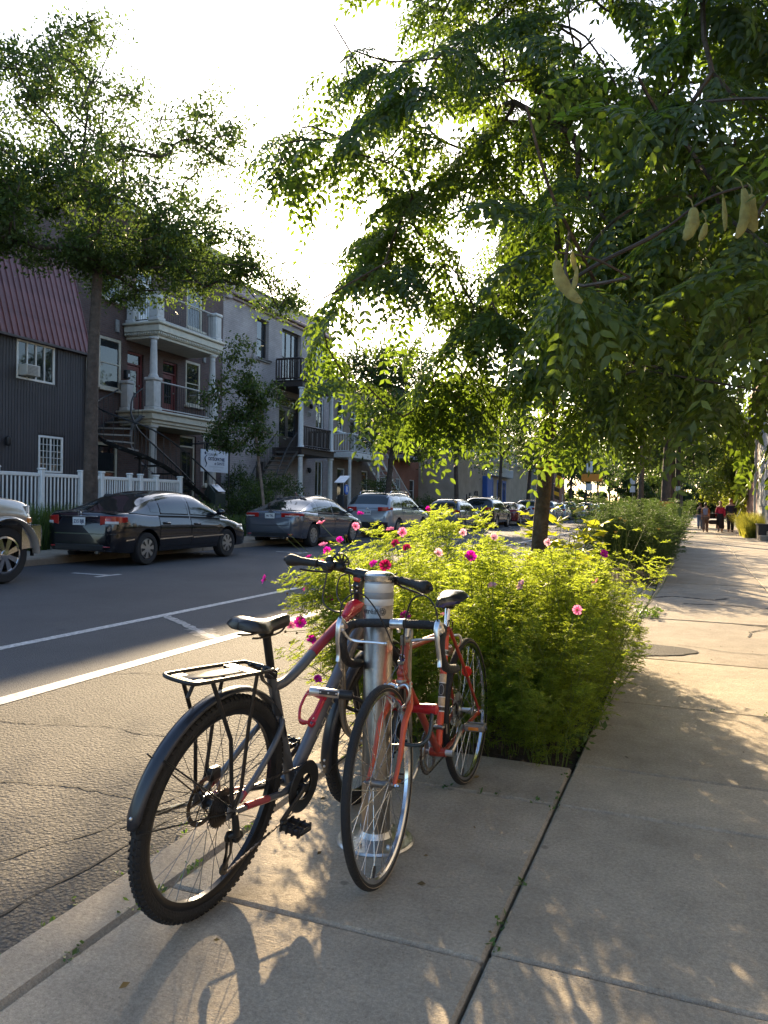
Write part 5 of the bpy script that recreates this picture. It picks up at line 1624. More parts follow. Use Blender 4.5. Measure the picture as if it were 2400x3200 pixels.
def crank(T, ctr, yy, ang_, ln, mat, pedal, pm, rm=None):
    a = R(ang_); e = ctr + V(math.cos(a) * ln, yy, math.sin(a) * ln); s = 1 if yy > 0 else -1
    b = MB(); b.tube([ctr + V(0, yy * .85, 0), ctr + V(math.cos(a) * .03, yy * .92, math.sin(a) * .03), e], [.014, .011, .0105], 10, flat=(.75, 1.1)); b.cyl(ctr + V(0, yy * .3, 0), ctr + V(0, yy, 0), .014, 12)
    ca = b.build('crank_arm', mat, T)
    b = MB(); yc = e.y + s * .058
    b.cyl(e, V(e.x, e.y + s * .10, e.z), .006, 8)
    if pedal == 'flat':
        for dx in (-.032, .032): b.box((e.x + dx, yc, e.z), (.012, .088, .022), bev=.004)
        for dy in (-.042, 0, .042): b.box((e.x, yc + dy, e.z), (.06, .012, .018), bev=.004)
        for dx in (-.034, .034):
            for k in range(4): b.box((e.x + dx, yc - .036 + .024 * k, e.z), (.014, .007, .028))
    else:
        for dx in (-.028, .028): b.box((e.x + dx, yc, e.z), (.010, .082, .026), bev=.003)
        b.box((e.x, yc + s * .042, e.z), (.056, .006, .028), bev=.002); b.box((e.x, yc - s * .042, e.z), (.056, .006, .028), bev=.002)
        b.lathe([(.012, -.05), (.012, .05)], 10, (e.x, yc, e.z), 'y')
    p = b.build('pedal', pm, T)
    if rm:
        b = MB()
        for dx in (-.035, .035): b.box((e.x + dx, yc, e.z), (.005, .046, .015), bev=.002)
        b.build('pedal_reflector', rm, p)
crank(T1, BB, -.072, 207, .165, blk_f, 'flat', blk_f); crank(T1, BB, .072, 27, .165, blk_f, 'flat', blk_f)
b = MB(); cas = []
for k in range(8):
    rr = .062 - .0055 * k; y_ = -.026 - .0042 * k
    cas += [(rr - .004, y_), (rr, y_ - .0006), (rr, y_ - .0018), (rr - .006, y_ - .0024)]
b.lathe(cas, 40, RA, 'y')
for k in range(30): a = 2 * PI * k / 30; b.box(RA + V(.064 * math.cos(a), -.0272, .064 * math.sin(a)), (.004, .002, .004), rot=Matrix.Rotation(-a, 3, 'Y'))
b.build('cassette', chain_m, T1, normals=False)
b = MB()
b.lathe([(.082, .043), (.082, .045), (.066, .045), (.066, .043)], 40, RA, 'y', closed=True)
for k in range(6): a = 2 * PI * k / 6; b.tube([RA + V(.02 * math.cos(a - .5), .044, .02 * math.sin(a - .5)), RA + V(.068 * math.cos(a), .044, .068 * math.sin(a))], .0035, 4, flat=(.4, 1))
b.build('brake_disc', chain_m, T1)
b = MB(); b.box((.045, .052, r1 + .075), (.05, .03, .045), bev=.008); b.build('brake_caliper', blk_f, T1)
# derailleur with cage, jockey wheels and chain
P1, P2 = V(.008, -.062, r1 - .085), V(.010, -.055, r1 - .195)
b = MB()
b.tube([RA + V(.004, -.078, -.005), RA + V(.012, -.082, -.05), P1 + V(.014, -.018, .01), P1], [.010, .012, .016, .012], 8); b.box(P1 + V(.028, -.014, -.006), (.042, .026, .030), bev=.008, rot=Matrix.Rotation(R(-25), 3, 'Y'))
for dy in (-.008, .008): b.tube([P1 + V(.005, dy, .01), P1.lerp(P2, .55) + V(.012, dy, 0), P2], [.012, .007, .013], 6, flat=(.3, 1))
for p in (P1, P2): b.lathe([(.0195, -.003), (.0205, 0), (.0195, .003), (.006, .004), (.006, -.004)], 16, p, 'y', closed=True)
b.build('rear_derailleur', blk_f, T1, angle=50)
b = MB()
def chain(b, P, s=.0072):
    d = [0]; 
    for p, q in zip(P[:-1], P[1:]): d.append(d[-1] + (q - p).length)
    n = int(d[-1] / .0127)
    for k in range(n):
        t = (k + .5) * .0127; i = max(j for j in range(len(d)) if d[j] <= t); i = min(i, len(P) - 2)
        dr = (P[i + 1] - P[i]).normalized(); c = P[i] + dr * (t - d[i]); sd = V(0, 1, 0); n_ = dr.cross(sd)
        wv = .0065 if k % 2 else .0045
        b.box(c, (.0118, wv, s if k % 2 else s * .72), rot=Matrix((dr, sd, n_)).transposed())
chain(b, [RA + V(0, -.045, .042), BB + V(0, ring_y, .078)]); chain(b, [P2 + V(.004, 0, -.022), BB + V(.01, ring_y, -.079)])
chain(b, [BB + V(.079 * math.cos(R(a)), ring_y, .079 * math.sin(R(a))) for a in range(88, -90, -10)])
o = b.build('chain', chain_m, T1, smooth=False); o['kind'] = 'stuff'
b = MB(); b.tube(smooth_path([(.07, .085, .325), (0, .092, .330), (-.10, .098, .345)], 4), .0085, 8); b.tube([(-.10, .098, .345), (-.19, .10, .360)], [.011, .012], 8, m=1); b.box((.05, .072, .33), (.05, .03, .04), bev=.006); b.build('kickstand', [alu, black_pl], T1)
# stem, handlebar, grips, levers
HB = V(.805, 0, 1.035)
b = MB(); b.tube([HT_t, V(.782, 0, .992)], .019, 14); b.tube([V(.782, 0, .985), HB + V(-.004, 0, -.004)], [.022, .019], 12); b.cyl(HB + V(0, -.028, 0), HB + V(0, .028, 0), .023, 14)
b.build('stem', blk_f, T1)
b = MB(); b.box((.768, 0, 1.018), (.012, .030, .016), bev=.003, rot=Matrix.Rotation(R(30), 3, 'Y')); b.build('stem_badge', M('orange red logo', (.6, .05, .01), .4), T1)
b = MB()
for z_ in (.97, .988): b.lathe([(.005, 0), (.004, .004), (.001, .005)], 8, (0, 0, 0))
b.v = []; b.f = []; b.m = []
for (x_, z_) in ((.760, .975), (.758, .995)): b.sphere((x_, -.010, z_), .0042, 8, 5); b.sphere((x_, .012, z_ - .002), .0042, 8, 5)
b.build('bolt', alu, T1)
bp_ = [HB + V(-.055, .315, .012), HB + V(-.035, .20, .016), HB + V(-.004, .07, .006), HB, HB + V(-.004, -.07, .006), HB + V(-.035, -.20, .016), HB + V(-.055, -.315, .012)]
b = MB(); b.tube(smooth_path(bp_, 6), .0125, 12); b.build('handlebar', blk_f, T1)
for s in (-1, 1):
    b = MB(); grip(b, HB + V(-.036, s * .19, .016), HB + V(-.058, s * .325, .011), .0175, .45); b.sphere(HB + V(-.060, s * .333, .011), .010, 8, 6); b.build('grip', M('black grip rubber', (.014, .014, .014), .65, bump=.3, bscale=160), T1)
    b = MB(); b.box(HB + V(-.018, s * .150, .008), (.045, .05, .035), bev=.010); b.tube([HB + V(.01, s * .15, -.005), HB + V(.035, s * .17, -.022), HB + V(.02, s * .25, -.03), HB + V(-.01, s * .29, -.028)], [.009, .007, .0065, .006], 8, flat=(1.3, .7))
    b.box(HB + V(-.035, s * .125, .022), (.05, .04, .03), bev=.009)
    b.build('brake_lever', blk_f, T1)
b = MB(); fc = HB + V(-.02, .085, .03)       # fan shaped bell
for k in range(6):
    a = R(8 + 33 * k); b.tube([fc, fc + V(-.016, -math.cos(a) * .040, math.sin(a) * .044)], [.006, .003], 6)
b.tube([fc + V(-.017, -math.cos(R(8 + 11 * k)) * .041, math.sin(R(8 + 11 * k)) * .045) for k in range(16)], .0035, 6); b.box(fc + V(0, .01, -.012), (.04, .05, .03), bev=.01); b.sphere(fc + V(-.01, .055, .008), .018, 10, 7)
b.build('bell', blk_f, T1)
b = MB()
for pts in ([HB + V(.0, .13, 0), HB + V(.02, .16, .035), HB + V(.01, .17, -.05), HB + V(-.03, .145, -.14), HB + V(-.02, .07, -.165), HB + V(.01, .01, -.12)],
            [HB + V(.0, .10, .01), HB + V(.05, .10, .03), HB + V(.05, .07, -.08), HB + V(.03, .04, -.14), HB + V(.035, .02, -.22)],
            [HB + V(.0, -.13, 0), HB + V(.07, -.12, .02), HB + V(.08, -.05, -.10), HB + V(.05, 0, -.2)],
            [HB + V(-.01, .05, .0), HB + V(.0, .10, -.03), HB + V(-.02, .09, -.10), HB + V(-.03, .03, -.15), HB + V(-.02, -.02, -.17)]):
    b.tube(smooth_path(pts, 7), .0036, 6)
b.build('cable', M('cable sleeve', (.05, .042, .035), .5), T1)
# bottle cage
b = MB(); c0 = BB + dd * .225 + up_ * .034; c1 = BB + dd * .325 + up_ * .034
b.tube([c0, c1], .013, 8, flat=(1.0, .35))
out = up_
def cg(t, o, y): return c0.lerp(c1, t) + out * o * .85 + V(0, y, 0)
b.tube(smooth_path([cg(-.05, .004, .012), cg(-.25, .035, .02), cg(-.22, .075, .02), cg(.2, .085, .034), cg(.75, .080, .036), cg(1.05, .06, .034), cg(1.12, .03, .022), cg(.95, .004, .012)], 6), .0055, 7)
b.tube(smooth_path([cg(-.05, .004, -.012), cg(-.25, .035, -.02), cg(-.22, .075, -.02), cg(.2, .085, -.034), cg(.75, .080, -.036), cg(1.05, .06, -.034), cg(1.12, .03, -.022), cg(.95, .004, -.012)], 6), .0055, 7)
b.tube(smooth_path([cg(.75, .080, .036), cg(.78, .092, 0), cg(.75, .080, -.036)], 5), .0055, 7); b.tube(smooth_path([cg(-.22, .075, .02), cg(-.26, .08, 0), cg(-.22, .075, -.02)], 4), .0055, 7)
b.build('bottle_cage', M('red plastic', (.46, .012, .035), .35, coat=.3, var=.06), T1)
b = MB(); b.sphere(cg(.12, .006, -.0), .006, 8, 5); b.sphere(cg(.85, .006, -.0), .006, 8, 5); b.build('bolt', alu, T1)

# silver and black U lock hanging on the down tube and round the ring
def lock(name, label, p, q, r, mats, U, ur, um, bodyw=None):
    p, q = Vector(p), Vector(q); c = (p + q) / 2
    T = thing(name, label, 'bike lock', c)
    d = (q - p).normalized(); L = (q - p).length
    b = MB(); rot = d.to_track_quat('Z', 'Y').to_matrix()
    b.lathe([(.001, -L / 2), (r * .8, -L / 2), (r, -L / 2 + .004), (r, L / 2 - .004), (r * .8, L / 2), (.001, L / 2)], 18)
    b.v = [tuple(rot @ Vector(v)) for v in b.v]
    body = b.build('crossbar', mats[0], T)
    b = MB()
    for a0, a1 in ((L * .5 - .052, L * .5 + .001), ):
        b.lathe([(r + .0005, a0), (r + .0018, a0 + .002), (r + .0018, a1 - .004), (r * .7, a1 + .002), (.001, a1 + .002)], 18)
    b.v = [tuple(rot @ Vector(v)) for v in b.v]
    b.build('end_cap', mats[1], T)
    b = MB(); b.tube([Vector(x) - c for x in smooth_path(U, 7)], ur, 10); b.build('shackle', um, T)
    return T, body, rot
blk_vinyl = M('black vinyl', (.012, .012, .013), .45, var=.15)
T, body, rot = lock('u_lock', 'silver and black U lock hanging on the grey down tube above the red cage', (-1.328, 2.585, .607), (-1.177, 2.65, .590), .0165, (M('satin silver', (.62, .60, .57), .3, .85, var=.06), blk_vinyl),
     [(-1.19, 2.645, .587), (-1.165, 2.69, .565), (-1.175, 2.76, .515), (-1.215, 2.84, .475), (-1.27, 2.86, .475), (-1.325, 2.80, .52), (-1.335, 2.70, .57), (-1.318, 2.59, .603)], .0082, blk_vinyl)
b = MB(); tocam = (Vector((0, 0, 1.32)) - body.parent.location).normalized(); dl = (rot @ V(0, 0, 1)); side = (tocam - dl * tocam.dot(dl)).normalized(); vv = dl.cross(side)
b.box(dl * -.01 + side * .0175, (.07, .016, .004), bev=.002, rot=Matrix((dl, vv, side)).transposed())
b.build('lock_label', blk_vinyl, body)
b = MB()
for k in (-.03, 0, .03): b.box(dl * (k - .01) + side * .0198, (.006, .006, .002), rot=Matrix((dl, vv, side)).transposed())
b.lathe([(.009, 0), (.009, .001), (.0065, .001), (.0065, 0)], 14, closed=True)
b.build('lock_print', M('pale print', (.5, .5, .5), .5), body, smooth=False)

# ------------------------------------------------------------------ red racing bicycle facing the camera
T2 = thing('racing_bicycle', 'red ten speed racing bicycle with black drop bars facing the camera', 'bicycle', mat4=frame_mat((-.966, 3.545, 0), 180.5, 2.4))
org_f = M('worn red bicycle paint', (.30, .035, .018), .38, .15, var=.22, scale=14, coat=.35)
sun_f = M('orange red bicycle paint', (.52, .07, .02), .4, .1, var=.2, scale=14, coat=.3)
rim_s = M('polished rim', (.66, .66, .67), .16, 1.0, var=.06)
gum = M('tan tyre sidewall', (.40, .32, .22), .75, var=.15, scale=30)
r2 = .340
RA, FA, BB = V(0, 0, r2), V(1.065, 0, r2), V(.435, 0, .268)
rw_ = bike_wheel(T2, RA, r2, .030, .014, rim_s, [rubber], spk_s, alu, 36, .022, .034, False, gum, rim_w=.024)
b = MB(); b.lathe([(.022, -.048), (.080, -.044), (.082, -.042), (.022, -.046)], 40, (0, 0, 0), 'y', closed=True); b.build('spoke_guard', M('milky plastic', (.55, .54, .48), .4, trans=.5, var=.15), rw_)
fw_ = bike_wheel(T2, FA, r2, .030, .014, rim_s, [rubber], spk_s, M('dull grey hub', (.2, .19, .18), .4, .8), 36, .020, .034, False, gum, rotz=R(3), rim_w=.024)
SC_, HT_t, HT_b = V(.285, 0, .765), V(.792, 0, .790), V(.842, 0, .660)
fb = MB()
fb.tube([BB, SC_], .0148, 14)
fb.tube([SC_ + V(.0, 0, -.012), HT_t + V(.008, 0, -.022)], .0132, 14)
fb.tube([BB, HT_b + V(-.006, 0, .02)], .0148, 14)
fb.tube([HT_b, HT_t], .0165, 14); fb.lathe([(.020, -.02), (.0205, 0), (.020, .022)], 14, BB, 'y'); fb.cyl(BB + V(0, -.034, 0), BB + V(0, .034, 0), .0195, 14)
for p_ in (HT_t + V(.004, 0, -.02), HT_b + V(-.003, 0, .02)): fb.sphere(p_, .0195, 12, 8)
for s in (-1, 1):
    fb.tube([SC_ + V(-.008, s * .016, -.004), SC_.lerp(RA, .35) + V(0, s * .036, 0), RA + V(.004, s * .060, .01)], [.0085, .008, .0065], 10)
    fb.tube([BB + V(-.02, s * .022, 0), BB.lerp(RA, .4) + V(0, s * .038, .0), RA + V(.01, s * .060, -.004)], [.0105, .0105, .0075], 10)
    fb.box(RA + V(.004, s * .062, 0), (.034, .005, .04), bev=.002)
frm = fb.build('frame', org_f, T2, angle=50)
b = MB()
for s in (-1, 1): b.tube(smooth_path([HT_b + V(.008, s * .030, -.022), HT_b + V(.03, s * .042, -.09), (.945, s * .047, .52), (1.00, s * .049, .42), FA + V(0, s * .050, 0)], 6), [.0125] * 8 + [.0115] * 6 + [.010] * 5 + [.008] * 5 + [.007], 12)
b.box(HT_b + V(.008, 0, -.018), (.038, .086, .022), bev=.008, rot=Matrix.Rotation(R(20), 3, 'Y')); b.tube([HT_b, HT_b + V(.008, 0, -.02)], .017, 12)
fork = b.build('fork', sun_f, T2)
# seat tube bands
sd_ = (SC_ - BB).normalized()
def band(t0, t1, mat, name='decal_band', r=.0153):
    b = MB(); b.tube([BB + sd_ * t0, BB + sd_ * t1], r, 16, caps=False); return b.build(name, mat, frm)
crm, blkd, wht = M('cream decal', (.55, .42, .26), .5, var=.25, scale=40), M('black decal', (.02, .02, .02), .4), M('white decal', (.65, .65, .62), .5)
L_ = (SC_ - BB).length
band(.03, L_ - .03, M('bright orange red', (.62, .06, .02), .4, coat=.3, var=.2, scale=10), r=.0151)
for t0, t1, mt in ((.165, .17, wht), (.17, .185, blkd), (.185, .19, wht), (.19, .225, crm), (.225, .229, wht), (.229, .285, blkd), (.285, .289, wht), (.289, .325, crm), (.405, .41, wht), (.425, .43, wht)): band(t0, t1, mt)
nb = band(.41, .425, blkd); nb2 = band(.412, .424, blkd, r=.0155)
o = text('lettering', '1875', .014, wht, nb2, Matrix.Identity(4), .0003, sx=1, bold=.0003)
base = BB + sd_ * .4175
for v in o.data.vertices:
    x, y_, d_ = v.co; a = -x / .0156 * -1; rr = .0158
    # wrap round the tube's front, which looks along +x
    pf = sd_.cross(V(0, 1, 0)); pf = pf if pf.x > 0 else -pf
    v.co = base + pf * (rr * math.cos(a)) + V(0, 1, 0) * (rr * math.sin(a)) + sd_ * y_
b = MB(); rc = BB + sd_ * .257; pf = sd_.cross(V(0, 1, 0)); pf = pf if pf.x > 0 else -pf
for k in range(20):
    pass
b.tube([rc + pf * (.0158 * math.cos(.75 * math.cos(2 * PI * k / 20))) + V(0, 1, 0) * (.0158 * math.sin(.75 * math.cos(2 * PI * k / 20))) + sd_ * (.022 * math.sin(2 * PI * k / 20)) for k in range(20)], .0006, 4, closed=True); b.build('ring_print', wht, frm)
b = MB(); hb_ = HT_t.lerp(HT_b, .45); b.sphere(hb_ + V(.0155, 0, .003), .02, 12, 8, sc=(.18, .62, 1.0)); b.build('head_badge', M('badge blue', (.03, .04, .20), .3, .3), frm)
b = MB(); b.tube([hb_ + V(.0185, .011 * math.cos(2 * PI * k / 16), .003 + .016 * math.sin(2 * PI * k / 16)) for k in range(16)], .0014, 4, closed=True); b.build('badge_rim', chrome, frm)
# seat post, saddle
b = MB(); b.tube([SC_, V(.250, 0, .882)], .0133, 14); b.build('seat_post', chrome, T2)
b = MB(); b.cyl(SC_ + V(.0, -.024, .0), SC_ + V(0, .024, 0), .007, 8); b.lathe([(.0175, -.014), (.0175, .014)], 14, SC_); b.build('seat_lug', org_f, T2)
b = MB(); b.box((.25, 0, .868), (.05, .06, .03), bev=.01)
for s in (-1, 1): b.tube(smooth_path([(.16, s * .03, .868), (.24, s * .024, .872), (.34, s * .02, .876), (.38, s * .008, .885)], 4), .0035, 6)
b.build('saddle_clamp', black_pl, T2)
saddle(T2, [(.115, .050, .922), (.16, .074, .928), (.22, .066, .920), (.28, .038, .914), (.34, .026, .914), (.385, .020, .908)], M('dark navy saddle', (.016, .018, .024), .28, var=.1, coat=.3), M('blue saddle side', (.02, .025, .16), .4))
# stem and drop bars
BC = V(.870, 0, .872)
b = MB(); b.tube([HT_t, V(.770, 0, .852)], .0112, 12); b.tube(smooth_path([(.772, 0, .835), (.772, 0, .862), (.80, 0, .870), BC], 5), .0125, 12); b.cyl(BC + V(0, -.026, 0), BC + V(0, .026, 0), .019, 14); b.cyl(BC + V(-.01, 0, -.02), BC + V(-.01, 0, -.034), .008, 8)
b.build('stem', alu, T2)
b = MB(); b.lathe([(.021, -.004), (.022, .004), (.017, .012), (.013, .016)], 16, HT_t + V(-.002, 0, .006)); b.lathe([(.020, -.010), (.022, 0), (.019, .006)], 16, HT_b + V(.003, 0, -.006)); b.build('headset', steel, T2)
b = MB()
for s in (-1, 1):
    b.tube(smooth_path([BC + V(0, s * .024, 0), BC + V(0, s * .10, .0), BC + V(.004, s * .165, -.004), BC + V(.035, s * .186, -.012), BC + V(.070, s * .190, -.045), BC + V(.075, s * .191, -.09), BC + V(.045, s * .193, -.135), BC + V(-.005, s * .195, -.158), BC + V(-.085, s * .197, -.172)], 7), .0165, 12)
b.build('handlebar', M('black bar tape', (.012, .012, .013), .7, bump=.5, bscale=140, var=.2), T2)
for s in (-1, 1):
    b = MB()
    h0 = BC + V(.055, s * .190, -.012)
    b.tube([h0, h0 + V(.025, 0, .022), h0 + V(.042, 0, .040)], [.013, .014, .009], 10)
    b.tube(smooth_path([h0 + V(.046, 0, .038), h0 + V(.058, 0, .01), h0 + V(.060, s * .004, -.04), h0 + V(.052, s * .006, -.09), h0 + V(.058, s * .008, -.118)], 5), [.006] + [.0075] * 8 + [.006] * 12, 10, flat=(1.35, .6))
    b.box(h0 + V(.03, 0, .006), (.03, .026, .035), bev=.008)
    lv = b.build('brake_lever', alu, T2)
    if s < 0:
        b = MB(); b.tube(smooth_path([h0 + V(.045, .012, -.004), h0 + V(.03, .022, -.030), h0 + V(.02, .05, -.046), h0 + V(.012, .11, -.050), h0 + V(.010, .165, -.053)], 5), [.006] * 12 + [.0045] * 9, 8); b.sphere(h0 + V(.010, .168, -.053), .0068, 8, 6)
        b.build('extension_lever', alu, T2)
b = MB()
h0 = BC + V(.055, -.190, -.012); h1 = BC + V(.055, .190, -.012)
b.tube(smooth_path([h0 + V(.043, 0, .040), h0 + V(.045, .015, .10), h0 + V(.03, .07, .135), h0 + V(.015, .12, .09), h0 + V(-.01, .16, .0), h0 + V(-.03, .19, -.085), h0 + V(-.08, .205, -.12)], 8), .0030, 6)
b.tube(smooth_path([h1 + V(.043, 0, .040), h1 + V(.045, -.008, .09), h1 + V(.04, -.045, .128), h1 + V(.03, -.10, .11), h1 + V(.012, -.135, .02), h1 + V(.0, -.150, -.085), h1 + V(-.01, -.158, -.11)], 8), .0030, 6)
b.tube(smooth_path([SC_ + V(.06, .016, -.006), SC_ + V(.05, .03, .045), SC_ + V(-.03, .02, .03), SC_ + V(-.075, .0, -.05)], 6), .0028, 6)
b.build('brake_cable', black_pl, T2)
# front brake, straddle
bc = HT_b + V(.034, 0, -.028)
b = MB()
for s in (-1, 1):
    b.tube(smooth_path([bc + V(0, s * .004, .006), bc + V(.004, s * .032, .016), bc + V(.006, s * .046, -.012), bc + V(.004, s * .034, -.048), bc + V(.0, s * .020, -.064)], 5), [.008] * 6 + [.0075] * 8 + [.006] * 7, 8, flat=(1, .8))
    b.box(bc + V(-.004, s * .018, -.066), (.045, .010, .013), bev=.003)
    b.sphere(bc + V(.006, s * .05, .012), .0075, 8, 6)
b.sphere(bc + V(.010, 0, .006), .012, 10, 6); b.tube([bc + V(.012, .052, .03), bc + V(.010, .05, -.012)], .004, 6)
b.build('front_brake', alu, T2)
b = MB(); b.tube([HT_t.lerp(HT_b, .55) + V(.03, -.004, 0), bc + V(.006, -.050, .014)], .001, 4); b.tube([HT_t.lerp(HT_b, .55) + V(.03, .004, 0), bc + V(.006, .050, -.05)], .001, 4); b.tube([HT_t + V(.028, .004, .03), HT_t.lerp(HT_b, .5) + V(.03, 0, 0)], .0012, 4); b.box(HT_t.lerp(HT_b, .52) + V(.03, 0, 0), (.012, .024, .016), bev=.003); b.box(HT_t + V(.027, .0, .012), (.010, .020, .04), bev=.003)
b.build('brake_wire', steel, T2)
b = MB(); bc2 = SC_.lerp(RA, .18) + V(-.02, 0, .03)
for s in (-1, 1): b.tube(smooth_path([bc2 + V(.02, s * .006, .01), bc2 + V(.0, s * .036, .012), bc2 + V(-.012, s * .042, -.02), bc2 + V(-.02, s * .02, -.045)], 5), .0065, 8)
b.build('rear_brake', alu, T2)
b = MB(); lt_ = SC_ + V(-.055, -.02, -.10); b.tube([lt_, lt_ + V(.055, .0, 0)], [.034, .030], 14); b.build('rear_lamp_case', M('brown clear plastic', (.16, .11, .08), .25, coat=.5), T2)
b = MB(); b.lathe([(.001, 0), (.024, .002), (.024, .008), (.001, .010)], 16, (0, 0, 0), 'x'); o = b.build('red_reflector', M('red reflector', (.6, .015, .01), .2, coat=1), T2); o.location = SC_.lerp(RA, .50) + V(-.015, .045, .0)
# shifters on the stem
b = MB(); b.tube([HT_t + V(-.01, .01, .004), HT_t + V(-.03, .07, .010), HT_t + V(-.02, .12, .016)], [.007, .005, .006], 8); b.tube([HT_t + V(-.01, -.012, .004), HT_t + V(-.09, -.022, .03)], [.007, .005], 8); b.build('shift_lever', alu, T2)
b = MB(); t_ = BB + sd_ * .105; b.box(t_, (.05, .05, .018), bev=.006); b.box(t_ + V(-.01, -.03, -.005), (.05, .012, .03), bev=.004); b.cyl(t_ + V(.0, .03, -.03), t_ + V(0, .03, .01), .004, 6); b.build('front_derailleur', steel, T2)
# drive side
ry = -.046
b = MB(); b.lathe([(.094, ry - .002), (.096, ry), (.094, ry + .002), (.080, ry + .002), (.080, ry - .002)], 52, BB, 'y', closed=True); b.lathe([(.082, ry + .009), (.083, ry + .011), (.082, ry + .012), (.068, ry + .012), (.068, ry + .009)], 48, BB, 'y', closed=True)
for k in range(48): a = 2 * PI * k / 48; b.box(BB + V(.097 * math.cos(a), ry, .097 * math.sin(a)), (.005, .0022, .005), rot=Matrix.Rotation(-a, 3, 'Y'))
for k in range(5): a = 2 * PI * k / 5; b.tube([BB + V(0, ry - .004, 0), BB + V(.082 * math.cos(a), ry, .082 * math.sin(a))], [.012, .006], 6, flat=(1, .5))
b.build('chainring', M('dull steel', (.30, .28, .26), .35, .9, var=.3, scale=40), T2, angle=35)
crank(T2, BB, -.066, -28, .165, alu, 'cage', M('dull pedal metal', (.22, .20, .18), .4, .8, var=.25), amber_lens); crank(T2, BB, .066, 152, .165, alu, 'cage', MATS['dull pedal metal'], amber_lens)
b = MB(); cas = []
for k in range(5): rr = .052 - .007 * k; y_ = -.028 - .005 * k; cas += [(rr - .004, y_), (rr, y_ - .001), (rr, y_ - .0022), (rr - .006, y_ - .003)]
b.lathe(cas, 36, RA, 'y'); b.build('freewheel', chain_m, T2, normals=False)
P1, P2 = V(.02, -.05, r2 - .07), V(.035, -.05, r2 - .135)
b = MB(); b.tube([RA + V(.005, -.066, 0), RA + V(.01, -.074, -.04), P1 + V(0, -.012, 0)], [.009, .012, .010], 8)
for dy in (-.007, .007): b.tube([P1 + V(0, dy, .01), P2 + V(0, dy, -.012)], [.010, .010], 6, flat=(.3, 1))
for p in (P1, P2): b.lathe([(.018, -.003), (.019, 0), (.018, .003), (.005, .003), (.005, -.003)], 14, p, 'y', closed=True)
b.build('rear_derailleur', steel, T2)
b = MB(); chain(b, [RA + V(0, -.038, .04), BB + V(0, ry, .096)]); chain(b, [P2 + V(0, 0, -.02), BB + V(0, ry, -.096)]); chain(b, [BB + V(.096 * math.cos(R(a)), ry, .096 * math.sin(R(a))) for a in range(88, -90, -8)])
o = b.build('chain', chain_m, T2, smooth=False); o['kind'] = 'stuff'
b = MB()
for s in (-1, 1):
    b.lathe([(.009, 0), (.009, s * .006), (.005, s * .008), (.005, s * .016)], 6, RA + V(0, s * .065, 0), 'y'); b.lathe([(.008, 0), (.008, s * .006), (.004, s * .008), (.004, s * .014)], 6, FA + V(0, s * .054, 0), 'y')
b.build('axle_nut', chrome, T2, smooth=False)

T, body, rot = lock('u_lock', 'red barred U lock with a dark shackle hung between the racing bicycle and the ring', (-1.095, 2.845, .512), (-.905, 2.85, .520), .019, (M('red lock vinyl', (.42, .012, .02), .4, coat=.2, var=.1), M('red lock cap', (.46, .012, .02), .35, coat=.2)),
     [(-1.075, 2.843, .505), (-1.070, 2.81, .47), (-1.062, 2.79, .43), (-1.04, 2.77, .405), (-.99, 2.762, .396), (-.945, 2.77, .402), (-.921, 2.79, .425), (-.918, 2.81, .46), (-.923, 2.843, .51)], .0078, M('dark slate vinyl', (.03, .045, .05), .35, coat=.3))
# ------------------------------------------------------------------ vegetation
leaf_near = M('coffee tree leaf', (.048, .078, .020), .42, var=.2, scale=5, trans=.45, tcol=(.19, .29, .022), island=.30, objvar=.12, spec=.4)
leaf_left = M('street tree leaf', (.048, .075, .024), .5, var=.2, scale=2, trans=.42, tcol=(.13, .20, .03), island=.35, spec=.3)
leaf_dark = M('dark street leaf', (.040, .062, .022), .5, var=.2, scale=2, trans=.40, tcol=(.10, .16, .02), island=.35, spec=.3)
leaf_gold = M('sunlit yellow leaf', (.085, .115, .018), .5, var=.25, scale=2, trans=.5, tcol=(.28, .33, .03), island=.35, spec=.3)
cosm = M('cosmos foliage', (.085, .140, .020), .55, var=.25, scale=3, trans=.55, tcol=(.44, .54, .045), island=.25, objvar=.18, spec=.3)
cosm_stem = M('cosmos stem', (.11, .15, .03), .5, var=.25, scale=8, trans=.25, tcol=(.25, .3, .05))
twig_m = M('twig bark', (.050, .036, .026), .85, var=.3, scale=20, bump=.4, bscale=60)
bark_l = M('street tree bark', (.075, .055, .042), .9, var=.4, scale=8, bump=1.0, bscale=18, bdist=.03)

def rot_to(d, roll=0.0):
    return (d.to_track_quat('X', 'Z').to_matrix() @ Matrix.Rotation(roll, 3, 'X'))

def skeleton(base, top, lean_pts, targets, step=.35, up=.25):
    """greedy branching: every target joins the nearest node already grown"""
    nodes = []; par = []
    P = smooth_path([base] + lean_pts + [top], 5)
    for i, p in enumerate(P): nodes.append(np.array(p)); par.append(i - 1)
    ntr = len(P)
    hub = np.array(top)
    order = sorted(range(len(targets)), key=lambda i: np.linalg.norm(targets[i] - hub))
    arr = np.array(nodes); leafn = []
    i0 = max(1, int(ntr * .55))
    for ti in order:
        t = targets[ti]
        d = np.linalg.norm(arr[i0:] - t, axis=1)
        # prefer joining from the hub side
        hubd = np.linalg.norm(arr[i0:] - hub, axis=1)
        j = int(np.argmin(d + .30 * hubd)) + i0
        q = arr[j]; L = np.linalg.norm(t - q); n = max(1, int(L / step)); prev = j
        new = []
        for k in range(1, n + 1):
            u = k / n; p = q + (t - q) * u; p = p + np.array([0, 0, up * L * u * (1 - u)]) + (rng.normal(0, .03, 3) * L if k < n else 0)
            nodes.append(p); par.append(prev); prev = len(nodes) - 1; new.append(p)
        arr = np.vstack([arr, np.array(new)])
        leafn.append(prev)
    return nodes, par, leafn, ntr

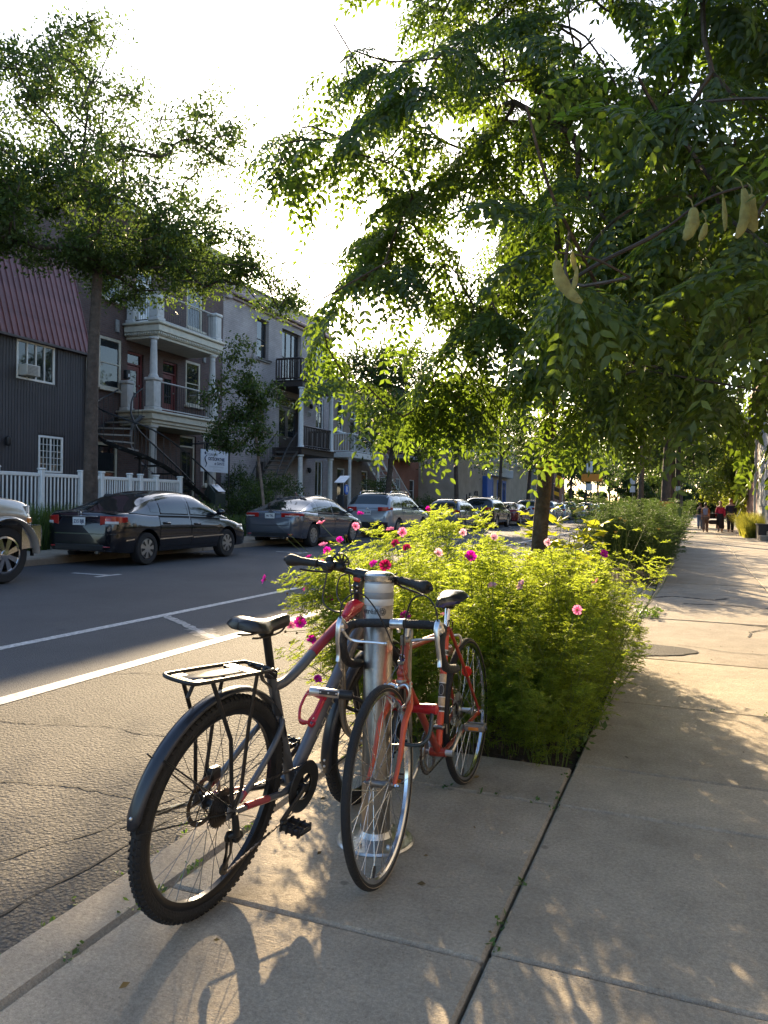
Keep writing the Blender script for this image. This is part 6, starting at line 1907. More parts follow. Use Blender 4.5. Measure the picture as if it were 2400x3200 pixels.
def limb_mesh(nodes, par, leafn, ntr, r_base, r_tip, trunk_top=.62):
    w = np.zeros(len(nodes))
    for l in leafn: w[l] += 1
    for i in range(len(nodes) - 1, 0, -1): w[par[i]] += w[i]
    r = r_tip + (r_base * trunk_top - r_tip) * np.sqrt(np.maximum(w, .2) / max(1, w[0])) ** 1.0
    for i in range(ntr): r[i] = max(r[i] if i > ntr * .6 else 0, r_base * (1.25 - .25 * min(1, i / 2)) * (1 - .45 * i / ntr))
    b = MB()
    b.tube([nodes[i] for i in range(ntr)], [r[i] for i in range(ntr)], 14)
    child = {}
    for i in range(ntr, len(nodes)): child.setdefault(par[i], []).append(i)
    done = set()
    starts = [(p, c) for p in list(child) for c in child[p] if p < ntr or child[p].index(c) > 0]
    for p, c in starts:
        path = [p, c]
        while c in child: c = child[c][0]; path.append(c)
        rr = [min(r[path[1]] * 1.1, r[p])] + [r[i] for i in path[1:]]
        sp = smooth_path([Vector(nodes[i]) for i in path], 3)
        r3 = [rr[min(i // 3, len(rr) - 1)] * (1 - (i % 3) / 3) + rr[min(i // 3 + 1, len(rr) - 1)] * (i % 3) / 3 for i in range(len(sp))]
        b.tube(sp, r3, 7 if rr[0] > .012 else 4)
    return b

def blob_points(blobs, n, shell=.0):
    vol = np.array([b[1][0] * b[1][1] * b[1][2] for b in blobs]) ** .8
    out = []
    while len(out) < n:
        c, r = blobs[rng.choice(len(blobs), p=vol / vol.sum())]
        u = rng.normal(size=3); u /= np.linalg.norm(u)
        out.append(np.array(c) + u * np.array(r) * (shell + (1 - shell) * rng.random()) ** (1 / 2.2))
    return out

def leaf_cloud(pts, per, spread, size, droop=.3):
    """diamond leaves scattered round the twig ends"""
    n = len(pts) * per
    c = np.repeat(np.array(pts), per, axis=0) + rng.normal(0, 1, (n, 3)) * np.array(spread)
    d = rng.normal(0, 1, (n, 3)); d[:, 2] -= droop; d /= np.linalg.norm(d, axis=1)[:, None]
    s = np.cross(d, rng.normal(0, 1, (n, 3)) * .6 + np.array([0, 0, 1.0])); s /= np.maximum(1e-6, np.linalg.norm(s, axis=1))[:, None]
    L = size * rng.uniform(.6, 1.25, (n, 1))
    nn = np.cross(d, s)
    v = np.stack([c - d * L * .5, c + s * L * .26 - d * L * .05 + nn * L * .05, c + d * L * .5, c - s * L * .26 - d * L * .05 + nn * L * .05], 1).reshape(-1, 3)
    q = np.arange(n * 4).reshape(-1, 4)
    return v, q

def tree(name, label, base, top, lean, blobs, n_t, per, spread, size, lmat, r0, group=None, bmat=None, up=.2, step=.6, shell=.35, rtip=.008):
    T = thing(name, label, 'tree', base, 0, group)
    tg = blob_points(blobs, n_t, shell)
    nodes, par, lf, ntr = skeleton(Vector(base), Vector(top), [Vector(p) for p in lean], tg, step, up)
    b = limb_mesh(nodes, par, lf, ntr, r0, rtip)
    o = b.build('trunk', bmat or bark_l, T, angle=80, normals=False); o.location = -T.location
    pts = [nodes[l] for l in lf] + [nodes[par[l]] for l in lf]
    v, q = leaf_cloud(pts, per // 2, spread, size)
    me = np_mesh('crown', v, q, mat=lmat)
    o = inst('crown', me, T, -T.location); o['kind'] = 'stuff'
    return T

# ---- the near tree: bipinnate leaves, seed pods, warning tape
def leaflet(L, W, hi):
    if hi: return ([(0, 0, 0), (L * .22, W * .40, .10 * W), (L * .55, W * .42, .12 * W), (L * .82, W * .20, .05 * W), (L, 0, -.10 * L), (L * .82, -W * .20, .05 * W), (L * .55, -W * .42, .12 * W), (L * .22, -W * .40, .10 * W), (L * .5, 0, -.03 * L)],
                   [(0, 8, 2, 1), (8, 4, 3, 2), (0, 7, 6, 8), (8, 6, 5, 4)])
    return ([(0, 0, 0), (L * .42, W * .45, .12 * W), (L, 0, -.08 * L), (L * .42, -W * .45, .12 * W), (L * .45, 0, -.02 * L)], [(0, 4, 2, 1), (0, 3, 2, 4)])

def compound_leaf(seed, hi):
    rd = random.Random(seed)
    vs, fs = [], []
    L = rd.uniform(.34, .46); dr = rd.uniform(.35, .95)
    def rach(t): return V(L * (t - .18 * dr * t * t), rd.uniform(-.002, .002), -L * .55 * dr * t * t)
    def addtube(P, r):
        m = MB(); m.tube(P, r, 3, caps=False); o = len(vs); vs.extend(m.v); fs.extend([tuple(o + i for i in f) for f in m.f])
    addtube([rach(i / 5) for i in range(6)], .0022)
    npair = rd.choice([4, 5, 5])
    for k in range(npair + 1):
        t = .28 + .72 * k / npair
        p0 = rach(t); tg = (rach(min(1, t + .02)) - rach(t - .02)).normalized()
        for s in ((-1, 1) if k < npair else (0,)):
            side = V(0, s, 0) if s else V(0, 0, 0)
            dirn = (tg * (.75 if s else 1) + side * .95 + V(0, 0, -.22 - .3 * dr)).normalized()
            pl = rd.uniform(.14, .21) * (1 if k else .7)
            nl = max(4, int(pl / .034))
            sag = rd.uniform(.1, .5)
            pts = [p0 + dirn * pl * u + V(0, 0, -sag * pl * u * u) for u in [i / nl for i in range(nl + 1)]]
            addtube(pts[::max(1, nl // 3)] + [pts[-1]], .0011)
            for i in range(1, nl + 1):
                pt = pts[i]; pd = (pts[i] - pts[i - 1]).normalized()
                lat = pd.cross(V(0, 0, 1)).normalized(); nrm = lat.cross(pd)
                for e in ((-1, 1) if i < nl else (0,)):
                    d = (pd * (.55 if e else 1) + lat * e * .85 + V(rd.uniform(-.15, .15), rd.uniform(-.15, .15), -.22 + rd.uniform(-.22, .16))).normalized()
                    yv = (nrm + V(rd.uniform(-.35, .35), rd.uniform(-.35, .35), 0)).cross(d).normalized(); zv = d.cross(yv)
                    ln = rd.uniform(.052, .070) * (1 - .25 * abs(i / nl - .45)); wd = ln * rd.uniform(.46, .56)
                    lv, lf_ = leaflet(ln, wd, hi)
                    o = len(vs)
                    vs.extend([tuple(pt + d * a + yv * b_ + zv * c_) for a, b_, c_ in lv]); fs.extend([tuple(o + i_ for i_ in f) for f in lf_])
    return vs, fs
hi_leaf = []
for k in range(7):
    vs, fs = compound_leaf(k, True); b = MB(); b.add(vs, fs); hi_leaf.append(b.mesh('leaf', leaf_near, smooth=True, angle=70))
lo_leaf = [compound_leaf(50 + k, False) for k in range(7)]
TB = Vector((-1.11, 5.95, -.03))
T = thing('coffee_tree', 'young tree with fern like leaves and seed pods, striped tape on its trunk', 'tree', TB)
blobs = [((-2.35, 4.9, 3.45), (.75, .8, .55)), ((-2.15, 4.9, 2.60), (.70, .7, .40)), ((-1.85, 4.9, 2.10), (.55, .6, .28)), ((-1.3, 5.2, 3.2), (1.0, 1.1, .9)), ((-1.9, 4.9, 4.4), (.65, .8, .5)), ((-1.75, 5.2, 5.1), (.75, .9, .5)), ((-1.15, 5.3, 4.5), (.8, .9, .6)), ((-1.55, 4.8, 3.9), (.8, .7, .35)),
         ((-.15, 3.45, 2.75), (.65, .75, .55)), ((.65, 5.2, 3.1), (1.2, 1.5, 1.1)), ((-.5, 5.2, 4.5), (1.2, 1.2, .8)), ((-.95, 5.1, 2.10), (.9, .8, .28)), ((.15, 4.6, 2.05), (.8, .8, .26)), ((-.8, 7.2, 3.7), (1.5, 1.3, 1.4)),
         ((.65, 4.0, 3.9), (.9, .9, .5)), ((.35, 3.1, 2.3), (.45, .45, .38)), ((1.4, 6.5, 2.6), (1.0, 1.3, .7)), ((-.45, 3.5, 2.35), (.5, .5, .3))]
tg = blob_points(blobs, 480, .15)
# keep a few windows of sky open in the crown (toward the sun and above it)
gaps = [((-2.12, 4.2, 2.88), .26), ((-.3, 4.4, 4.0), .16), ((-1.62, 4.0, 2.22), .20), ((-1.25, 4.2, 3.72), .15)]
def gap_ok(p):
    for c, r in gaps:
        c = np.array(c); d = c - np.array(CAM); d /= np.linalg.norm(d); q = p - np.array(CAM); t = q @ d
        if t > 0 and np.linalg.norm(q - d * t) < r * t / np.linalg.norm(c - np.array(CAM)): return False
    return True
tg = [t for t in tg if gap_ok(t) and (np.linalg.norm(t - np.array(CAM)) > 1.9)]
tg += [np.array(p) for p in ((-.20, 2.60, 2.06), (-.45, 2.95, 2.16))]
nodes, par, lf, ntr = skeleton(TB, Vector((-.95, 6.05, 4.3)), [Vector((-1.09, 5.95, 1.0)), Vector((-1.03, 5.97, 2.0)), Vector((-1.02, 6.0, 3.0))], tg, .35, .22)
b = limb_mesh(nodes, par, lf, ntr, .068, .004, .60)
o = b.build('trunk', bark, T, angle=80, normals=False); o.location = -T.location
att = []
for l in lf:
    p = np.array(nodes[l]); q = np.array(nodes[par[l]])
    d = p - q; d /= max(1e-6, np.linalg.norm(d))
    for k in range(4 if rng.random() < .6 else 5):
        u = rng.uniform(0, 1.0) if k else 1.0
        a = rng.uniform(0, 2 * PI)
        h = d * (.9 if k == 0 else .35) + np.array([math.cos(a), math.sin(a), rng.uniform(-.25, .30)]) * (.5 if k == 0 else 1)
        att.append((q + (p - q) * u, h / np.linalg.norm(h), rng.uniform(.75, 1.1)))
att.sort(key=lambda a: np.linalg.norm(a[0] + a[1] * .2 - np.array(CAM)))
att = [a for a in att if np.linalg.norm(a[0] + a[1] * .3 - np.array(CAM)) > 1.75]
pod_pts = [np.array(p) for p in ((-.37, 2.45, 2.02), (.06, 2.55, 2.20))]
def hides_pod(a):
    for k in (.1, .3):
        q = a[0] + a[1] * k - np.array(CAM)
        for p in pod_pts:
            e = p - np.array(CAM); D = np.linalg.norm(e); e = e / D; t = q @ e
            if t < D + .12 and np.linalg.norm(q - e * t) < .20 * t / D: return True
    return False
att = [a for a in att if not hides_pod(a)]
edge_y = [-900, 0, 150, 215, 300, 400, 480, 560, 640, 760, 850, 960, 1100]; edge_x = [740, 750, 705, 590, 530, 570, 640, 665, 640, 645, 740, 745, 800]
def in_crown(a):      # the crown ends where the photographed one does on its street side
    for k in (.05, .32):
        d = Vector(a[0] + a[1] * k) - CAM; z = d.dot(FW)
        if z < .5: return True
        x = (1200 + 2403 * d.dot(RT) / z) * 1659 / 2400; y = (1600 - 2403 * d.dot(UP) / z) * 1659 / 2400
        if x < np.interp(y, edge_y, edge_x): return False
        if y > 985 and x < 1000 or y > 1010: return False
    return True
windows = [(1290, 50, 62), (985, 250, 42), (1120, 195, 38), (800, 60, 40), (900, 120, 32), (690, 490, 70), (765, 705, 52), (795, 640, 30), (1450, 120, 32), (1590, 270, 36), (1010, 480, 24), (1380, 330, 24), (1150, 330, 28), (870, 330, 28), (1240, 260, 26), (1500, 30, 26), (1640, 120, 30), (930, 60, 24), (1060, 90, 26), (1300, 480, 22), (1480, 230, 26)]
def in_window(a):     # gaps between the sprays where sky shows through
    for k in (.14, .30):
        d = Vector(a[0] + a[1] * k) - CAM; z = d.dot(FW)
        if z < .5: continue
        x = (1200 + 2403 * d.dot(RT) / z) * 1659 / 2400; y = (1600 - 2403 * d.dot(UP) / z) * 1659 / 2400
        for wx, wy, wr in windows:
            if math.hypot(x - wx, y - wy) < wr: return True
    return False
att = [a for a in att if in_crown(a) and not in_window(a) and rng.random() < .90]
def leaf_rot(h):
    hz = math.atan2(h[1], h[0]); el = math.asin(max(-1, min(1, h[2])))
    return Matrix.Rotation(hz, 3, 'Z') @ Matrix.Rotation(-el * .7, 3, 'Y') @ Matrix.Rotation(random.uniform(-.5, .5), 3, 'X')
def in_view(p):
    d = Vector(p) - CAM; z = d.dot(FW)
    return z > .3 and abs(d.dot(RT) / z) < .56 and abs(d.dot(UP) / z) < .72
front = []; rest = []
for a in att:
    (front if len(front) < 300 and in_view(a[0]) else rest).append(a)
for p, h, s in front:
    mt = Matrix.Translation(Vector(p) - T.location) @ leaf_rot(h).to_4x4() @ Matrix.Scale(s, 4)
    inst('leaf', random.choice(hi_leaf), T, mat4=mt)
allv, allf, off = [], {3: [], 4: []}, 0
lo_np = []
for vs, fs in lo_leaf:
    lo_np.append((np.array([tuple(v) for v in vs]), np.array([f for f in fs if len(f) == 4], int), None))
VV, QQ = [], []
for p, h, s in rest:
    v, q, _ = lo_np[random.randrange(len(lo_np))]
    m3 = np.array(leaf_rot(h)) * s
    VV.append(v @ m3.T + p); QQ.append(q + off); off += len(v)
me = np_mesh('crown', np.concatenate(VV), np.concatenate(QQ), mat=leaf_near)
o = inst('crown', me, T, -T.location); o['kind'] = 'stuff'
# seed pods
pod_m = M('seed pod', (.30, .29, .10), .6, var=.30, scale=26, bump=.6, bscale=90, trans=.30, tcol=(.50, .42, .12), spec=.4)
def pod(p, ln, wd, az, bend=.5, flat=.30):
    b = MB(); n = 15; P = []
    for i in range(n):
        u = i / (n - 1); P.append(V(bend * ln * (u * u * .9 - .25 * u), 0, -ln * u * (1 - .12 * u)))
    rr = []
    for i in range(n):
        u = i / (n - 1); e = math.sin(PI * min(1, max(0, .06 + .90 * u))) ** .55
        rr.append(max(.0015, wd * .5 * e * (1 + .07 * math.sin(u * 17))))
    b.tube(P, rr, 12, flat=(flat, 1)); b.tube([V(0, 0, .002), V(-.004, 0, .022), V(-.018, .004, .036)], .0024, 5)
    o = b.build('seed_pod', pod_m, T, angle=80); o.location = Vector(p) - T.location; o.rotation_euler = (random.uniform(-.12, .12), random.uniform(-.15, .15), az)
    return o
for p, ln, wd, az, bd in [(p, ln, w_ * .82, az, bd) for p, ln, w_, az, bd in (((-.405, 2.43, 2.085), .160, .052, .40, .62), ((-.362, 2.45, 2.115), .075, .026, .9, .3), ((-.350, 2.46, 2.07), .11, .020, .3, -.3), ((-.015, 2.53, 2.235), .105, .050, .3, -.45), ((.022, 2.55, 2.19), .062, .030, .6, -.3), ((.070, 2.56, 2.265), .12, .026, .8, -.1), ((.125, 2.56, 2.285), .170, .044, .5, -.45), ((.150, 2.59, 2.275), .125, .054, .3, .35))]: pod(p, ln, wd, az, bd)
b = MB(); b.tube(smooth_path([(-.405, 2.43, 2.11), (-.30, 2.50, 2.10), (-.20, 2.60, 2.06)], 5), [.003] * 5 + [.004] * 6, 5); b.tube(smooth_path([(.138, 2.58, 2.30), (.02, 2.53, 2.255), (-.12, 2.60, 2.19), (-.30, 2.70, 2.15), (-.45, 2.95, 2.16)], 5), [.004] * 10 + [.007] * 11, 6)
o = b.build('twig', twig_m, T); o.location = -T.location
tape = M('warning tape yellow', (.55, .34, .02), .5, var=.1); tape_k = M('warning tape black', (.02, .018, .015), .5)
b = MB(); tz = 1.62
b.lathe([(.070, -.016), (.073, -.010), (.073, .012), (.070, .016)], 20, (-1.053, 5.962, tz), closed=False)
for k in range(8):
    x0_ = -.972 + .010 * math.sin(k * .8); z0_ = tz - .005 - k * .030
    b.add([(x0_, 5.93, z0_), (x0_ + .038, 5.94, z0_ - .016), (x0_ + .040, 5.94, z0_ - .046), (x0_ + .002, 5.93, z0_ - .030)], [(0, 1, 2, 3)], k % 2)
o = b.build('warning_tape', [tape, tape_k], T, normals=False); o.location = -T.location
b = MB(); b.lathe([(.082, 0), (.086, .02), (.086, .07), (.082, .09)], 16, (-1.10, 5.95, .84)); o = b.build('orange_wrap', M('orange plastic wrap', (.50, .20, .01), .5, trans=.3, tcol=(.8, .3, .02)), T); o.location = -T.location

# ---- cosmos in the beds: six plant meshes, every plant its own object
def cosmos_mesh(seed, h, ns, dens=.86, mat=None):
    rd = np.random.default_rng(seed)
    Q = []; stems = MB()
    def thread(p, d, L, w=.0021):
        s = np.cross(d, rd.normal(size=3)); s /= max(1e-6, np.linalg.norm(s)); s *= w
        m_ = p + d * L * .5 + np.array([0, 0, -.04 * L]); e = p + d * L + np.array([0, 0, -.16 * L])
        Q.append((p - s, p + s, m_ + s, m_ - s)); Q.append((m_ - s, m_ + s, e + s * .35, e - s * .35))
    def leaf(p, d, L):
        a = rd.normal(size=3); up = np.array([0, 0, 1.0]); lat = np.cross(d, up); lat /= max(1e-6, np.linalg.norm(lat))
        thread(p, d, L, .0023)
        for k in range(4):
            u = .25 + .2 * k; q = p + d * L * u + np.array([0, 0, -.16 * L * u * u])
            for s in (-1, 1):
                dd_ = d * .75 + lat * s * (.75 + rd.uniform(-.15, .25)) + rd.normal(size=3) * .2; dd_ /= np.linalg.norm(dd_)
                l2 = L * (.62 - .28 * u) * rd.uniform(.8, 1.2); thread(q, dd_, l2)
                for s2 in (-1, 1):
                    d3 = dd_ + lat * s2 * .55 + d * .25 * s2 + rd.normal(size=3) * .25; d3 /= np.linalg.norm(d3); thread(q + dd_ * l2 * rd.uniform(.3, .6), d3, l2 * .5, .0018)
    def stem(p0, d0, L, r, lvl):
        pts = [np.array(p0, float)]; d = np.array(d0, float); n = max(4, int(L / .075))
        for i in range(n):
            d = d + rd.normal(size=3) * .07 + np.array([0, 0, .035]); d /= np.linalg.norm(d); pts.append(pts[-1] + d * L / n)
        stems.tube([Vector(p) for p in pts], [r * (1 - .65 * i / n) for i in range(n + 1)], 4, caps=False)
        az = rd.uniform(0, 2 * PI)
        for i in range(1, n + 1):
            u = i / n; az += PI / 2 + rd.normal() * .3
            if lvl == 0 and u < .20: continue
            if rd.random() > dens: continue
            for s in (0, PI):
                ld = np.array([math.cos(az + s), math.sin(az + s), rd.uniform(.1, .8)]); ld /= np.linalg.norm(ld)
                leaf(pts[i], ld, (.132 if lvl == 0 else .10) * (1 - .35 * u) * rd.uniform(.8, 1.25))
                if lvl == 0 and u > .25 and rd.random() < .34: stem(pts[i], ld * .75 + np.array([0, 0, .75]), L * (1 - u) * .6 + .10, r * .55, 1)
    for k in range(ns):
        a = 2 * PI * k / ns + rd.uniform(-.4, .4); rr = rd.uniform(.02, .10)
        stem((rr * math.cos(a), rr * math.sin(a), 0), (math.cos(a) * rd.uniform(.05, .32), math.sin(a) * rd.uniform(.05, .32), 1), h * rd.uniform(.72, 1.05), .0042, 0)
    V_ = np.array(Q).reshape(-1, 3); fq = np.arange(len(V_)).reshape(-1, 4)
    me = np_mesh('foliage', V_, fq, mat=mat or cosm)
    return me, stems.mesh('stems', cosm_stem, smooth=True, angle=80)
variants = [cosmos_mesh(100 + k, h, 5) for k, h in enumerate((.92, 1.0, .86, 1.08, .98, .78))]
cosm_shade = M('shade-darkened cosmos foliage', (.040, .070, .018), .55, var=.25, scale=3, trans=.45, tcol=(.10, .16, .03), island=.25, objvar=.18, spec=.3)  # darker copy of the cosmos leaf, second bed's shade put into its colour
tall_v = len(variants); variants += [cosmos_mesh(300 + k, h, 2, .62) for k, h in enumerate((1.32, 1.45, 1.25))]
variants += [cosmos_mesh(200 + k, h, 5, 1.0, cosm_shade) for k, h in enumerate((.95, 1.05, .88))]
plants = []
def cosmos(x, y, sc, k, label, group, parts=True, lean=(0, 0), z=-.02):
    T = thing('cosmos_plant', label, 'flowering plant', (x, y, z), random.uniform(0, 2 * PI), group)
    tilt = Matrix.Rotation(lean[1], 3, 'Y') @ Matrix.Rotation(lean[0], 3, 'X') @ Matrix.Rotation(T.rotation_euler[2], 3, 'Z')
    T.rotation_euler = tilt.to_euler()
    T.scale = (sc, sc, sc)
    f, s = variants[k]
    inst('foliage', f, T); inst('stems', s, T)
    return T
random.seed(21)
ys_ = [4.10, 4.42, 4.74, 5.06, 5.38, 5.70, 6.02, 6.36, 6.7, 6.98]
lab = 'tall feathery cosmos plant packed in the sunlit flower bed behind the bicycles'
for r_, yy in enumerate(ys_):
    for xx in (-1.58, -1.36, -1.12, -.90, -.70):
        x = xx + random.uniform(-.09, .09); y = yy + random.uniform(-.12, .12)
        if math.hypot(x + 1.11, y - 5.95) < .16: continue
        sc = random.uniform(.84, 1.08) * (.82 if xx > -.75 else 1.0) * (.92 if yy < 4.3 else 1) * (.92 if yy > 5.4 and xx > -1.3 else 1)
        t = cosmos(x, y, sc, random.randrange(6), lab, 'cosmos plants in the near bed', lean=(random.uniform(-.06, .16) if yy < 4.5 else random.uniform(-.06, .06), -random.uniform(.05, .38) if xx < -1.3 else random.uniform(-.05, .05)))
        plants.append(t)
for (x, y, sc, ln) in ((-1.62, 4.05, .95, -.42), (-1.60, 4.25, 1.0, -.50), (-1.55, 4.02, .85, -.30), (-1.63, 4.5, 1.05, -.46), (-1.62, 4.75, 1.1, -.38), (-1.6, 5.1, 1.12, -.42), (-1.45, 4.1, .95, -.22), (-1.3, 4.02, .9, -.15), (-1.62, 5.6, 1.15, -.36), (-1.6, 6.2, 1.15, -.34)):
    plants.append(cosmos(x, y, sc, random.randrange(6), lab, 'cosmos plants in the near bed', lean=(.18 if y < 4.3 else random.uniform(-.05, .08), ln)))
for (x, y, sc, lx, ly) in ((-.66, 4.4, .82, .05, .16), (-.62, 4.9, .80, -.02, .22), (-.60, 5.5, .92, 0, .20), (-.60, 6.0, .95, -.1, .26), (-.62, 6.6, .98, -.1, .30), (-1.5, 4.3, .98, .1, -.2), (-1.55, 4.9, 1.02, 0, -.24), (-1.3, 4.6, 1.0, .05, .02), (-1.0, 5.0, .92, 0, .05), (-1.45, 5.6, 1.02, 0, -.1), (-.8, 6.9, .95, -.1, .1), (-.64, 4.12, .72, .20, .10)):
    plants.append(cosmos(x, y, sc, tall_v + random.randrange(3), 'tall wispy cosmos stem standing clear of the flower bed', 'wispy cosmos stems above the near bed', lean=(lx, ly)))
for k in range(16):
    x, y = (random.uniform(-1.55, -.62), 4.02 + random.uniform(-.03, .06)) if k < 9 else (-.60 + random.uniform(-.03, .02), 4.2 + (k - 9) * .42)
    plants.append(cosmos(x, y, random.uniform(.46, .66), random.randrange(6), 'short cosmos plant spilling over the edge of the flower bed', 'short cosmos plants along the edge of the near bed', lean=(random.uniform(.15, .45) if k < 9 else 0, random.uniform(-.1, .1) if k < 9 else random.uniform(.1, .35))))
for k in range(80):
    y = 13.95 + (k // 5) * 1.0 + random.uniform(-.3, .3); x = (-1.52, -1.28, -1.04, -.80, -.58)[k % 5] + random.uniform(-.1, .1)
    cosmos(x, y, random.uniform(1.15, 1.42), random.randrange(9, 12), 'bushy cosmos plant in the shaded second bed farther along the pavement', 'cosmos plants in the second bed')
# cosmos flowers on long stems
pet_cols = {'m': (.50, .008, .33), 'd': (.24, .005, .06), 'p': (.68, .22, .40), 'w': (.70, .42, .52)}
pet_m = {k: M('cosmos petal ' + k, c, .5, var=.12, scale=30, trans=.45, tcol=tuple(min(1, q * 1.3) for q in c)) for k, c in pet_cols.items()}
pb = MB()
def pet(u, v):
    a = (u - .5) * 2; L = .027
    w = .0098 * math.sin(PI * min(1, .12 + .72 * v)) ** .8
    return V(.004 + L * v - .004 * abs(math.cos(a * 4.5)) * (v > .95), a * w, .004 * a * a + .006 * math.sin(v * 2.2))
pb.grid(pet, 5, 5)
pet_me = {k: pb.mesh('petal', mt, angle=80) for k, mt in pet_m.items()}
db = MB(); db.sphere((0, 0, .002), .0062, 10, 6, sc=(1, 1, .7)); disc_me = db.mesh('flower_disc', M('flower disc', (.50, .26, .02), .7, var=.4, scale=300, bump=.5, bscale=600))
def project_down(px_, py_, D):
    """a point D metres in front of the lens, on the sight line of the photograph's (x, y)"""
    return CAM + (FW + RT * ((px_ - 1200) / 2403) + UP * ((1600 - py_) / 2403)) * D
flowers = [(574, 1252, 4.3, 'm', 1.0), (648, 1345, 4.1, 'm', 1.25), (628, 1352, 4.25, 'p', .9), (672, 1383, 4.1, 'm', 1.0), (713, 1297, 4.3, 'm', 1.05), (686, 1252, 4.5, 'm', .8), (663, 1272, 4.4, 'm', .8), (692, 1215, 4.7, 'p', .9), (668, 1205, 4.7, 'm', .8),
           (699, 1180, 4.8, 'p', 1.1), (708, 1190, 4.9, 'm', 1.0), (735, 1167, 5.0, 'm', .9), (695, 1132, 5.0, 'p', 1.1), (768, 1137, 5.3, 'p', 1.2), (778, 1112, 5.3, 'm', 1.1), (843, 1146, 5.4, 'p', 1.0), (868, 1150, 5.6, 'p', 1.1), (855, 1175, 5.2, 'd', .9), (880, 1185, 5.1, 'd', .9), (923, 1100, 6.0, 'm', .9),
           (808, 1220, 4.8, 'm', .9), (833, 1222, 4.6, 'd', 1.25), (945, 1195, 5.3, 'w', 1.0), (1017, 1202, 5.2, 'm', 1.2), (999, 1151, 6.2, 'w', .9), (1066, 1162, 6.3, 'w', .9), (876, 1332, 4.2, 'm', 1.2), (685, 1468, 4.0, 'm', .9), (1064, 1268, 4.9, 'w', 1.0), (1128, 1265, 5.0, 'w', 1.1), (1289, 1259, 5.4, 'p', 1.0), (1303, 1197, 6.0, 'm', 1.0), (1222, 1034, 6.4, 'w', 1.0), (1247, 1318, 5.0, 'p', .9), (1184, 1172, 5.8, 'w', .8), (960, 1330, 4.5, 'p', .8)]
bases = [np.array(t.location) for t in plants]
def on_plant(P):
    i = int(np.argmin([np.hypot(bt[0] - P.x, bt[1] - P.y) for bt in bases])); return plants[i]
bpy.context.view_layer.update()
def flower_at(P, col, size, face):
    T = on_plant(P); inv = T.matrix_world.inverted(); sc = T.scale[0]
    b0 = T.location + V(0, 0, .45); midp = b0.lerp(P, .6) + V(0, 0, .05)
    b = MB(); b.tube([inv @ p for p in smooth_path([b0, midp, P - face * .01], 5)], .0017 / sc, 4); b.build('flower_stem', cosm_stem, T, normals=False)
    q = face.to_track_quat('Z', 'Y').to_matrix().to_4x4()
    mt = inv @ Matrix.Translation(P) @ q @ Matrix.Scale(size, 4)
    f = inst('flower', disc_me, T, mat4=mt)
    for k in range(8):
        inst('petal', pet_me[col], f, (0, 0, 0), (random.uniform(-.2, .2), random.uniform(-.45, -.05), 2 * PI * k / 8 + random.uniform(-.08, .08)))
random.seed(4)
for (x, y, D, col, s) in flowers:
    if x > 740 and y > 1105: D = min(6.2, max(4.2, .15 / ((y - 1097) * .000602)))
    P = project_down(x * 2400 / 1659, y * 2400 / 1659, D)
    if x > 1240 and y > 1105:
        d_ = P - CAM; P = CAM + d_ * min(1.4, (-.50 / d_.x))
    face = (CAM - P).normalized() * random.uniform(.2, 1) + V(random.uniform(-.9, .9), random.uniform(-.5, .5), random.uniform(.1, .9))
    if s > 1.15: face = (CAM - P).normalized() + V(random.uniform(-.2, .2), 0, .25)
    flower_at(P, col, s, face.normalized())
# spent flower heads
hb = MB(); hb.sphere((0, 0, 0), .0075, 8, 6); head_me = hb.mesh('seed_head', M('dry seed head', (.16, .10, .03), .9, var=.4, scale=200))
hb = MB(); hb.sphere((0, 0, 0), .008, 8, 5)
for k in range(9): a = 2 * PI * k / 9; hb.tube([(0, 0, 0), (.017 * math.cos(a), .017 * math.sin(a), .008)], [.0025, .0006], 4)
head2_me = hb.mesh('seed_head', M('yellow seed head', (.42, .32, .06), .8, var=.3, trans=.3, tcol=(.6, .45, .08)))
hs = [(1350, 1125, 6.2, 1), (1330, 1150, 6.2, 1), (1340, 1120, 6.1, 1), (1303, 1158, 6.1, 1), (1423, 1143, 6.0, 1), (985, 1085, 5.6, 1), (975, 1097, 5.6, 1)]
for k in range(34): hs.append((random.uniform(600, 760), random.uniform(1150, 1430), random.uniform(4.1, 4.6), 0))
for k in range(20): hs.append((random.uniform(760, 1200), random.uniform(1150, 1350), random.uniform(4.5, 5.6), 0))
for (x, y, D, kd) in hs:
    P = project_down(x * 2400 / 1659, y * 2400 / 1659, D); T = on_plant(P); inv = T.matrix_world.inverted(); sc = T.scale[0]
    b0 = T.location + V(0, 0, .5); b = MB(); b.tube([inv @ p for p in smooth_path([b0, b0.lerp(P, .55) + V(0, 0, .05), P], 5)], .0014 / sc, 4); b.build('flower_stem', cosm_stem, T, normals=False)
    inst('seed_head', head2_me if kd else head_me, T, mat4=inv @ Matrix.Translation(P))

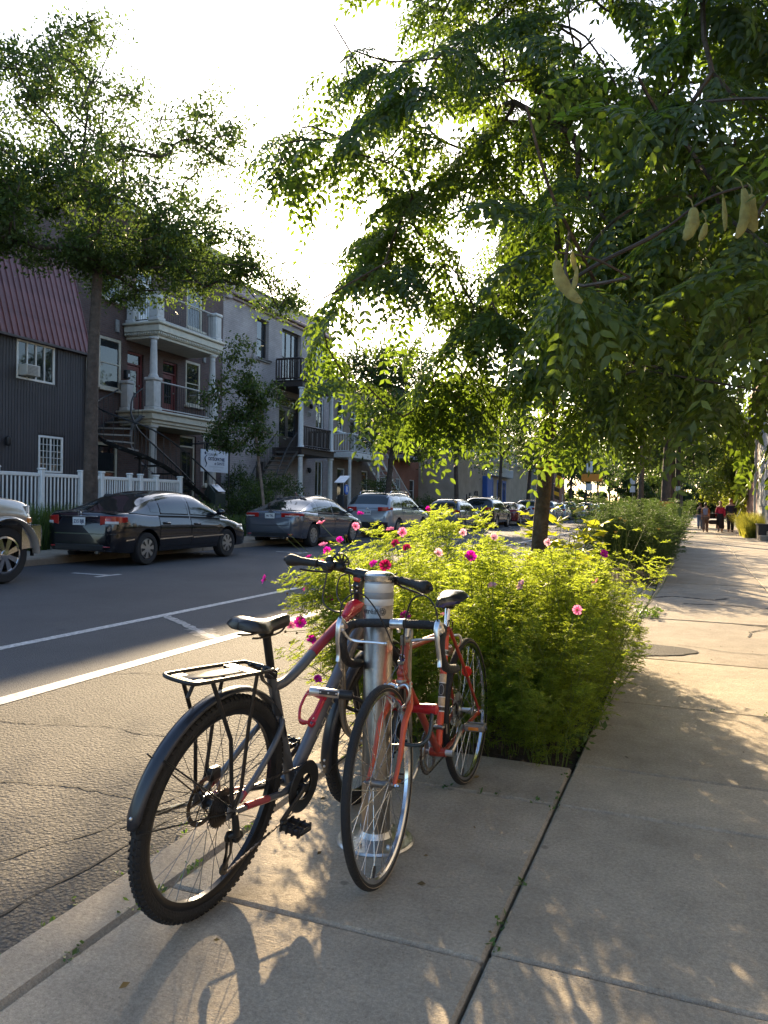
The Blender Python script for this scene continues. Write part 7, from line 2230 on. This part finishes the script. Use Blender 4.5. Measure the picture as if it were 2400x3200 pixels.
# broad-leaved yellow-green sapling by the tree
T = thing('maple_sapling', 'broad leaved yellow green sapling growing beside the tree trunk', 'plant', (-1.02, 6.40, 0))
mb_ = MB()
out = []
for k in range(11):
    a = PI * (k - 5) / 7.5; r_ = (.105 if k % 2 else .06) * (1 - .3 * abs(k - 5) / 5); out.append((r_ * math.sin(a), .02 + r_ * math.cos(a)))
mb_.add([(0, 0, 0)] + [(x_, y_, .015 * math.sin(x_ * 40)) for x_, y_ in out], [(0, i + 2, i + 1) for i in range(10)])
ml = mb_.mesh('leaf', M('sapling leaf', (.13, .17, .015), .45, var=.15, trans=.5, tcol=(.48, .52, .03)), smooth=False)
b = MB()
for s in range(5):
    a = 2 * PI * s / 5; e = V(.26 * math.cos(a) + .05, .22 * math.sin(a), random.uniform(1.0, 1.30)); b.tube(smooth_path([(0, 0, 0), e * .5 + V(0, 0, .15), e], 4), [.008 - .0006 * i for i in range(9)], 5)
    for k in range(16):
        u = random.uniform(.6, 1.0); p = e * u + V(random.uniform(-.12, .12), random.uniform(-.12, .12), random.uniform(-.05, .10))
        inst('leaf', ml, T, p, (random.uniform(-.7, .5), random.uniform(-.5, .5), random.uniform(0, 2 * PI)))
b.build('stems', cosm_stem, T)

# low weeds along the edge of the bed
wd = M('weed leaf', (.05, .10, .02), .5, var=.2, trans=.4, tcol=(.16, .26, .03), island=.3)
v, q = leaf_cloud([np.array([random.uniform(-.66, -.50), random.uniform(4.1, 7.1), random.uniform(.0, .10)]) for _ in range(110)] + [np.array([random.uniform(-.6, -.35), random.uniform(9.6, 10.3), .04]) for _ in range(50)], 6, (.035, .035, .03), .05)
o = inst('low_weeds', np_mesh('low_weeds', v, q, mat=wd)); o['kind'] = 'stuff'

# ---- trees along the far pavement
tree('street_tree', 'large leafy street tree with a forked trunk behind the black saloon', (-12.2, 13.2, .2), (-12.1, 13.25, 6.4), [(-12.2, 13.2, 2.4), (-12.12, 13.15, 4.4)],
     [((-13.2, 12.6, 9.2), (2.0, 2.2, 1.5)), ((-12.6, 13.6, 10.9), (1.2, 1.4, 1.2)), ((-11.0, 15.4, 9.4), (1.3, 1.5, 1.5)), ((-10.6, 15.8, 10.7), (.7, .8, .8)), ((-10.9, 15.9, 7.4), (1.4, 1.6, .7)), ((-10.4, 17.6, 6.9), (1.1, 1.7, .7)), ((-12.2, 12.6, 7.3), (2.6, 2.6, 1.0)), ((-13.4, 11.2, 6.9), (1.5, 1.4, .5)), ((-12.0, 14.4, 6.6), (2.0, 2.1, .6)), ((-14.2, 11.4, 7.9), (1.4, 1.4, 1.0))],
     500, 124, (.20, .20, .15), .108, leaf_left, .17, step=.7, rtip=.007)
tree('young_street_tree', 'slender young street tree with a pale thin trunk in front of the clinic', (-12.4, 20.85, .2), (-12.75, 20.6, 5.2), [(-12.4, 20.85, 1.2), (-12.6, 20.7, 3.2)],
     [((-12.8, 20.2, 5.6), (.5, .6, 1.1)), ((-12.8, 19.9, 4.4), (.8, 1.2, .7)), ((-12.7, 20.1, 3.3), (.9, 1.3, .6)), ((-12.6, 21.2, 4.6), (.5, .7, .5))], 120, 60, (.16, .16, .10), .12, leaf_dark, .055, bmat=M('pale young bark', (.20, .15, .12), .9, var=.3), step=.4, rtip=.006)
def generic(base, h, cr, lmat, label, group, n_t=150, per=60, size=.17, r0=.16, th=.34, seed=0):
    x, y, z = base; random.seed(seed + int(y * 10)); bl = []
    for k in range(9):
        a = 2 * PI * k / 9 + random.uniform(-.3, .3); rr = cr * random.uniform(.35, .75); zz_ = z + h * random.uniform(th + .12, .9)
        bl.append(((x + rr * math.cos(a), y + rr * math.sin(a), zz_), (cr * random.uniform(.35, .5), cr * random.uniform(.35, .5), h * random.uniform(.08, .15))))
    bl.append(((x, y, z + h * .85), (cr * .45, cr * .45, h * .14)))
    return tree('street_tree', label, base, (x + random.uniform(-.3, .3), y, z + h * (th + .18)), [(x, y, z + h * .2)], bl, n_t, per, (.30, .30, .24), size, lmat, r0, group, step=.8, rtip=.012)
gl = 'trees along the far pavement'; gr = 'trees along the near pavement'
for yy, h, cr, lb in ((31.15, 8.2, 2.6, 'dark crowned tree on the far pavement beside the white stair'), (41.6, 8.8, 3.0, 'tree on the far pavement in front of the beige stucco wall'), (52.0, 9.2, 3.2, 'tree on the far pavement beside the blue door frames')):
    generic((-12.3, yy, .2), h, cr, leaf_dark, lb, gl, seed=1, n_t=190, per=70)
for yy in (62, 73, 85, 98, 112, 128): generic((-12.3, yy, .2), 10, 3.8, leaf_dark, 'leafy tree in the row down the far end of the far pavement', gl, seed=2, n_t=130, per=60, size=.26, r0=.2)
T = generic((-1.0, 16.9, 0), 7.2, 2.3, leaf_dark, 'slim trunked tree rising from the second planting bed', gr, seed=3, r0=.075, n_t=190, per=70, th=.36)
T = generic((-1.02, 34.4, 0), 10.5, 4.0, leaf_left, 'thick trunked tree with an orange band farther down the near pavement', gr, seed=4, r0=.24, n_t=220, per=70, size=.20, th=.30)
b = MB(); b.lathe([(.30, 0), (.305, .02), (.305, .20), (.30, .22)], 20, (-1.02, 34.4, 1.35)); o = b.build('orange_band', M('orange band', (.75, .22, .02), .5), T); o.location = -T.location
for yy in (47, 58, 70, 84, 100): generic((-1.2, yy, 0), 9.5, 3.4, leaf_left, 'leafy tree in the row down the far end of the near pavement', gr, seed=5, n_t=130, per=60, size=.26, r0=.18)
for (xx, yy, h, cr, mt_, lb) in ((4.3, 55, 7.5, 3.2, leaf_gold, 'yellow green tree leaning over the pavement beyond the walkers'), (3.8, 64, 7.5, 3.0, leaf_gold, 'second yellow green tree by the pavement beyond the walkers'), (4.6, 76, 9, 3.6, leaf_gold, 'tall yellow green tree closing the end of the pavement'), (5.5, 48, 9.5, 3.0, leaf_dark, 'dark tree by the red brick wall on the right'), (3.6, 90, 9.5, 4.0, leaf_left, 'green tree at the far end of the pavement on the right')):
    generic((xx, yy, 0), h, cr, mt_, lb, None, seed=6, n_t=260, per=80, size=.22, th=-.02 if mt_ is leaf_gold else .3)
for k, (xx, yy) in enumerate(((-34, 140), (-24, 150), (-14, 158), (-5, 150), (4, 160), (13, 148), (22, 155), (32, 140))): generic((xx, yy, 0), 15, 7.0, leaf_dark, 'big tree in the belt closing the end of the street', 'trees closing the end of the street', seed=8, n_t=170, per=80, size=.65, r0=.35, th=-.08)

for (xx, yy) in ((-9.5, 122), (-5.5, 128), (-2.6, 121), (1.2, 126), (5.2, 120), (9, 116)): generic((xx, yy, 0), 7.5, 3.6, leaf_dark, 'low leafy tree at the far end of the street', 'low trees at the far end', seed=9, n_t=170, per=80, size=.36, r0=.2, th=-.14)
# ---- shrubs, weeds and grasses
pts = [np.array([XJ + random.uniform(-.01, .01), random.uniform(2.2, 3.9), .004]) for _ in range(7)] + [np.array([KX1 + random.uniform(-.01, .01), random.uniform(1.7, 4), .004]) for _ in range(16)] + [np.array([random.uniform(-1.55, -.6), 3.43 + random.uniform(-.01, .01), .004]) for _ in range(6)] + [np.array([random.uniform(-.5, 2), random.choice([4.0, 5.42, 7.08]), .004]) for _ in range(16)] + [np.array([XJ, random.uniform(7.2, 14), .004]) for _ in range(40)] + [np.array([-1.90 + random.uniform(-.03, .03), random.uniform(1.2, 6), zroad(-1.9) + .004]) for _ in range(26)]
v, q = leaf_cloud(pts, 7, (.012, .020, .010), .022, .0)
o = inst('joint_weeds', np_mesh('joint_weeds', v, q, mat=wd)); o['kind'] = 'stuff'
def shrub(label, c, r, mat, n=60, per=40, size=.10, name='shrub'):
    T = thing(name, label, 'shrub', (c[0], c[1], c[2]))
    tg = blob_points([((0, 0, r[2] * .9), r)], n, .2)
    b = MB()
    for t in tg[:24]: b.tube(smooth_path([V(0, 0, 0), Vector(t) * .5 + V(0, 0, .1), Vector(t)], 3), [.014, .012, .010, .009, .008, .006, .004], 4)
    b.build('stems', twig_m, T)
    v, q = leaf_cloud(tg, per, (.12, .12, .10), size)
    o = inst('crown', np_mesh('crown', v, q, mat=mat), T); o['kind'] = 'stuff'
shrub('leafy shrub under the clinic sign', (-14.4, 23.4, .5), (.9, 1.0, .8), leaf_dark, 90)
shrub('leafy shrub in front of the pale brick house stair', (-14.6, 25.6, .5), (1.0, 1.2, 1.0), leaf_dark, 100)
shrub('tall shrub climbing the pale brick wall', (-17.2, 27.2, .6), (.6, .9, 1.2), leaf_dark, 80)
shrub('dark ivy covered shrub under the white balcony', (-15.6, 38.2, .6), (1.0, 1.6, 1.2), leaf_dark, 130)
shrub('low shrub between the two saloons', (-13.5, 18.6, .3), (.7, 1.3, .5), leaf_dark, 70)
shrub('round bush by the white stair', (-14.6, 42.8, .5), (.9, .9, .7), leaf_dark, 60)
def grass_patch(name, x0, x1, y0, y1, z, h, n, mat, w=.012, lean=.35):
    p = np.stack([rng.uniform(x0, x1, n), rng.uniform(y0, y1, n), np.full(n, z)], 1)
    a = rng.uniform(0, 2 * PI, n); d = np.stack([np.cos(a), np.sin(a), np.zeros(n)], 1); s = np.stack([-np.sin(a), np.cos(a), np.zeros(n)], 1)
    hh = h * rng.uniform(.4, 1.1, n)[:, None]; ln = lean * rng.uniform(.2, 1.3, n)[:, None]; up = np.array([0, 0, 1.0])
    q1 = p + up * hh * .55 + d * hh * ln * .35; q2 = p + up * hh * .95 + d * hh * ln
    v = np.stack([p - s * w, p + s * w, q1 + s * w * .8, q1 - s * w * .8, q1 - s * w * .8, q1 + s * w * .8, q2 + s * w * .1, q2 - s * w * .1], 1).reshape(-1, 3)
    q = np.arange(len(v)).reshape(-1, 4)
    return np_mesh(name, v, q, mat=mat)
gm_ = M('tall weeds', (.05, .085, .022), .6, var=.25, scale=1, trans=.4, tcol=(.14, .22, .03), island=.4)
o = inst('tall_weeds', grass_patch('tall_weeds', -14.1, -12.7, 10.0, 18.5, .2, 1.0, 9000, gm_)); o['kind'] = 'stuff'
o = inst('tall_weeds', grass_patch('tall_weeds', -14.1, -12.9, 18.5, 34, .2, .7, 7000, gm_)); o['kind'] = 'stuff'
T = thing('ornamental_grass', 'clump of yellow green ornamental grass arching over the right edge of the pavement', 'grass clump', (2.75, 40.6, 0))
o = inst('blades', grass_patch('blades', -.55, .35, -2.4, 1.4, .0, 1.15, 3800, M('ornamental grass', (.14, .17, .03), .5, var=.2, trans=.5, tcol=(.50, .48, .06), island=.3), .010, .7), T); o['kind'] = 'stuff'
T = thing('planter_box', 'dark timber planter box below the ornamental grass', 'planter', (2.86, 37.2, 0))
b = MB(); b.box((0, 0, .32), (.42, 1.5, .62), bev=.02); b.build('box', wood_dk, T)
b = MB(); b.box((0, 0, .645), (.50, 1.58, .05), bev=.01); b.build('rim', wood_dk, T)
T = thing('concrete_step', 'pale concrete step at the right edge beside the planter', 'step', (2.9, 35.9, 0))
b = MB(); b.box((.05, 0, .10), (.6, .9, .20), bev=.02); b.build('lower_step', conc_old, T); b = MB(); b.box((.2, 0, .29), (.3, .9, .18), bev=.02); b.build('upper_step', conc_old, T)
# ------------------------------------------------------------------ signs, poles, bins
T = thing('parking_kiosk', 'dark parking pay station with a round blue R plate and a small slanted solar panel', 'pay station', (-12.15, 26.1, .2))
b = MB(); b.box((0, 0, .7), (.28, .34, 1.4), bev=.03); b.build('cabinet', black_mt, T)
b = MB(); b.cyl((0, 0, 1.4), (0, 0, 1.95), .03, 8); b.build('mast', black_mt, T)
b = MB(); b.lathe([(.001, 0), (.19, 0), (.19, .03), (.001, .03)], 28, (.16, 0, 1.60), 'x'); d = b.build('round_plate', M('sign blue', (.02, .13, .50), .4), T)
text('lettering', 'R', .30, white_pt, d, Matrix.Translation((.195, 0, 1.60)) @ rz, .002, bold=.012)
b = MB(); b.box((0, 0, 1.98), (.42, .62, .03), bev=.008, rot=Matrix.Rotation(R(26), 3, 'X')); b.build('solar_panel', M('pale panel', (.6, .62, .64), .25), T)
T = thing('recycling_bin', 'dark blue recycling bin behind the picket fence', 'bin', (-14.75, 16.1, .62))
b = MB(); b.prism([(-.22, 0), (.22, 0), (.28, .85), (-.28, .85)], lambda a, c, d_: V(d_ - .25, a, c), .5); b.build('tub', M('bin blue', (.02, .10, .16), .5), T, smooth=False)
b = MB(); b.box((0, 0, .88), (.56, .62, .06), bev=.02); b.build('lid', M('bin lid', (.02, .06, .09), .5), T)
def pole(name, label, x, y, h, r, mat, cat='pole', z=0): 
    T = thing(name, label, cat, (x, y, z)); b = MB(); b.tube([V(0, 0, 0), V(0, 0, h)], [r, r * .8], 12); b.build('shaft', mat, T); return T
T = pole('utility_pole', 'dark utility pole with small posters beside the thick trunked tree', -.62, 37.2, 9, .12, M('dark pole wood', (.03, .024, .02), .85, var=.3, bump=.5, bscale=30))
b = MB(); b.box((.02, -.125, 2.15), (.18, .012, .26)); b.build('poster', M('pale blue poster', (.4, .5, .55), .7), T)
b = MB(); b.box((.0, -.125, 1.62), (.20, .012, .10)); b.build('poster', M('cream poster', (.6, .55, .45), .7), T)
T = pole('sign_pole', 'grey sign pole with an orange road sign and white plates across the street', -7.9, 66, 4.6, .05, steel)
b = MB(); b.box((.1, -.06, 3.7), (1.7, .03, .62), bev=.01); b.build('orange_sign', M('orange sign', (.75, .26, .02), .5), T)
b = MB(); b.box((-.1, -.06, 4.6), (.5, .03, .9), bev=.01); b.build('white_plate', white_pt, T); b = MB(); b.box((-.1, -.06, 2.9), (.5, .03, .6), bev=.01); b.build('white_plate', white_pt, T)
T = pole('sign_pole', 'slim sign pole with two small white plates beyond the flower bed', -4.0, 58, 3.4, .035, steel)
b = MB(); b.box((.0, -.05, 3.2), (.36, .02, .5), bev=.01); b.build('white_plate', white_pt, T); b = MB(); b.box((.0, -.05, 2.6), (.36, .02, .45), bev=.01); b.build('white_plate', white_pt, T)
for k, (xx, yy) in enumerate(((-.75, 44.0), (-.72, 52.0))):
    T = thing('traffic_post', ('orange banded construction post by the near kerb', 'farther orange banded construction post by the near kerb')[k], 'bollard', (xx, yy, 0), 0, 'construction posts by the kerb')
    b = MB(); b.lathe([(.16, 0), (.17, .05), (.07, .08), (.06, 1.1), (.03, 1.13), (.001, 1.14)], 14); b.build('post_tube', M('post black', (.02, .02, .02), .6), T)
    b = MB(); b.lathe([(.066, .85), (.067, .86), (.064, 1.02), (.062, 1.03)], 14); b.build('orange_band', MATS['orange band'], T)

# ------------------------------------------------------------------ people walking away
def skin_mesh(name, verts, edges, radii, mat, root=0, sub=2):
    me = bpy.data.meshes.new(name); me.from_pydata([tuple(v) for v in verts], edges, [])
    o = bpy.data.objects.new(name, me); COL.objects.link(o)
    sk = o.modifiers.new('s', 'SKIN'); sk.use_smooth_shade = True; sk.branch_smoothing = .4
    for i, r_ in enumerate(radii):
        rr = r_ if hasattr(r_, '__len__') else (r_, r_)
        me.skin_vertices[0].data[i].radius = (rr[0] * 1.22, rr[1] * 1.22); me.skin_vertices[0].data[i].use_root = (i == root)
    ss = o.modifiers.new('u', 'SUBSURF'); ss.levels = sub; ss.render_levels = sub
    dg = bpy.context.evaluated_depsgraph_get()
    m2 = bpy.data.meshes.new_from_object(o.evaluated_get(dg))
    bpy.data.objects.remove(o)
    m2.materials.clear(); m2.materials.append(mat); m2.polygons.foreach_set('use_smooth', [True] * len(m2.polygons))
    m2.name = name
    return m2
skin_t = M('skin', (.45, .27, .19), .5, var=.08, scale=10)
def person(label, loc, h, stride, top, bottom, hair, hair_col, skirt=False, backpack=None, build=1.0, arms=(10, 10), rz=0.0, long_sleeve=True, hair_long=False, sleeveless=False):
    """standing or walking figure facing +y, h metres tall"""
    T = thing('person', label, 'person', loc, rz, 'people walking away along the pavement')
    s = h / 1.75; w = build
    hip, kn, an = .92 * s, .50 * s, .08 * s
    V0 = []; E0 = []; R0_ = []
    def add(p, r_, par=None):
        V0.append(V(*p)); R0_.append(r_)
        if par is not None: E0.append((par, len(V0) - 1))
        return len(V0) - 1
    pel = add((0, 0, hip + .04 * s), (.145 * s * w, .105 * s * w))
    wa = add((0, .0, 1.10 * s), (.125 * s * w, .09 * s * w), pel)
    ch = add((0, .01, 1.30 * s), (.150 * s * w, .105 * s * w), wa)
    sh = add((0, .0, 1.43 * s), (.105 * s * w, .08 * s), ch)
    nk = add((0, .01, 1.52 * s), .050 * s, sh)
    hd0 = add((0, .02, 1.60 * s), (.070 * s, .082 * s), nk); hd = add((0, .015, 1.68 * s), (.072 * s, .088 * s), hd0)
    legs = []; arm = []
    for sd, st in ((1, stride), (-1, -stride)):
        x = .09 * s * sd
        a = add((x, 0, hip - .04 * s), .090 * s * w, pel); k_ = add((x * 1.05, st * .55 + .02, kn + abs(st) * .02), .060 * s, a); n_ = add((x * 1.05, st - (.06 if st < 0 else 0), an + (.05 if st < 0 else 0)), .042 * s, k_)
        t_ = add((x * 1.1, st + .13 * s - (.05 if st < 0 else 0), .035 * s), (.042 * s, .030 * s), n_); legs.append((a, k_, n_, t_))
    for sd, sw in ((1, arms[0]), (-1, arms[1])):
        a = add((.165 * s * sd * w, 0, 1.40 * s), .055 * s, sh); y1 = math.sin(R(sw)) * .28 * s
        e = add((.215 * s * sd * w, y1, 1.13 * s), .043 * s, a); hnd = add((.225 * s * sd * w, y1 * 1.8 + .05, .90 * s), .034 * s, e)
        pm_ = add((.225 * s * sd * w, y1 * 2.0 + .07, .83 * s), (.036 * s, .022 * s), hnd); arm.append((a, e, hnd, pm_))
        for f_ in range(3): add((.225 * s * sd * w + .004, y1 * 2.1 + .06 + .018 * f_, .755 * s + .006 * abs(f_ - 1)), .011 * s, pm_)
        add((.21 * s * sd * w, y1 * 2 + .115, .80 * s), .012 * s, hnd)
    me = skin_mesh('person_body', V0, E0, R0_, skin_t); inst('body', me, T)
    # clothes follow the same skeleton, a little wider
    def cloth(name, idx, mat, extra=.012, grow=None):
        mp = {i: k for k, i in enumerate(idx)}
        ed = [(mp[a], mp[b_]) for a, b_ in E0 if a in mp and b_ in mp]
        rr = []
        for i in idx:
            r_ = R0_[i]; r_ = r_ if hasattr(r_, '__len__') else (r_, r_); g_ = (grow or {}).get(i, 0)
            rr.append((r_[0] + extra + g_, r_[1] + extra + g_))
        inst(name, skin_mesh(name, [V0[i] for i in idx], ed, rr, mat), T)
    ai = [i for a in arm for i in (a[:3] if long_sleeve else a[:2])]
    cloth('top', [pel, wa, ch, sh] + ([] if sleeveless else ai), top, .016)
    li = [i for l_ in legs for i in l_[:3]]
    if skirt:
        b = MB()
        b.lathe([(.155 * s, 1.06 * s), (.19 * s, .92 * s), (.205 * s, .60 * s), (.225 * s, .22 * s), (.215 * s, .20 * s)], 20)
        b.build('skirt', bottom, T)
    else: cloth('trousers', [pel] + li, bottom, .018, {l_[2]: .014 for l_ in legs})
    for l_ in legs:
        b = MB(); p = V0[l_[3]]; b.sphere((p.x, p.y - .06 * s, .045 * s + (.03 if p.y < 0 and stride else 0)), .055 * s, 10, 6, sc=(.85, 2.2, .8)); b.build('shoe', M('dark shoe', (.04, .025, .02), .6), T)
    hm = M('hair ' + hair, hair_col, .6, var=.3, scale=30)
    b = MB(); b.sphere((0, -.012 * s, 1.685 * s), .098 * s, 14, 10, sc=(.90, 1.02, 1.08))
    if hair_long:
        b.tube([V(0, -.055 * s, 1.70 * s), V(0, -.085 * s, 1.58 * s), V(0, -.10 * s, 1.46 * s), V(0, -.10 * s, 1.36 * s)], [.085 * s, .098 * s, .10 * s, .04 * s], 10, flat=(1.1, .55))
    b.build('hair', hm, T)
    b = MB(); b.sphere((0, .105 * s, 1.635 * s), .014 * s, 8, 6, sc=(.8, 1, 1.2))
    for sd in (-1, 1): b.sphere((sd * .080 * s, .015 * s, 1.64 * s), .024 * s, 8, 6, sc=(.4, .7, 1.2))
    b.build('ears_and_nose', skin_t, T)
    if backpack:
        b = MB(); b.box((0, -.17 * s, 1.22 * s), (.27 * s, .16 * s, .40 * s), bev=.05 * s); b.box((0, -.255 * s, 1.14 * s), (.20 * s, .05 * s, .18 * s), bev=.02 * s)
        bo = b.build('backpack', backpack, T)
        for sd in (-1, 1):
            b = MB(); b.tube(smooth_path([(sd * .09 * s, -.12 * s, 1.40 * s), (sd * .10 * s, .0, 1.47 * s), (sd * .11 * s, .12 * s, 1.34 * s), (sd * .11 * s, .05 * s, 1.08 * s)], 4), .016 * s, 6, flat=(1.6, .5)); b.build('strap', backpack, bo)
    return T
cl = lambda n, c: M('cloth ' + n, c, .8, var=.15, scale=6, bump=.2, bscale=30)
person('man in a dark navy jacket and black trousers walking away on the right', (1.98, 46.4, 0), 1.82, .20, cl('navy', (.018, .018, .035)), cl('black', (.012, .012, .013)), 'ginger', (.30, .13, .04), build=1.12, arms=(12, -14))
person('woman with long fair hair, red top and black trousers walking beside the man', (1.45, 46.2, 0), 1.70, .16, cl('red', (.42, .015, .05)), cl('soft black', (.014, .013, .014)), 'fair', (.36, .22, .10), build=.95, arms=(-8, 10), hair_long=True, skirt=True)
person('dark haired person in an orange top and brown trousers with a grey backpack', (.68, 45.2, 0), 1.58, .13, cl('orange', (.42, .15, .03)), cl('brown', (.16, .09, .06)), 'black', (.015, .012, .01), backpack=cl('grey lilac', (.26, .25, .32)), build=.95, arms=(20, 14), long_sleeve=False)
person('person in a black vest and pale jeans, partly hidden, farther along', (.48, 52.5, 0), 1.62, .15, cl('vest black', (.015, .015, .017)), cl('jeans', (.16, .21, .30)), 'brown', (.10, .05, .03), build=.9, long_sleeve=False, sleeveless=True)
T = thing('stroller', 'black baby stroller pushed between the walkers', 'stroller', (1.08, 46.1, 0))
b = MB(); b.grid(lambda u, v: V(-.24 + .48 * u, .05 + .30 * math.cos(PI * .55 * v + .3), .62 + .42 * math.sin(PI * .55 * v + .3)), 6, 10); b.box((0, .05, .55), (.46, .62, .24), bev=.06); b.build('hood', cl('stroller black', (.015, .015, .017)), T)
for sx in (-.24, .24):
    b = MB(); b.tube([(sx, .36, .16), (sx, -.05, .62), (sx, -.42, 1.02)], .014, 6); b.build('side_frame', black_mt, T)
    for yy in (-.28, .36):
        b = MB(); b.lathe([(.10, -.02), (.125, -.015), (.125, .015), (.10, .02)], 16, (sx * 1.1, yy, .125), 'x', closed=True); b.lathe([(.02, -.02), (.02, .02)], 8, (sx * 1.1, yy, .125), 'x'); b.build('wheel', rubber, T)
b = MB(); b.tube([(-.24, -.42, 1.02), (.24, -.42, 1.02)], .018, 8); b.build('push_bar', black_mt, T)
